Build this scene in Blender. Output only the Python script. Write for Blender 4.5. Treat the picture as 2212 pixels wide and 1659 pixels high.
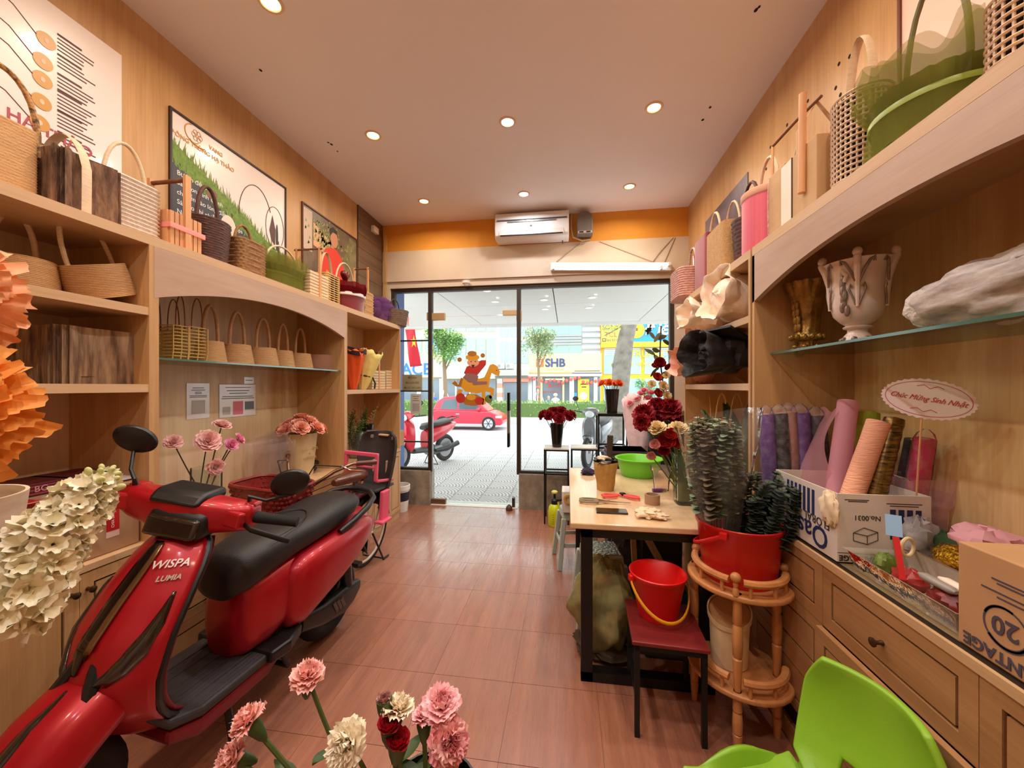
import bpy, math, random
from mathutils import Vector, Matrix, Euler
for o in list(bpy.data.objects): bpy.data.objects.remove(o)
SC=bpy.context.scene; COL=SC.collection
PI=math.pi; sin=math.sin; cos=math.cos; R=math.radians
random.seed(7)
# ------------------------------------------------------------------ camera (photo taken as 2212x1659), light, exposure
F=830.0;CX=1106.0;HY=835.0;TH=R(8.16);CT=cos(TH);ST=sin(TH);H=1.4
cam=bpy.data.cameras.new('camera'); co=bpy.data.objects.new('camera',cam); COL.objects.link(co)
cam.sensor_width=36; cam.lens=F/2212*36; cam.clip_start=.02; cam.clip_end=200
cam.shift_y=(HY-829.5)/2212
co.location=(0,0,H); co.rotation_euler=(PI/2,0,TH)
SC.camera=co
W=bpy.data.worlds.new('overcast'); SC.world=W; W.use_nodes=True
bg=W.node_tree.nodes['Background']; bg.inputs[0].default_value=(.92,.97,1,1); bg.inputs[1].default_value=4.0
VS=SC.view_settings; VS.view_transform='Standard'; VS.look='None'; VS.gamma=1; VS.use_curve_mapping=False; VS.exposure=0.0
SC.cycles.use_denoising=True
SC.cycles.max_bounces=10; SC.cycles.diffuse_bounces=5; SC.cycles.transparent_max_bounces=24; SC.cycles.sample_clamp_indirect=6
WARM_W=9.0; COOL_W=9.0
def ray(px,py):
    a=(px-CX)/F; b=(HY-py)/F
    return (a*CT-ST, a*ST+CT, b)
def on_x(px,py,X):
    r=ray(px,py); s=X/r[0]; return Vector((X,r[1]*s,H+r[2]*s))
def on_y(px,py,Y):
    r=ray(px,py); s=Y/r[1]; return Vector((r[0]*s,Y,H+r[2]*s))
def on_z(px,py,Z):
    r=ray(px,py); s=(Z-H)/r[2]; return Vector((r[0]*s,r[1]*s,Z))
def at(px,py,d):                       # point at forward distance d (metres) along the view axis
    r=ray(px,py); return Vector((r[0]*d,r[1]*d,H+r[2]*d))
# ------------------------------------------------------------------ helpers
def lin(c):
    f=lambda v:(v/255/12.92) if v/255<=.04045 else ((v/255+.055)/1.055)**2.4
    return (f(c[0]),f(c[1]),f(c[2]),1)
MATS={}
def mat(name,col=(200,200,200),rough=.5,metal=0,vary=None,bump=None,emit=None,alpha=1,coat=0,sheen=0,spec=.5,trans=0,two=None):
    if name in MATS: return MATS[name]
    m=bpy.data.materials.new(name); MATS[name]=m; m.use_nodes=True
    nt=m.node_tree; b=nt.nodes['Principled BSDF']; I=b.inputs
    I['Base Color'].default_value=lin(col); I['Roughness'].default_value=rough; I['Metallic'].default_value=metal
    I['Specular IOR Level'].default_value=spec
    if coat: I['Coat Weight'].default_value=coat; I['Coat Roughness'].default_value=.12
    if sheen: I['Sheen Weight'].default_value=sheen
    if emit: I['Emission Color'].default_value=lin(emit[0]); I['Emission Strength'].default_value=emit[1]
    if alpha<1: I['Alpha'].default_value=alpha
    if trans: I['Subsurface Weight'].default_value=trans; I['Subsurface Radius'].default_value=(.02,.012,.008); I['Subsurface Scale'].default_value=.3
    L=nt.links; N=nt.nodes
    if vary or bump:
        tc=N.new('ShaderNodeTexCoord')
    if vary:                             # vary=(col2, scale or (x,y,z), contrast 0..1)
        c2,sc,k=vary
        mp=N.new('ShaderNodeMapping'); nz=N.new('ShaderNodeTexNoise'); rp=N.new('ShaderNodeValToRGB')
        mp.inputs['Scale'].default_value=sc if isinstance(sc,tuple) else (sc,sc,sc)
        oi=N.new('ShaderNodeObjectInfo'); ad=N.new('ShaderNodeVectorMath'); ad.operation='ADD'
        ml=N.new('ShaderNodeMath'); ml.operation='MULTIPLY'; ml.inputs[1].default_value=17
        L.new(oi.outputs['Random'],ml.inputs[0]); L.new(tc.outputs['Object'],mp.inputs[0])
        L.new(mp.outputs[0],ad.inputs[0]); L.new(ml.outputs[0],ad.inputs[1]); L.new(ad.outputs[0],nz.inputs['Vector'])
        nz.inputs['Scale'].default_value=1; nz.inputs['Detail'].default_value=5; nz.inputs['Roughness'].default_value=.6
        rp.color_ramp.elements[0].position=.5-.35*(1-k)-.02; rp.color_ramp.elements[1].position=.5+.35*(1-k)+.02
        rp.color_ramp.elements[0].color=lin(col); rp.color_ramp.elements[1].color=lin(c2)
        L.new(nz.outputs['Fac'],rp.inputs[0]); L.new(rp.outputs[0],I['Base Color'])
    if bump:                             # bump=(scale or tuple, strength)
        sc,st=bump
        mp=N.new('ShaderNodeMapping'); nz=N.new('ShaderNodeTexNoise'); bp=N.new('ShaderNodeBump')
        mp.inputs['Scale'].default_value=sc if isinstance(sc,tuple) else (sc,sc,sc)
        nz.inputs['Scale'].default_value=1; nz.inputs['Detail'].default_value=3
        bp.inputs['Strength'].default_value=st; bp.inputs['Distance'].default_value=.01
        L.new(tc.outputs['Object'],mp.inputs[0]); L.new(mp.outputs[0],nz.inputs['Vector']); L.new(nz.outputs['Fac'],bp.inputs['Height'])
        L.new(bp.outputs[0],I['Normal'])
    return m
def wood(name,c1,c2,axis='z',rough=.45,fine=26,long=1.1,streak=.35,spec=.4):
    """laminate / timber: long noise streaks along one axis plus a finer grain"""
    if name in MATS: return MATS[name]
    m=bpy.data.materials.new(name); MATS[name]=m; m.use_nodes=True
    nt=m.node_tree; N=nt.nodes; L=nt.links; b=N['Principled BSDF']
    b.inputs['Roughness'].default_value=rough; b.inputs['Specular IOR Level'].default_value=spec
    tc=N.new('ShaderNodeTexCoord'); oi=N.new('ShaderNodeObjectInfo')
    ml=N.new('ShaderNodeMath'); ml.operation='MULTIPLY'; ml.inputs[1].default_value=9; L.new(oi.outputs['Random'],ml.inputs[0])
    ad=N.new('ShaderNodeVectorMath'); ad.operation='ADD'; L.new(tc.outputs['Object'],ad.inputs[0]); L.new(ml.outputs[0],ad.inputs[1])
    def nz(f,l,det):
        mp=N.new('ShaderNodeMapping'); n=N.new('ShaderNodeTexNoise')
        mp.inputs['Scale'].default_value={'x':(l,f,f),'y':(f,l,f),'z':(f,f,l)}[axis]
        n.inputs['Scale'].default_value=1; n.inputs['Detail'].default_value=det; n.inputs['Roughness'].default_value=.62
        L.new(ad.outputs[0],mp.inputs[0]); L.new(mp.outputs[0],n.inputs['Vector']); return n
    n1=nz(fine*.35,long,4); n2=nz(fine*4,long*2.5,3)
    mx=N.new('ShaderNodeMix'); mx.data_type='FLOAT'; mx.inputs[0].default_value=streak
    L.new(n1.outputs['Fac'],mx.inputs[2]); L.new(n2.outputs['Fac'],mx.inputs[3])
    rp=N.new('ShaderNodeValToRGB'); rp.color_ramp.elements[0].position=.34; rp.color_ramp.elements[1].position=.66
    rp.color_ramp.elements[0].color=lin(c2); rp.color_ramp.elements[1].color=lin(c1)
    L.new(mx.outputs[0],rp.inputs[0]); L.new(rp.outputs[0],b.inputs['Base Color'])
    bp=N.new('ShaderNodeBump'); bp.inputs['Strength'].default_value=.08; bp.inputs['Distance'].default_value=.004
    L.new(n2.outputs['Fac'],bp.inputs['Height']); L.new(bp.outputs[0],b.inputs['Normal'])
    return m
def clear(name,tint=(255,255,255),opacity=.06,rough=.03,refl=.9,frost=None):
    """thin clear sheet: see-through with a fresnel sheen; frost adds milky wrinkles"""
    if name in MATS: return MATS[name]
    m=bpy.data.materials.new(name); MATS[name]=m; m.use_nodes=True
    nt=m.node_tree; N=nt.nodes; L=nt.links
    for n in list(N): N.remove(n)
    out=N.new('ShaderNodeOutputMaterial'); tr=N.new('ShaderNodeBsdfTransparent'); gl=N.new('ShaderNodeBsdfGlossy'); df=N.new('ShaderNodeBsdfDiffuse')
    tr.inputs[0].default_value=lin(tint); gl.inputs['Roughness'].default_value=rough; gl.inputs[0].default_value=(refl,refl,refl,1)
    df.inputs[0].default_value=lin(tint)
    m1=N.new('ShaderNodeMixShader'); m2=N.new('ShaderNodeMixShader'); fr=N.new('ShaderNodeLayerWeight'); fr.inputs[0].default_value=.12
    m1.inputs[0].default_value=opacity; L.new(tr.outputs[0],m1.inputs[1]); L.new(df.outputs[0],m1.inputs[2])
    if frost:
        tc=N.new('ShaderNodeTexCoord'); nz=N.new('ShaderNodeTexNoise'); nz.inputs['Scale'].default_value=frost[0]; nz.inputs['Detail'].default_value=4
        rp=N.new('ShaderNodeMapRange'); rp.inputs[1].default_value=.4; rp.inputs[2].default_value=.75; rp.inputs[3].default_value=opacity; rp.inputs[4].default_value=frost[1]
        L.new(tc.outputs['Object'],nz.inputs['Vector']); L.new(nz.outputs['Fac'],rp.inputs[0]); L.new(rp.outputs[0],m1.inputs[0])
        bp=N.new('ShaderNodeBump'); bp.inputs['Strength'].default_value=.8; bp.inputs['Distance'].default_value=.01
        L.new(nz.outputs['Fac'],bp.inputs['Height']); L.new(bp.outputs[0],gl.inputs['Normal'])
    L.new(fr.outputs['Fresnel'],m2.inputs[0]); L.new(m1.outputs[0],m2.inputs[1]); L.new(gl.outputs[0],m2.inputs[2]); L.new(m2.outputs[0],out.inputs[0])
    return m
class MB:
    def __init__(s): s.v=[]; s.f=[]
    def add(s,vs,fs):
        n=len(s.v); s.v+= [tuple(p) for p in vs]; s.f+=[tuple(i+n for i in f) for f in fs]; return s
    def box(s,x0,x1,y0,y1,z0,z1):
        return s.add([(x0,y0,z0),(x1,y0,z0),(x1,y1,z0),(x0,y1,z0),(x0,y0,z1),(x1,y0,z1),(x1,y1,z1),(x0,y1,z1)],
                     [(0,3,2,1),(4,5,6,7),(0,1,5,4),(1,2,6,5),(2,3,7,6),(3,0,4,7)])
    def cbox(s,c,d,e=(0,0,0)):
        m=Euler(e).to_matrix(); c=Vector(c); a,b,h=d[0]/2,d[1]/2,d[2]/2
        vs=[c+m@Vector(p) for p in [(-a,-b,-h),(a,-b,-h),(a,b,-h),(-a,b,-h),(-a,-b,h),(a,-b,h),(a,b,h),(-a,b,h)]]
        return s.add(vs,[(0,3,2,1),(4,5,6,7),(0,1,5,4),(1,2,6,5),(2,3,7,6),(3,0,4,7)])
    def bar(s,a,b,w,h=None,up=(0,0,1)):
        """square bar from a to b"""
        a=Vector(a);b=Vector(b);h=h or w; d=(b-a).normalized(); u=Vector(up)
        if abs(d.dot(u))>.98: u=Vector((1,0,0))
        x=d.cross(u).normalized()*w/2; y=x.cross(d).normalized()*h/2
        vs=[a-x-y,a+x-y,a+x+y,a-x+y,b-x-y,b+x-y,b+x+y,b-x+y]
        return s.add(vs,[(0,3,2,1),(4,5,6,7),(0,1,5,4),(1,2,6,5),(2,3,7,6),(3,0,4,7)])
    def tube(s,pts,r,seg=8,closed=False,caps=True,flat=None,wrap=0):
        """tube along points; r number or list; flat=(w,h) makes an oval section with its width along 'flat[2]'"""
        P=[Vector(p) for p in pts]; n=len(P)
        rs=r if isinstance(r,(list,tuple)) else [r]*n
        T=[]
        for i in range(n):
            if closed: t=P[(i+1)%n]-P[i-1]
            else: t=P[min(i+1,n-1)]-P[max(i-1,0)]
            T.append(t.normalized() if t.length>1e-9 else Vector((0,0,1)))
        ref=Vector((0,0,1)) if abs(T[0].z)<.9 else Vector((1,0,0))
        if flat: ref=Vector(flat[2])
        nx=T[0].cross(ref).normalized(); base=len(s.v)
        for i in range(n):
            nx=(nx-T[i]*nx.dot(T[i]))
            if flat: nx=ref.cross(T[i]) if ref.cross(T[i]).length>1e-6 else nx
            nx.normalize(); ny=T[i].cross(nx).normalized()
            for k in range(seg):
                a=2*PI*k/seg
                if flat: p=P[i]+nx*cos(a)*flat[1]*(rs[i]/rs[0])+ny*sin(a)*flat[0]*(rs[i]/rs[0])
                else: p=P[i]+(nx*cos(a)+ny*sin(a))*rs[i]
                s.v.append(tuple(p))
        for i in range(n if closed else n-1):
            j=(i+1)%n
            for k in range(seg):
                l=(k+1)%seg
                s.f.append((base+i*seg+k,base+i*seg+l,base+j*seg+l,base+j*seg+k))
        if caps and not closed:
            s.f.append(tuple(base+k for k in range(seg))[::-1]); s.f.append(tuple(base+(n-1)*seg+k for k in range(seg)))
        return s
    def lathe(s,prof,seg=32,c=(0,0,0),sx=1,sy=1,mod=None,square=0,cap0=False,cap1=False):
        """profile [(r,z)] spun about z; mod(theta,i,r,z)->r; square>0 squares the plan"""
        base=len(s.v); n=len(prof)
        for i,(r,z) in enumerate(prof):
            for k in range(seg):
                a=2*PI*k/seg; rr=mod(a,i,r,z) if mod else r
                ca,sa=cos(a),sin(a)
                if square:
                    e=2/(2+square); ca=math.copysign(abs(ca)**e,ca); sa=math.copysign(abs(sa)**e,sa)
                s.v.append((c[0]+rr*ca*sx,c[1]+rr*sa*sy,c[2]+z))
        for i in range(n-1):
            for k in range(seg):
                l=(k+1)%seg
                s.f.append((base+i*seg+k,base+i*seg+l,base+(i+1)*seg+l,base+(i+1)*seg+k))
        if cap0: s.f.append(tuple(base+k for k in range(seg))[::-1])
        if cap1: s.f.append(tuple(base+(n-1)*seg+k for k in range(seg)))
        return s
    def loft(s,rings,closed=True,cap0=True,cap1=True):
        base=len(s.v); n=len(rings); k=len(rings[0])
        for r in rings: s.v+=[tuple(p) for p in r]
        for i in range(n-1):
            for j in range(k if closed else k-1):
                l=(j+1)%k
                s.f.append((base+i*k+j,base+i*k+l,base+(i+1)*k+l,base+(i+1)*k+j))
        if closed and cap0: s.f.append(tuple(base+j for j in range(k))[::-1])
        if closed and cap1: s.f.append(tuple(base+(n-1)*k+j for j in range(k)))
        return s
    def sph(s,c,r,seg=14,rg=8,sc=(1,1,1),mod=None):
        pr=[]
        base=len(s.v)
        for i in range(rg+1):
            t=PI*i/rg
            for k in range(seg):
                a=2*PI*k/seg; q=r*(mod(a,t) if mod else 1)
                s.v.append((c[0]+q*sin(t)*cos(a)*sc[0],c[1]+q*sin(t)*sin(a)*sc[1],c[2]-q*cos(t)*sc[2]))
        for i in range(rg):
            for k in range(seg):
                l=(k+1)%seg; s.f.append((base+i*seg+k,base+i*seg+l,base+(i+1)*seg+l,base+(i+1)*seg+k))
        return s
    def prism(s,pts,fn,t):
        """outline of 2-D points; fn(u,v,w)->xyz ; w runs 0..t"""
        n=len(pts); b=len(s.v)
        s.v+=[tuple(fn(u,v,0)) for u,v in pts]+[tuple(fn(u,v,t)) for u,v in pts]
        s.f.append(tuple(b+i for i in range(n))[::-1]); s.f.append(tuple(b+n+i for i in range(n)))
        for i in range(n):
            j=(i+1)%n; s.f.append((b+i,b+j,b+n+j,b+n+i))
        return s
    def flat(s,pts): return s.add(pts,[tuple(range(len(pts)))])
    def grid(s,fn,nu,nv):
        b=len(s.v)
        for j in range(nv+1):
            for i in range(nu+1): s.v.append(tuple(fn(i/nu,j/nv)))
        for j in range(nv):
            for i in range(nu):
                q=b+j*(nu+1)+i; s.f.append((q,q+1,q+nu+2,q+nu+1))
        return s
    def mesh(s,name,m,smooth=None,angle=40):
        me=bpy.data.meshes.new(name); me.from_pydata(s.v,[],s.f); me.validate(); me.update()
        import bmesh as _b
        b=_b.new(); b.from_mesh(me); _b.ops.recalc_face_normals(b,faces=b.faces); b.to_mesh(me); b.free()
        if smooth:
            me.polygons.foreach_set('use_smooth',[True]*len(me.polygons)); me.set_sharp_from_angle(angle=R(angle))
        if m: me.materials.append(m)
        return me
    def build(s,name,m,parent=None,smooth=None,bevel=0,solid=0,angle=40,world=False,loc=None,sub=0,bseg=2,**tags):
        if world and parent is not None:
            w=Vector((0,0,0)); p=parent
            while p is not None: w+=p.location; p=p.parent
            s.v=[(x-w.x,y-w.y,z-w.z) for x,y,z in s.v]
        o=bpy.data.objects.new(name,s.mesh(name,m,smooth,angle)); COL.objects.link(o)
        if parent is not None: o.parent=parent
        if loc is not None: o.location=loc
        if solid:
            md=o.modifiers.new('s','SOLIDIFY'); md.thickness=solid; md.offset=0
        if bevel:
            md=o.modifiers.new('b','BEVEL'); md.width=bevel; md.segments=bseg; md.limit_method='ANGLE'; md.angle_limit=R(40)
        if sub:
            md=o.modifiers.new('u','SUBSURF'); md.levels=sub; md.render_levels=sub
        for k,v in tags.items(): o[k]=v
        return o
def tag(o,label,cat=None,group=None,kind=None):
    if label: o['label']=label
    if cat: o['category']=cat
    if group: o['group']=group
    if kind: o['kind']=kind
    return o
def thing(name,label,cat,loc=(0,0,0),rz=0,group=None):
    o=bpy.data.objects.new(name,None); COL.objects.link(o); o.empty_display_size=.05
    o.location=loc; o.rotation_euler=(0,0,rz)
    return tag(o,label,cat,group)
def struct(o): o['kind']='structure'; return o
def dup(root,loc=None,rz=None,label=None,group=None,scale=None,rot=None):
    r=root.copy(); COL.objects.link(r)
    if loc is not None: r.location=loc
    if rz is not None: r.rotation_euler=(0,0,rz)
    if rot is not None: r.rotation_euler=rot
    if scale is not None: r.scale=(scale,)*3 if not isinstance(scale,tuple) else scale
    if label: r['label']=label
    if group: r['group']=group
    for ch in list(root.children):
        c=ch.copy(); COL.objects.link(c); c.parent=r
        for g in list(ch.children):
            d=g.copy(); COL.objects.link(d); d.parent=c
    return r
def sub(root,me,name,m=None,loc=(0,0,0),rot=(0,0,0),scale=1):
    """child that shares mesh data"""
    o=bpy.data.objects.new(name,me); COL.objects.link(o); o.parent=root; o.location=loc; o.rotation_euler=rot
    o.scale=(scale,)*3 if not isinstance(scale,tuple) else scale
    return o
def text(s,size,m,parent,loc,rot,name='lettering',align='CENTER',ext=.0006,width=1,shear=0,bold=0,space=1):
    cu=bpy.data.curves.new(name,'FONT'); cu.body=s; cu.size=size; cu.align_x=align; cu.align_y='CENTER'; cu.extrude=ext; cu.shear=shear; cu.offset=bold; cu.space_character=space
    cu.resolution_u=3
    t=bpy.data.objects.new('t',cu); COL.objects.link(t)
    bpy.context.view_layer.update()
    me=bpy.data.meshes.new_from_object(t); bpy.data.objects.remove(t); bpy.data.curves.remove(cu)
    me.name=name; me.materials.clear(); me.materials.append(m)
    o=bpy.data.objects.new(name,me); COL.objects.link(o); o.parent=parent; o.location=loc; o.rotation_euler=rot; o.scale=(width,1,1)
    return o
RL=(PI/2,0,PI/2); RR=(PI/2,0,-PI/2); RB=(PI/2,0,0)       # text facing +X, -X, -Y
def arc(c,r,a0,a1,n,ax='xz',ry=None):
    """points on an arc in the given plane"""
    ry=ry or r; out=[]
    for i in range(n+1):
        a=a0+(a1-a0)*i/n; u,v=r*cos(a),ry*sin(a)
        out.append({'xz':(c[0]+u,c[1],c[2]+v),'yz':(c[0],c[1]+u,c[2]+v),'xy':(c[0]+u,c[1]+v,c[2])}[ax])
    return out
def jig(k=1.0): return (random.random()-.5)*2*k
# ------------------------------------------------------------------ palette
XL=-2.204; XR=1.288; YB=4.35; ZC=3.33; YF=-1.7
XLF=-1.775; XRF=.86; ZT=2.05; HL=.735; HR=.82
m_lam=wood('laminate_vertical',(208,164,112),(184,138,88),'z',.42)
m_lamd=wood('laminate_back_panel',(242,208,152),(206,160,100),'z',.5,fine=18,long=.7,streak=.25)
m_lamdl=wood('laminate_back_panel_left',(238,212,176),(204,170,130),'z',.5,fine=18,long=.7,streak=.25)
m_lamh=wood('laminate_horizontal',(184,138,92),(158,112,70),'y',.42)
m_val=wood('valance_laminate',(196,164,140),(176,142,116),'y',.4,fine=14,streak=.2)
m_edge=wood('shelf_edge_banding',(214,176,134),(196,156,112),'y',.42)
m_dark=wood('dark_plank_cladding',(128,100,76),(96,72,54),'y',.5)
m_groove=mat('dark_routed_groove',(48,26,18),.7)
m_knob=mat('antique_bronze',(88,66,44),.35,.8)
m_ceil=mat('ceiling_paint',(238,228,222),.8,vary=((232,222,216),1.2,.2))
m_orange=mat('orange_wall_paint',(232,160,52),.7,vary=((220,146,44),3,.3))
m_cream=mat('cream_wall_paint',(212,194,172),.7,vary=((204,184,160),4,.3))
m_cement=mat('cement_dado',(168,156,136),.8,vary=((122,112,96),7,.5),bump=(30,.2))
m_frame=mat('dark_bronze_window_frame',(60,50,42),.45,.3)
m_glass=clear('window_glass',(250,253,252),.015)
m_green=clear('shelf_glass',(214,232,222),.06)
m_gedge=mat('green_glass_edge',(70,110,92),.15,0,coat=.5)
m_white=mat('white_plastic',(236,232,226),.35)
m_black=mat('black_plastic',(22,20,20),.4)
m_blackm=mat('black_painted_metal',(20,18,18),.4,.2)
m_chrome=mat('chrome',(200,198,192),.15,1)
m_brass=mat('aged_brass_fitting',(196,166,124),.35,.6)
# ------------------------------------------------------------------ floor, ceiling, walls
def floor_mat():
    m=bpy.data.materials.new('reddish_wood_look_tile'); m.use_nodes=True; MATS['floor']=m
    nt=m.node_tree; N=nt.nodes; L=nt.links; b=N['Principled BSDF']
    tc=N.new('ShaderNodeTexCoord'); oi=N.new('ShaderNodeObjectInfo'); ge=N.new('ShaderNodeNewGeometry')
    def nz(src,sc,det):
        mp=N.new('ShaderNodeMapping'); n=N.new('ShaderNodeTexNoise'); mp.inputs['Scale'].default_value=sc
        n.inputs['Scale'].default_value=1; n.inputs['Detail'].default_value=det; n.inputs['Roughness'].default_value=.65
        L.new(src,mp.inputs[0]); L.new(mp.outputs[0],n.inputs['Vector']); return n
    g1=nz(ge.outputs['Position'],(22,1.6,1),5); g2=nz(ge.outputs['Position'],(120,5,1),3); big=nz(ge.outputs['Position'],(1.3,.8,1),2)
    rp=N.new('ShaderNodeValToRGB'); e=rp.color_ramp.elements; e[0].position=.3; e[1].position=.7
    e[0].color=lin((136,84,64)); e[1].color=lin((182,122,96))
    mx=N.new('ShaderNodeMix'); mx.data_type='FLOAT'; mx.inputs[0].default_value=.4
    L.new(g1.outputs['Fac'],mx.inputs[2]); L.new(g2.outputs['Fac'],mx.inputs[3]); L.new(mx.outputs[0],rp.inputs[0])
    hs=N.new('ShaderNodeHueSaturation'); mr=N.new('ShaderNodeMapRange'); mr.inputs[3].default_value=.93; mr.inputs[4].default_value=1.06
    L.new(oi.outputs['Random'],mr.inputs[0]); L.new(mr.outputs[0],hs.inputs['Value']); L.new(rp.outputs[0],hs.inputs['Color']); L.new(hs.outputs[0],b.inputs['Base Color'])
    # worn, streaky gloss along the grain
    wr=N.new('ShaderNodeMath'); wr.operation='MULTIPLY'; b.inputs['Specular IOR Level'].default_value=.75; b.inputs['Coat Weight'].default_value=.45; b.inputs['Coat Roughness'].default_value=.16; L.new(g2.outputs['Fac'],wr.inputs[0]); L.new(big.outputs['Fac'],wr.inputs[1])
    mr2=N.new('ShaderNodeMapRange'); mr2.inputs[1].default_value=.16; mr2.inputs[2].default_value=.36; mr2.inputs[3].default_value=.46; mr2.inputs[4].default_value=.13
    L.new(wr.outputs[0],mr2.inputs[0]); L.new(mr2.outputs[0],b.inputs['Roughness'])
    bp=N.new('ShaderNodeBump'); bp.inputs['Strength'].default_value=.12; bp.inputs['Distance'].default_value=.003
    L.new(g2.outputs['Fac'],bp.inputs['Height']); L.new(bp.outputs[0],b.inputs['Normal'])
    return m
m_floor=floor_mat()
fl=struct(MB().box(XL-.1,XR+.1,YF-.1,YB+.22,-.13,-.006).build('floor',mat('floor_grout',(120,78,60),.8)))
TS=.39; tile=MB().box(.0005,TS-.0005,.001,TS-.001,-.012,0).mesh('floor_tile',m_floor)
ny=0; y=1.80-9*TS
while y<YB+.1:
    for i in range(9):
        o=sub(fl,tile,'floor_tile',loc=(XL+i*TS,y,0))
    y+=TS
ce=struct(MB().box(XL-.1,XR+.1,YF-.1,YB+.2,ZC,ZC+.1).build('ceiling',m_ceil))
hole=MB().lathe([(0,0),(.012,0)],10).mesh('drill_hole',mat('drill_hole_black',(20,14,12),.9))
for px,py in [(563,152),(709,308),(716,312),(729,327),(1518,259),(1534,232),(1640,15),(1633,22)]:
    p=on_z(px,py,ZC-.0015); o=sub(ce,hole,'drill_hole',loc=p,scale=random.uniform(.5,1.0)); o.scale.y*=1.4
struct(MB().box(XL-.12,XL,YF-.1,YB+.2,0,ZC).build('wall_left',m_lam))
struct(MB().box(XR,XR+.12,YF-.1,YB+.2,0,ZC).build('wall_right',m_lam))
struct(MB().box(XL,XR,YF-.12,YF,0,ZC).build('wall_front',m_cream))
wb=struct(MB().box(XL,XR,YB,YB+.2,3.01,ZC).build('wall_back',m_orange))
MB().box(XL,XR,YB-.012,YB+.2,2.65,3.01).build('lintel',m_cream,wb)
MB().box(XL,XR,YB+.01,YB+.2,2.575,2.65).build('window_reveal',mat('reveal_plaster',(206,190,170),.8),wb)
MB().box(XL,-2.105,YB,YB+.2,0,2.6).build('left_pier',m_cream,wb)
MB().box(1.155,XR,YB,YB+.2,0,2.6).build('right_pier',m_cream,wb)
for nm,a,b in [('dado',-2.105,-1.605),('dado',-.545,1.155)]:
    MB().box(a,b,YB-.005,YB+.16,0,.40).build(nm,m_cement,wb)
# dark plank cladding beside the storefront
cl=struct(MB().box(XL,XL+.006,3.80,YB,2.0,ZC).build('trim_1',m_groove))
for k in range(9):
    z=2.0+k*.148
    MB().box(XL,XL+.012,3.802,YB,z+.001,min(z+.146,ZC)).build('plank',m_dark,cl)
# ------------------------------------------------------------------ storefront
def frame_rect(mb,x0,x1,z0,z1,w,y0,y1):
    mb.box(x0,x0+w,y0,y1,z0,z1).box(x1-w,x1,y0,y1,z0,z1).box(x0+w,x1-w,y0,y1,z1-w,z1).box(x0+w,x1-w,y0,y1,z0,z0+w)
w1=thing('window_1',None,None,(-1.85,4.42,.4)); struct(w1)
mb=MB(); frame_rect(mb,-2.105,-1.595,.385,2.575,.045,4.39,4.45); mb.build('window_frame',m_frame,w1,world=True)
for z in (1.952,1.345,.737): MB().box(-2.06,-1.64,4.405,4.435,z-.008,z+.008).build('glazing_bar',m_frame,w1,world=True)
for a,b in ((.43,.729),(.745,1.337),(1.353,1.944),(1.96,2.53)):
    MB().box(-2.06,-1.64,4.417,4.423,a,b).build('pane',m_glass,w1,world=True)
w2=thing('window_2',None,None,(.3,4.42,.4)); struct(w2)
mb=MB(); frame_rect(mb,-.575,1.155,.385,2.575,.045,4.39,4.45); mb.build('window_frame',m_frame,w2,world=True)
for a,b in ((-.53,.278),(.281,1.11)): MB().box(a,b,4.417,4.423,.43,2.53).build('pane',m_glass,w2,world=True)
w3=thing('window_3',None,None,(-1.08,4.42,2.24)); struct(w3)
MB().box(-1.595,-.575,4.39,4.45,2.53,2.575).build('window_frame',m_frame,w3,world=True)
MB().box(-1.595,-.575,4.417,4.423,2.245,2.53).build('pane',m_glass,w3,world=True)
d1=thing('door_1',None,None,(-1.59,4.42,0)); struct(d1)
MB().box(-1.59,-.58,4.415,4.427,.012,2.235).build('door_pane',m_glass,d1,world=True)
for px in (-1.66,-.83):
    pass
MB().box(-1.66,-1.44,4.395,4.447,2.19,2.275).box(-1.66,-1.60,4.395,4.447,2.275,2.285).build('patch_fitting',m_brass,d1,world=True,bevel=.004)
MB().box(-.74,-.52,4.395,4.447,2.225,2.285).box(-.58,-.52,4.395,4.447,2.16,2.225).build('patch_fitting',m_brass,d1,world=True,bevel=.004)
MB().box(-1.60,-1.43,4.395,4.447,.0,.062).build('patch_fitting',mat('brown_fitting',(120,88,60),.4,.5),d1,world=True,bevel=.004)
MB().box(-.63,-.60,4.395,4.447,.0,.11).build('door_clip',m_frame,d1,world=True)
for yy in (4.385,4.455):
    h=MB().tube([(-.672,yy,.70),(-.672,yy,1.33)],.014,10).build('door_handle',mat('black_door_pull',(26,22,20),.25,.6),d1,smooth=True,world=True)
    MB().tube([(-.672,yy,.86),(-.672,yy,1.12)],.0155,10).build('sleeve',m_chrome,h,smooth=True,world=True)
for zz in (.82,1.22): MB().tube([(-.672,4.385,zz),(-.672,4.455,zz)],.008,8).build('handle_post',m_chrome,d1,smooth=True,world=True)
# door stop: round ball on the floor
p=on_z(1097,1108,0); t=thing('door_stop','small round brown door stop on floor by glass door','door stop',(p.x,4.30,0))
MB().lathe([(.0,0),(.036,0),(.04,.012),(.034,.04),(.018,.058),(0,.062)],16).build('body',mat('brown_rubber',(92,60,46),.4),t,smooth=True)
MB().lathe([(.0,.058),(.01,.062),(.008,.07),(0,.071)],10).build('cap',m_chrome,t,smooth=True)
MB().box(-1.60,-.56,4.36,4.56,-.02,.004).build('threshold',mat('pale_stone_sill',(226,222,212),.5),struct(thing('trim_2',None,None,(-1,4.45,0))),world=True)
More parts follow.
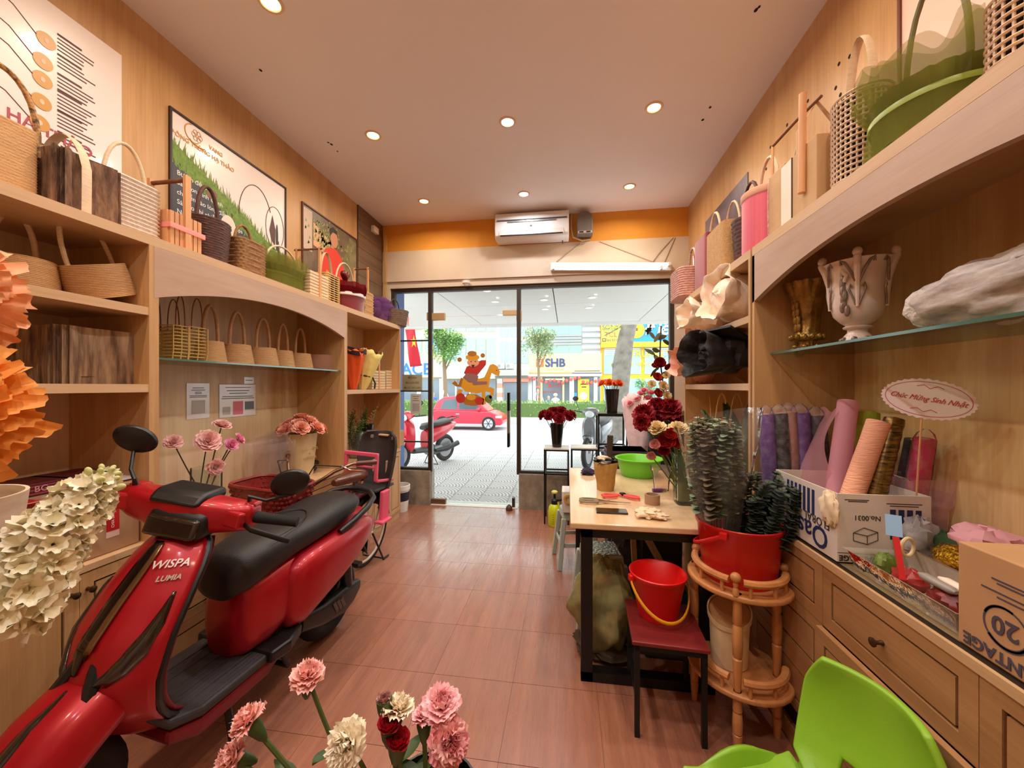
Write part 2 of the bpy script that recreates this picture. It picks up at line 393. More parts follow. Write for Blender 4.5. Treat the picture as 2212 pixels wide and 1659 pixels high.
# ------------------------------------------------------------------ lights
m_lw=mat('warm_lamp_glow',(255,200,120),.5,emit=((255,206,130),14))
m_lc=mat('cool_lamp_glow',(240,245,255),.5,emit=((238,244,255),14))
m_ring=mat('lamp_trim',(226,190,150),.4)
def downlight(x,y,warm,label,lit=True,group='recessed ceiling downlights'):
    t=thing('ceiling_downlight',label,'light',(x,y,ZC),0,group)
    MB().lathe([(.042,-.001),(.046,-.006),(.058,-.006),(.062,0)],24).build('trim_ring',m_ring,t,smooth=True)
    MB().lathe([(0,-.0015),(.044,-.0015)],24).build('lens',m_lw if warm else m_lc,t)
    l=bpy.data.lights.new('downlight_bulb','AREA'); l.shape='DISK'; l.size=.08; l.energy=WARM_W if warm else COOL_W
    l.spread=R(165); l.color=(1,.83,.64) if warm else (.90,.93,1)
    o=bpy.data.objects.new('bulb',l); COL.objects.link(o); o.parent=t; o.location=(0,0,-.02)
for c,(x,nm) in enumerate(((-1.475,'left'),(-.43,'middle'),(.595,'right'))):
    for k,y in enumerate((3.83,2.77,1.74,.70,-.33)):
        downlight(x,y,c!=1,('warm' if c!=1 else 'cool white')+' recessed downlight, '+nm+' row of the ceiling, '+('first','second','third','fourth','fifth')[k]+' from the storefront')
# fluorescent batten hung on the lintel
t=thing('fluorescent_light','twin tube fluorescent batten light hanging over the window','light',(.46,4.30,2.69))
sl=(2.70-2.757)/1.28
def fz(x): return 2.735+(x+.18)*sl
mb=MB(); mb.bar((-.18,4.31,fz(-.18)),(1.10,4.31,fz(1.10)),.055,.085); mb.build('housing',m_white,t,world=True,bevel=.004)
m_tube=mat('fluorescent_glow',(245,250,255),.5,emit=((236,246,255),6))
for k,(dz,a,b) in enumerate(((.018,-.13,1.07),(-.022,-.15,.99))):
    MB().tube([(a,4.262,fz(a)+dz),(b,4.262,fz(b)+dz)],.014,12).build('tube',m_tube,t,smooth=True,world=True)
    for e in (a,b): MB().cbox((e,4.268,fz(e)+dz),(.022,.04,.036)).build('lamp_holder',m_white,t,world=True)
m_cord=mat('grey_cord',(150,128,104),.6)
MB().tube([(-.15,4.33,fz(-.15)+.04),(.14,4.335,2.99)],.0035,6).tube([(1.0,4.33,fz(1)+.03),(.35,4.335,3.0)],.0025,6).tube([(.9,4.33,fz(.9)+.04),(1.0,4.33,2.86),(1.13,4.335,3.0)],.004,6).tube([(1.03,4.33,fz(1.03)+.04),(1.15,4.335,3.0)],.004,6).build('cord',m_cord,t,smooth=True,world=True)
# air conditioner
t=thing('air_conditioner','white split air conditioner mounted on the orange wall band','air conditioner',(-.38,4.345,2.99))
prof=[(0,3.02),(-.16,3.02),(-.20,3.05),(-.215,3.12),(-.205,3.24),(-.18,3.30),(0,3.30)]
mb=MB(); mb.loft([[(x,YB+y,z) for y,z in prof] for x in (-.785,.02)]); b=mb.build('body',m_white,t,bevel=.008,world=True,smooth=True)
MB().box(-.76,.0,4.126,4.14,3.205,3.213).build('panel_gap',mat('ac_gap_grey',(90,88,84),.5),t,world=True)
MB().box(-.64,-.12,4.128,4.14,3.185,3.198).build('display_strip',mat('ac_strip',(150,152,150),.3,.4),t,world=True)
MB().box(-.735,-.035,4.138,4.16,3.050,3.10).build('louver',mat('louver_white',(222,212,200),.4),t,world=True)
MB().box(-.725,-.045,4.13,4.15,3.042,3.05).build('air_slot',m_black,t,world=True)
MB().box(-.40,-.375,4.126,4.14,3.135,3.15).build('badge',mat('badge_dark',(70,60,54),.5),t,world=True)
MB().tube([(.045,4.33,3.32),(.05,4.32,3.14),(.07,4.32,3.06),(.16,4.325,3.02),(.25,4.335,3.03)],.012,8).build('pipe',mat('wrapped_pipe',(196,170,130),.7,bump=(60,.4)),t,smooth=True,world=True)
MB().tube([(-.05,4.30,3.02),(-.05,4.30,2.985)],.007,8).build('drain_nozzle',mat('nozzle_grey',(120,110,100),.5),t,world=True)
# grey arched speaker box beside it
t=thing('wall_speaker','grey arched speaker box beside the air conditioner','speaker',(.19,4.345,3.05))
out=[(-.085,0),(.085,0)]+[(.085*cos(a),.16+.085*sin(a)) for a in [PI*i/12 for i in range(13)]]
mb=MB(); mb.prism(out,lambda u,v,w:(.19+u,4.34-w,3.05+v),.13); mb.build('body',mat('speaker_grey',(112,104,98),.5),t,bevel=.008,world=True)
MB().box(.115,.265,4.205,4.215,3.055,3.078).build('socket_panel',mat('panel_light',(190,180,170),.5),t,world=True)
for x in (.13,.205): MB().box(x,x+.045,4.20,4.206,3.06,3.073).build('socket',m_black,t,world=True)
# smoke detector under the lintel, junction box and hanging wires in the left corner
t=thing('smoke_detector','small round white detector under the lintel above door','detector',on_y(1008,610,4.33)+Vector((0,-.02,0)))
MB().lathe([(0,-.045),(.02,-.043),(.028,-.03),(.03,-.022)],18).lathe([(.03,-.022),(.044,-.018),(.046,.01),(0,.012)],18).build('body',m_white,t,smooth=True)
p=on_x(810,497,XL+.03)
t=thing('junction_box','small white electrical box on dark planks near ceiling corner','electrical box',p)
MB().box(-.02,.02,-.055,.055,-.035,.035).build('box',m_white,t,bevel=.004); MB().box(.02,.024,-.045,.045,-.027,.027).build('cover',mat('cover_cream',(236,222,200),.5),t)
t=thing('hanging_wires','bundle of tan wires hanging down the left storefront corner','wire',(-2.15,4.3,2.3))
for k in range(4):
    MB().tube([(-2.16+.01*k,4.31,3.26-.02*k),(-2.15+.012*k,4.30,3.05),(-2.165+.015*k,4.31,2.75),(-2.175+.012*k,4.32,2.4-.05*k)],.004,6).build('wire',mat('wire_tan',(206,160,86),.6),t,smooth=True,world=True)
# ------------------------------------------------------------------ built-in display units along both side walls
m_backdark=mat('cabinet_shadow_gap',(40,24,16),.8)
def side(s):
    return (lambda d,y,z:(XL+d,y,z)) if s=='L' else (lambda d,y,z:(XR-d,y,z))
def sbox(mb,s,d0,d1,y0,y1,z0,z1):
    if s=='L': mb.box(XL+d0,XL+d1,y0,y1,z0,z1)
    else: mb.box(XR-d1,XR-d0,y0,y1,z0,z1)
    return mb
D=.43
def front(s,root,kind,y0,y1,z0,z1,knobs,inset=.042,out=0.0):
    """routed door or drawer front: outer frame, proud centre panel, dark groove between"""
    g=.008; mb=MB(); a=D-.018+out; b=D+out
    sbox(mb,s,a,b,y0,y1,z0,z0+inset); sbox(mb,s,a,b,y0,y1,z1-inset,z1)
    sbox(mb,s,a,b,y0,y0+inset,z0+inset,z1-inset); sbox(mb,s,a,b,y1-inset,y1,z0+inset,z1-inset)
    o=mb.build(kind,m_lamh if kind=='drawer' else m_lam,root,world=True)
    mb=MB(); sbox(mb,s,a,b-.001,y0+inset+g,y1-inset-g,z0+inset+g,z1-inset-g); mb.build('panel',m_lamh if kind=='drawer' else m_lam,o,world=True)
    mb=MB(); sbox(mb,s,a-.002,a+.008,y0+.002,y1-.002,z0+.002,z1-.002); mb.build('groove',m_groove,o,world=True)
    if out: 
        mb=MB(); sbox(mb,s,a-.1,a,y0+.02,y1-.02,z0+.02,z1-.03); mb.build('drawer_box',m_lamh,o,world=True)
    for ky,kz in knobs:
        mb=MB(); sg=1 if s=='L' else -1; x=(XL+b) if s=='L' else (XR-b)
        prof=[(0,.007),(.004,.007),(.008,.005),(.018,.006),(.022,.012),(.027,.0125),(.031,.006),(.032,0)]
        base=[(x+sg*(h),r) for h,r in prof]
        n=12; rings=[[(xx,ky+r*cos(2*PI*k/n),kz+r*sin(2*PI*k/n)) for k in range(n)] for xx,r in base]
        mb.loft(rings); mb.build('knob',m_knob,o,smooth=True,world=True)
    return o
def unit(s,y0,y1,hc,name,label,fronts,shelves=(),arch=None,glass=None,openings=None,ends=(1,1)):
    x=XL if s=='L' else XR
    t=thing(name,label,'shelving',(x,(y0+y1)/2,0))
    mb=MB(); sbox(mb,s,0.002,D-.02,y0+.001,y1-.001,0,hc-.024); mb.build('cabinet_body',m_backdark,t,world=True)
    mb=MB(); sbox(mb,s,.002,D-.012,y0,y1,0,.06); mb.build('plinth',m_lam,t,world=True)
    mb=MB(); sbox(mb,s,D-.02,D-.002,y0,y1,.06,.085); mb.build('bottom_rail',m_lamh,t,world=True)
    mb=MB(); sbox(mb,s,.002,D+.004,y0,y1,hc-.024,hc); mb.build('countertop',m_edge,t,world=True)
    mb=MB(); sbox(mb,s,.002,.014,y0,y1,hc,ZT-.04); mb.build('back_panel',m_lamd if s=='R' else m_lamdl,t,world=True)
    for yy in (y0,y1-.02): mb=MB(); sbox(mb,s,.014,D,yy,yy+.02,hc,ZT-.04); mb.build('side_panel',m_lam,t,world=True)
    mb=MB(); sbox(mb,s,.002,D,y0,y1,ZT-.04,ZT); mb.build('top_shelf',m_edge,t,world=True)
    for z in shelves: mb=MB(); sbox(mb,s,.014,D-.002,y0+.02,y1-.02,z-.034,z); mb.build('shelf',m_edge,t,world=True)
    if arch:
        za,zb=arch; w=y1-y0; c=(y0+y1)/2; h=w/2; rise=zb-za; Rr=(h*h+rise*rise)/(2*rise)
        pts=[(y0,ZT-.045),(y0,za)]+[(c+h*u,zb-Rr+math.sqrt(max(Rr*Rr-(h*u)**2,0))) for u in [-1+2*i/28 for i in range(1,28)]]+[(y1,za),(y1,ZT-.045)]
        mb=MB(); fn=(lambda u,v,w:(XLF-.02+w,u,v)) if s=='L' else (lambda u,v,w:(XRF+.02-w,u,v))
        # built as column strips so the curved edge stays clean
        rings=[]
        for i in range(29):
            u=-1+2*i/28; yv=c+h*u; zz=za if abs(u)==1 else zb-Rr+math.sqrt(max(Rr*Rr-(h*u)**2,0))
            rings.append([fn(yv,ZT-.041,0),fn(yv,zz,0),fn(yv,zz,.022),fn(yv,ZT-.041,.022)])
        mb.loft(rings); mb.build('arched_valance',m_val,t,world=True)
    if glass:
        z,dd=glass; mb=MB(); sbox(mb,s,.014,dd,y0+.021,y1-.021,z-.009,z); g=mb.build('glass_shelf',m_green,t,world=True)
        mb=MB(); sbox(mb,s,dd,dd+.0015,y0+.021,y1-.021,z-.009,z); mb.build('glass_edge',m_gedge,g,world=True)
        for yy in (y0+.03,y1-.05):
            mb=MB(); sbox(mb,s,dd-.12,dd-.10,yy,yy+.02,z-.022,z-.009); mb.build('shelf_pin',m_chrome,t,world=True)
    for f in fronts: front(s,t,*f)
    return t
def doors(y0,y1,z0,z1,n):
    w=(y1-y0)/n; out=[]
    for k in range(n):
        a=y0+k*w; kn=(a+w-.024) if k%2==0 else (a+.024)
        out.append(('door',a+.001,a+w-.001,z0,z1,[(kn,z1-.06)]))
    return out
def drawers(y0,y1,ztop,pitch,rows,n,openat=()):
    w=(y1-y0)/n; out=[]
    for r in range(rows):
        for k in range(n):
            a=y0+k*w; z1=ztop-r*pitch; out.append(('drawer',a+.001,a+w-.001,z1-pitch+.002,z1,[(a+w/2,z1-pitch/2)],.042,.022 if (k,r) in openat else 0))
    return out
unit('L',.40,1.43,HL,'display_unit','wooden open shelf unit on left wall holding bark planters, nearest the camera',doors(.40,1.43,.085,HL-.03,4),(1.74,1.41))
unit('L',1.43,2.89,HL,'display_unit','arched wooden display unit on left wall behind the red scooter',drawers(1.43,2.89,HL-.03,.205,3,3),(),(1.785,1.90),(1.53,.40))
unit('L',2.89,3.92,HL,'display_unit','wooden shelf unit on left wall beside the storefront',doors(2.89,3.92,.085,HL-.03,4),(1.372,))
unit('R',.44,1.94,HR,'display_unit','arched wooden display unit on right wall with glass shelf and drawers',drawers(.44,1.94,HR-.02,.21,3,3,((1,1),)),(),(1.79,1.90),(1.555,.36))
unit('R',1.96,2.99,HR,'display_unit','wooden shelf unit on right wall behind the work table',doors(1.96,2.99,.085,HR-.03,4),(1.74,1.415))
unit('L',-.65,.38,HL,'display_unit','wooden shelf unit on left wall just outside the picture',doors(-.65,.38,.085,HL-.03,4),(1.74,1.41))
unit('R',-.60,.43,HR,'display_unit','wooden shelf unit on right wall just outside the picture',doors(-.60,.43,.085,HR-.03,4),(1.74,1.415))
# black strip and glass mat on the right counter
t=thing('counter_mat','dark edged glass sheet laid on the right cabinet top','mat',(XRF+.2,1.2,HR))
MB().box(XRF+.012,XR-.02,.5,1.92,HR+.0005,HR+.006).build('mat',mat('olive_glass_sheet',(150,128,92),.12,spec=.6),t,world=True)
MB().box(XRF+.004,XRF+.014,.5,1.92,HR+.0005,HR+.0065).build('edge_strip',mat('black_edge_strip',(20,12,10),.4),t,world=True)
# ------------------------------------------------------------------ baskets
m_straw=mat('pale_straw',(222,184,128),.75,vary=((196,152,98),(30,30,120),.2),bump=(120,.25))
m_tan=mat('tan_paper_rope',(214,170,116),.8,vary=((186,138,88),(20,20,160),.2),bump=(140,.3))
m_rope=mat('cream_rope',(236,220,200),.8,vary=((200,176,156),60,.3),bump=(160,.3))
m_dkw=mat('dark_brown_wicker',(98,56,40),.6,vary=((58,30,22),40,.3))
m_sea=mat('seagrass',(166,122,74),.8,vary=((120,80,44),50,.3),bump=(90,.4))
m_jute=mat('jute_weave',(204,164,110),.85,vary=((176,132,84),50,.2),bump=(150,.4))
m_cane=mat('yellow_cane',(226,188,116),.5,vary=((206,160,90),30,.2))
m_canew=mat('wrapped_white_cane',(232,206,176),.3,vary=((206,170,134),30,.3),coat=.5)
m_tape=mat('cream_wrapped_handle',(232,208,176),.6,vary=((206,176,140),(30,30,200),.3))
m_bark=mat('tree_bark',(150,112,82),.9,vary=((76,50,36),(30,30,9),.6),bump=((60,60,14),1.0))
m_barkl=mat('pale_bark',(176,142,104),.9,vary=((96,66,46),(34,34,5),.6),bump=((60,60,10),1.0))
m_pine=wood('pine_stick',(226,172,120),(200,140,92),'z',.5)
m_velvet=mat('dark_red_velvet',(120,18,30),.8,sheen=.6)
m_pink=mat('pink_pleated_fabric',(226,106,122),.7,vary=((206,84,104),(60,60,1),.3),sheen=.3)
m_kraft=mat('kraft_board',(204,166,118),.7,vary=((186,146,100),8,.2))
m_wire=mat('pale_cane_wire',(206,172,98),.5)
m_dark=mat('dark_inside_shade',(40,26,18),.9)
m_twig=mat('brown_twig',(140,88,54),.8,vary=((96,56,34),30,.3),bump=(60,.4))
m_pinkrib=mat('pink_satin_ribbon',(240,150,140),.35)
m_greenrib=mat('lime_satin_ribbon',(160,178,76),.35)
m_whiterib=mat('white_ribbon',(240,228,224),.4)
def tulle(name,col,op=.38,sc=300):
    """sheer net: tiny transparent / diffuse mix"""
    if name in MATS: return MATS[name]
    m=bpy.data.materials.new(name); MATS[name]=m; m.use_nodes=True; N=m.node_tree.nodes; L=m.node_tree.links
    for n in list(N): N.remove(n)
    o=N.new('ShaderNodeOutputMaterial'); a=N.new('ShaderNodeBsdfTransparent'); d=N.new('ShaderNodeBsdfDiffuse'); tl=N.new('ShaderNodeBsdfTranslucent'); m1=N.new('ShaderNodeMixShader'); m2=N.new('ShaderNodeMixShader')
    d.inputs[0].default_value=lin(col); tl.inputs[0].default_value=lin(col); m1.inputs[0].default_value=.4; m2.inputs[0].default_value=op
    L.new(d.outputs[0],m1.inputs[1]); L.new(tl.outputs[0],m1.inputs[2]); L.new(a.outputs[0],m2.inputs[1]); L.new(m1.outputs[0],m2.inputs[2]); L.new(m2.outputs[0],o.inputs[0])
    return m
def shell(mb,rb,rt,h,rows,amp,sx=1,sy=1,seg=40,square=0,weave=0,bulge=0,thick=.012):
    """ridged basket wall with a rim and an inside"""
    prof=[(0,0.0),(rb*.98,0.0)]
    for i in range(rows):
        for q,(zz,am) in enumerate(((.08,0),(.5,1),(.92,0))):
            u=(i+zz)/rows; r=rb+(rt-rb)*u+bulge*sin(PI*u); prof.append((r+amp*am,u*h))
    prof+= [(rt,h),(rt-thick,h),(rb-thick if rb>thick*2 else rb*.5,.012),(0,.012)]
    n=len(prof)
    def mod(a,i,r,z):
        if weave and 2<=i<n-4 and r>0:
            row=(i-2)//3
            if (i-2)%3==1: return r+amp*.9*math.copysign(1,cos(weave*a+PI*(row%2)))*.6
        return r
    mb.lathe(prof,seg,(0,0,0),sx,sy,mod if weave else None,square)
    return mb
def handle_pts(w,z0,hh,ax='y',n=14,x=0,lean=0):
    """arch: feet at +-w/2, z0, apex z0+hh"""
    out=[]
    for i in range(n+1):
        a=PI-PI*i/n; u=w/2*cos(a); v=sin(a)**.75*hh
        out.append((x+lean*v,u,z0+v) if ax=='y' else (u,x+lean*v,z0+v))
    return out
def put(px0,px1,X,pyt,zb):
    """centre y, width along y, height of something standing at plane X, from photo columns and its top row"""
    a=on_x(px0,pyt,X); b=on_x(px1,pyt,X); c=on_x((px0+px1)/2,pyt,X)
    return (a.y+b.y)/2, abs(b.y-a.y), c.z-zb
def basket(name,label,loc,w,h,m,style='coil',rows=10,amp=.003,taper=1.0,sx=1.0,square=0,weave=0,handle=None,hm=None,hr=.006,hflat=None,rz=0,group=None,rot=None,seg=40,bulge=0,hw=None,hax='y',hz=.75,rim=None):
    """w: width along y at the top; taper: bottom / top; handle: height above the rim"""
    t=thing(name,label,'basket',loc,rz,group)
    if rot: t.rotation_euler=rot
    mb=MB(); rt=w/2; rb=rt*taper
    if style=='lattice':
        nv=int(2*PI*rt/.016); nr=max(4,int(h/.018))
        for k in range(nv):
            a=2*PI*k/nv; e=2/(2+square) if square else 1
            ca=math.copysign(abs(cos(a))**e,cos(a)); sa=math.copysign(abs(sin(a))**e,sin(a))
            mb.tube([((rb+(rt-rb)*u)*ca*sx,(rb+(rt-rb)*u)*sa,u*h) for u in (0,.5,1)],.0032,5,caps=False)
        for r in range(nr+1):
            u=r/nr; rr=rb+(rt-rb)*u; pts=[]
            for k in range(seg):
                a=2*PI*k/seg; e=2/(2+square) if square else 1
                pts.append(((rr+.002)*math.copysign(abs(cos(a))**e,cos(a))*sx,(rr+.002)*math.copysign(abs(sin(a))**e,sin(a)),.003+u*(h-.004)))
            mb.tube(pts,.0042,5,closed=True)
        o=mb.build('woven_body',m,t,smooth=True)
        mi=MB(); mi.lathe([(0,.004),(rb-.008,.004),(rt-.008,h-.004)],28,(0,0,0),sx,1,None,square); mi.build('inner_sheet',m_dark,t,smooth=True)  # dark sheet painted as the shade seen through the open weave
    else:
        shell(mb,rb,rt,h,rows,amp,sx,1,seg,square,weave,bulge); mb.build('body',m,t,smooth=True,angle=70)
    if rim:
        e=2/(2+square) if square else 1
        pts=[(rt*math.copysign(abs(cos(a))**e,cos(a))*sx,rt*math.copysign(abs(sin(a))**e,sin(a)),h) for a in [2*PI*k/seg for k in range(seg)]]
        MB().tube(pts,rim,6,closed=True).build('rim',hm or m,t,smooth=True)
    if handle:
        W=(hw or w*.8); z0=h*hz; pts=handle_pts(W,z0,h-z0+handle,hax)
        mb=MB()
        if hflat: mb.tube(pts,1,8,flat=(hflat[0],hflat[1],(1,0,0) if hax=='y' else (0,1,0)))
        else: mb.tube(pts,hr,8)
        mb.build('handle',hm or m,t,smooth=True)
    return t
XA=-1.96
def lb(px0,px1,pyt,X=XA,zb=ZT): 
    y,w,h=put(px0,px1,X,pyt,zb); return (X,y,zb),w*.93,h
# ---- left top shelf, from the camera towards the street
l,w,h=lb(-75,66,262); basket('straw_basket','tall tan straw basket with striped handle, at the left picture edge on top shelf',l,w,h,m_tan,rows=26,amp=.002,square=3,sx=.8,handle=.2,hm=mat('striped_handle',(214,160,92),.5,vary=((70,46,22),(1,60,60),.7)),hr=.009,hw=.2)
def barkbox(l,w,h,label,m,handle=True,depth=.2):
    t=thing('bark_planter',label,'planter',l)
    n=64; rng=random.Random(int(w*1e4)); off=[rng.uniform(-.012,.012) for _ in range(n)]
    for k in range(0,n,7): off[k]-=.012
    mb=MB(); prof=[(0,0),(w/2,0),(w/2*1.01,h*.3),(w/2*.995,h*.7),(w/2,h),(w/2-.015,h),(w/2-.015,.03),(0,.03)]
    mb.lathe(prof,n,(0,0,0),depth/w,1,lambda a,i,r,z:r+(off[int(a/(2*PI)*n+.5)%n] if 0<i<5 else 0),square=5)
    mb.build('bark_body',m,t,smooth=True,angle=60)
    MB().lathe([(0,h*.93),(w/2-.016,h*.93)],24,(0,0,0),depth/w,1,None,5).build('inner_sheet',mat('clear_liner_grey',(120,104,92),.3),t)
    return t
l,w,h=lb(68,222,345); t=barkbox(l,w,h,'dark bark covered planter box with cream tape handle on top shelf',m_bark,depth=.21)
mb=MB(); W=.15; pts=[(.11,-.02,.01),(.112,-.02,h*.5)]+[(.112-.224*(i/12),-.02,h*.55+.14*sin(PI*i/12)**.6+.06) for i in range(13)]+[(-.112,-.02,h*.5),(-.11,-.02,.01)]
mb.tube(pts,1,8,flat=(.016,.003,(0,1,0))); mb.build('tape_handle',m_tape,t,smooth=True)
l,w,h=lb(212,322,392); basket('rope_basket','square white and brown striped rope basket with arched handle on top shelf',l,w,h,m_rope,rows=15,amp=.009,square=4,sx=.8,handle=.17,hm=m_tape,hr=.008,hw=w*.95,hz=.55)
# slat crate
def slatcrate(name,label,l,w,h,depth,posth,ribbon=None,n=7,cat='basket'):
    t=thing(name,label,cat,l)
    for sx in (-1,1):
        for k in range(n):
            y=-w/2+w*(k+.5)/n; MB().cbox((sx*depth/2,y,h*.5),(.01,w/n*.78,h)).build('slat',m_pine,t)
    for sy in (-1,1):
        for k in range(4):
            x=-depth/2+depth*(k+.5)/4; MB().cbox((x,sy*w/2,h*.5),(depth/4*.78,.01,h)).build('slat',m_pine,t)
    MB().box(-depth/2,depth/2,-w/2,w/2,0,.012).build('base',m_pine,t)
    for sx in (-1,1): MB().cbox((sx*(depth/2+.008),.0,posth/2),(.016,.028,posth)).build('post',m_pine,t)
    MB().tube([(-depth/2-.01,0,posth-.02),(depth/2+.01,0,posth-.02)],.01,8).build('handle_bar',m_twig,t,smooth=True)
    if ribbon:
        a,b=depth/2+.017,w/2+.007
        MB().tube([(a,-b,h*.62),(a,b,h*.62),(-a,b,h*.62),(-a,-b,h*.62)],1,6,closed=True,flat=(.014,.0015,(0,0,1))).build('ribbon',ribbon,t)
    return t
l,w,h=lb(325,402,470); slatcrate('slat_basket','pale wooden slat crate with pink ribbon and bar handle',l,w,h,.19,h+.2,m_pinkrib)
l,w,h=lb(402,490,478); basket('wicker_basket','tall dark brown wicker basket with arched handle on the left shelf',l,w,h,m_dkw,rows=20,amp=.004,weave=16,taper=.8,sx=.85,handle=.19,hr=.01,hw=.13,seg=64)
l,w,h=lb(492,556,523); basket('seagrass_basket','square brown seagrass basket with twisted rope handle',l,w,h,m_sea,rows=13,amp=.005,weave=12,square=3,sx=.8,handle=.1,hr=.008,hw=.13,seg=56)
def tullebasket(name,label,l,w,h,depth,mt,mr,handle,hm,seed,skirt=1.0,hw=None):
    t=thing(name,label,'basket',l); rng=random.Random(seed)
    MB().lathe([(0,0),(w*.36,0),(w*.42,h*.5),(w*.44,h*.72),(w*.41,h*.72),(w*.36,.02),(0,.02)],96,(0,0,0),depth/w,1,lambda a,i,r,z:r+(.004*sin(23*a)+.003*sin(37*a+1))*(1 if 0<i<4 else 0)).build('pot',mat('green_pot_cover',(112,112,52),.9,vary=((76,82,30),(50,50,3),.5)) if 'green' in name else mt,t,smooth=True)
    def ruff(k0,zb,zt,r0,r1,amp):
        n=132; ph=[rng.uniform(0,6.28) for _ in range(9)]
        f=lambda a:sum(sin((3+2*j)*a+ph[j])/(1+.3*j) for j in range(8))
        rings=[]
        for i in range(8):
            u=i/7; ring=[]
            for k in range(n):
                a=2*PI*k/n; q=f(a); rr=r0+(r1-r0)*u+amp*u*q*.5; ring.append((rr*cos(a)*depth/w,rr*sin(a),zb+(zt-zb)*u+amp*.9*u*f(a+.8)))
            rings.append(ring)
        return MB().loft(rings,True,False,False)
    ruff(0,h*.42,h*.98,w*.40,w*.52*skirt,.018).build('tulle_ruffle',mt,t,smooth=True,angle=180)
    ruff(1,h*.5,h*1.06,w*.38,w*.44*skirt,.02).build('tulle_ruffle',mt,t,smooth=True,angle=180)
    ruff(5,h*.46,h*.9,w*.42,w*.56*skirt,.02).build('tulle_ruffle',mt,t,smooth=True,angle=180)
    ruff(2,h*.46,.005,w*.43,w*.42,.006).build('tulle_skirt',mt,t,smooth=True,angle=180)
    ruff(3,h*.5,.01,w*.45,w*.46,.008).build('tulle_skirt',mt,t,smooth=True,angle=180)
    a=[2*PI*k/40 for k in range(40)]
    MB().tube([(w*.45*cos(q)*depth/w,w*.45*sin(q),h*.47) for q in a],1,6,closed=True,flat=(.009,.002,(0,0,1))).build('ribbon',mr,t,smooth=True)
    MB().tube(handle_pts(hw or w*.75,h*.5,h*.5+handle,'y'),.007,8).build('handle',hm,t,smooth=True)
    return t
m_gt=tulle('olive_green_tulle',(146,146,66),.5)
l,w,h=lb(548,662,556); tullebasket('green_tulle_basket','small green tulle wrapped basket with cream handle on the left shelf',l,w*.92,h*.95,.2,m_gt,m_gt,.09,m_tape,5)
def ribbox(name,label,l,w,h,depth,rows,m,sticks=None,group=None,rz=0):
    t=thing(name,label,'basket',l,rz,group)
    for k in range(rows):
        z=h*k/rows; q=.004*sin(k*2.1)
        MB().box(-depth/2,depth/2,-w/2+abs(q)*.5,w/2-abs(q)*.3,z+.0015,z+h/rows-.0015).build('slat',m,t,bevel=.003)
    if sticks:
        for sx in (-1,1): MB().cbox((sx*depth*.5,0,(h+sticks)/2),(.014,.02,h+sticks)).build('post',m_pine,t)
        MB().tube([(-depth/2-.02,0,h+sticks-.01),(depth/2+.02,0,h+sticks-.01)],.008,8).build('handle_bar',m_twig,t,smooth=True)
    return t
m_ribp=mat('pale_ribbed_wood',(230,206,168),.6,vary=((214,184,140),(6,40,6),.2))
l,w,h=lb(640,690,592); ribbox('slat_box','pale ribbed wooden box with stick handle on the left shelf',l,w*.9,h,.19,9,m_ribp,.2)
l,w,h=lb(688,719,596); basket('cane_basket','yellow open weave cane basket with flat arched handle',l,w*1.1,h,m_cane,style='lattice',square=4,sx=.75,handle=.19,hm=m_tape,hflat=(.012,.003),hw=.16,hz=.4)
# dark red velvet pot
l,w,h=lb(717,771,622); t=thing('velvet_flower_box','dark red velvet flower box with white ribbon, handle and red heart',"flower box",l)
MB().lathe([(0,0),(w*.42,0),(w*.46,h*.95),(w*.43,h*.95),(w*.4,.02),(0,.02)],36).build('box',m_velvet,t,smooth=True,angle=50)
MB().lathe([(w*.45,h*.62),(w*.475,h*.7),(w*.5,h*.98),(w*.47,h*1.12)],60,mod=lambda a,i,r,z:r+(.012*sin(9*a)+.006*sin(17*a))*(i/3)).build('frill',tulle('dark_red_organza',(120,20,30),.7),t,smooth=True,solid=.001)
MB().lathe([(w*.452,h*.6),(w*.478,h*.62),(w*.478,h*.72),(w*.455,h*.74)],36).build('ribbon',m_whiterib,t,smooth=True)
MB().tube(handle_pts(w*.85,h*.5,h*.5+.22,'y'),.007,8).build('handle',m_tape,t,smooth=True)
hp=[]
for i in range(28):
    a=2*PI*i/28; hp.append((.0034*16*sin(a)**3,.0034*(13*cos(a)-5*cos(2*a)-2*cos(3*a)-cos(4*a))))
rings=[[(0+dx,u*s,h+.11+v*s) for u,v in hp] for dx,s in ((-.03,.2),(-.024,.7),(-.01,.97),(.01,.97),(.024,.7),(.03,.2))]
MB().loft(rings).build('heart',mat('glossy_dark_red',(110,10,20),.3),t,smooth=True,angle=80)
MB().tube([(0,0,h*.5),(0,0,h+.08)],.003,6).build('heart_stick',m_pine,t)
l,w,h=lb(766,793,632); tb=basket('jute_basket','tan jute cord basket with wooden stick handle on the left shelf',l,w,h,m_jute,rows=9,amp=.006,weave=10,square=3,sx=.8,seg=48)
for x in (-.07,.07): MB().cbox((x,0,h*.5+.12),(.014,.016,h+.24)).build('post',m_pine,tb)
MB().tube([(-.08,0,h+.225),(.08,0,h+.225)],.007,8).build('handle_bar',m_twig,tb,smooth=True)
l,w,h=lb(790,845,634); t=thing('tulle_bundle','puffy purple tulle bundle on the left shelf end','tulle bundle',l)
rng=random.Random(3); m_pt=tulle('purple_tulle',(140,92,150),.5)
for k in range(9):
    a=rng.uniform(0,6.28); r=rng.uniform(.0,.09); cx,cy,cz=r*cos(a)*.8,r*sin(a)*1.1,rng.uniform(.09,h*.72); q=rng.uniform(.07,.1); ph=rng.uniform(0,6)
    MB().sph((cx,cy,cz),q,16,9,(1,1.15,1),lambda a2,t2,ph=ph:1+.13*sin(3*a2+ph)*sin(t2)+.08*sin(5*t2+ph)).build('tulle_puff',m_pt,t,smooth=True,angle=180)
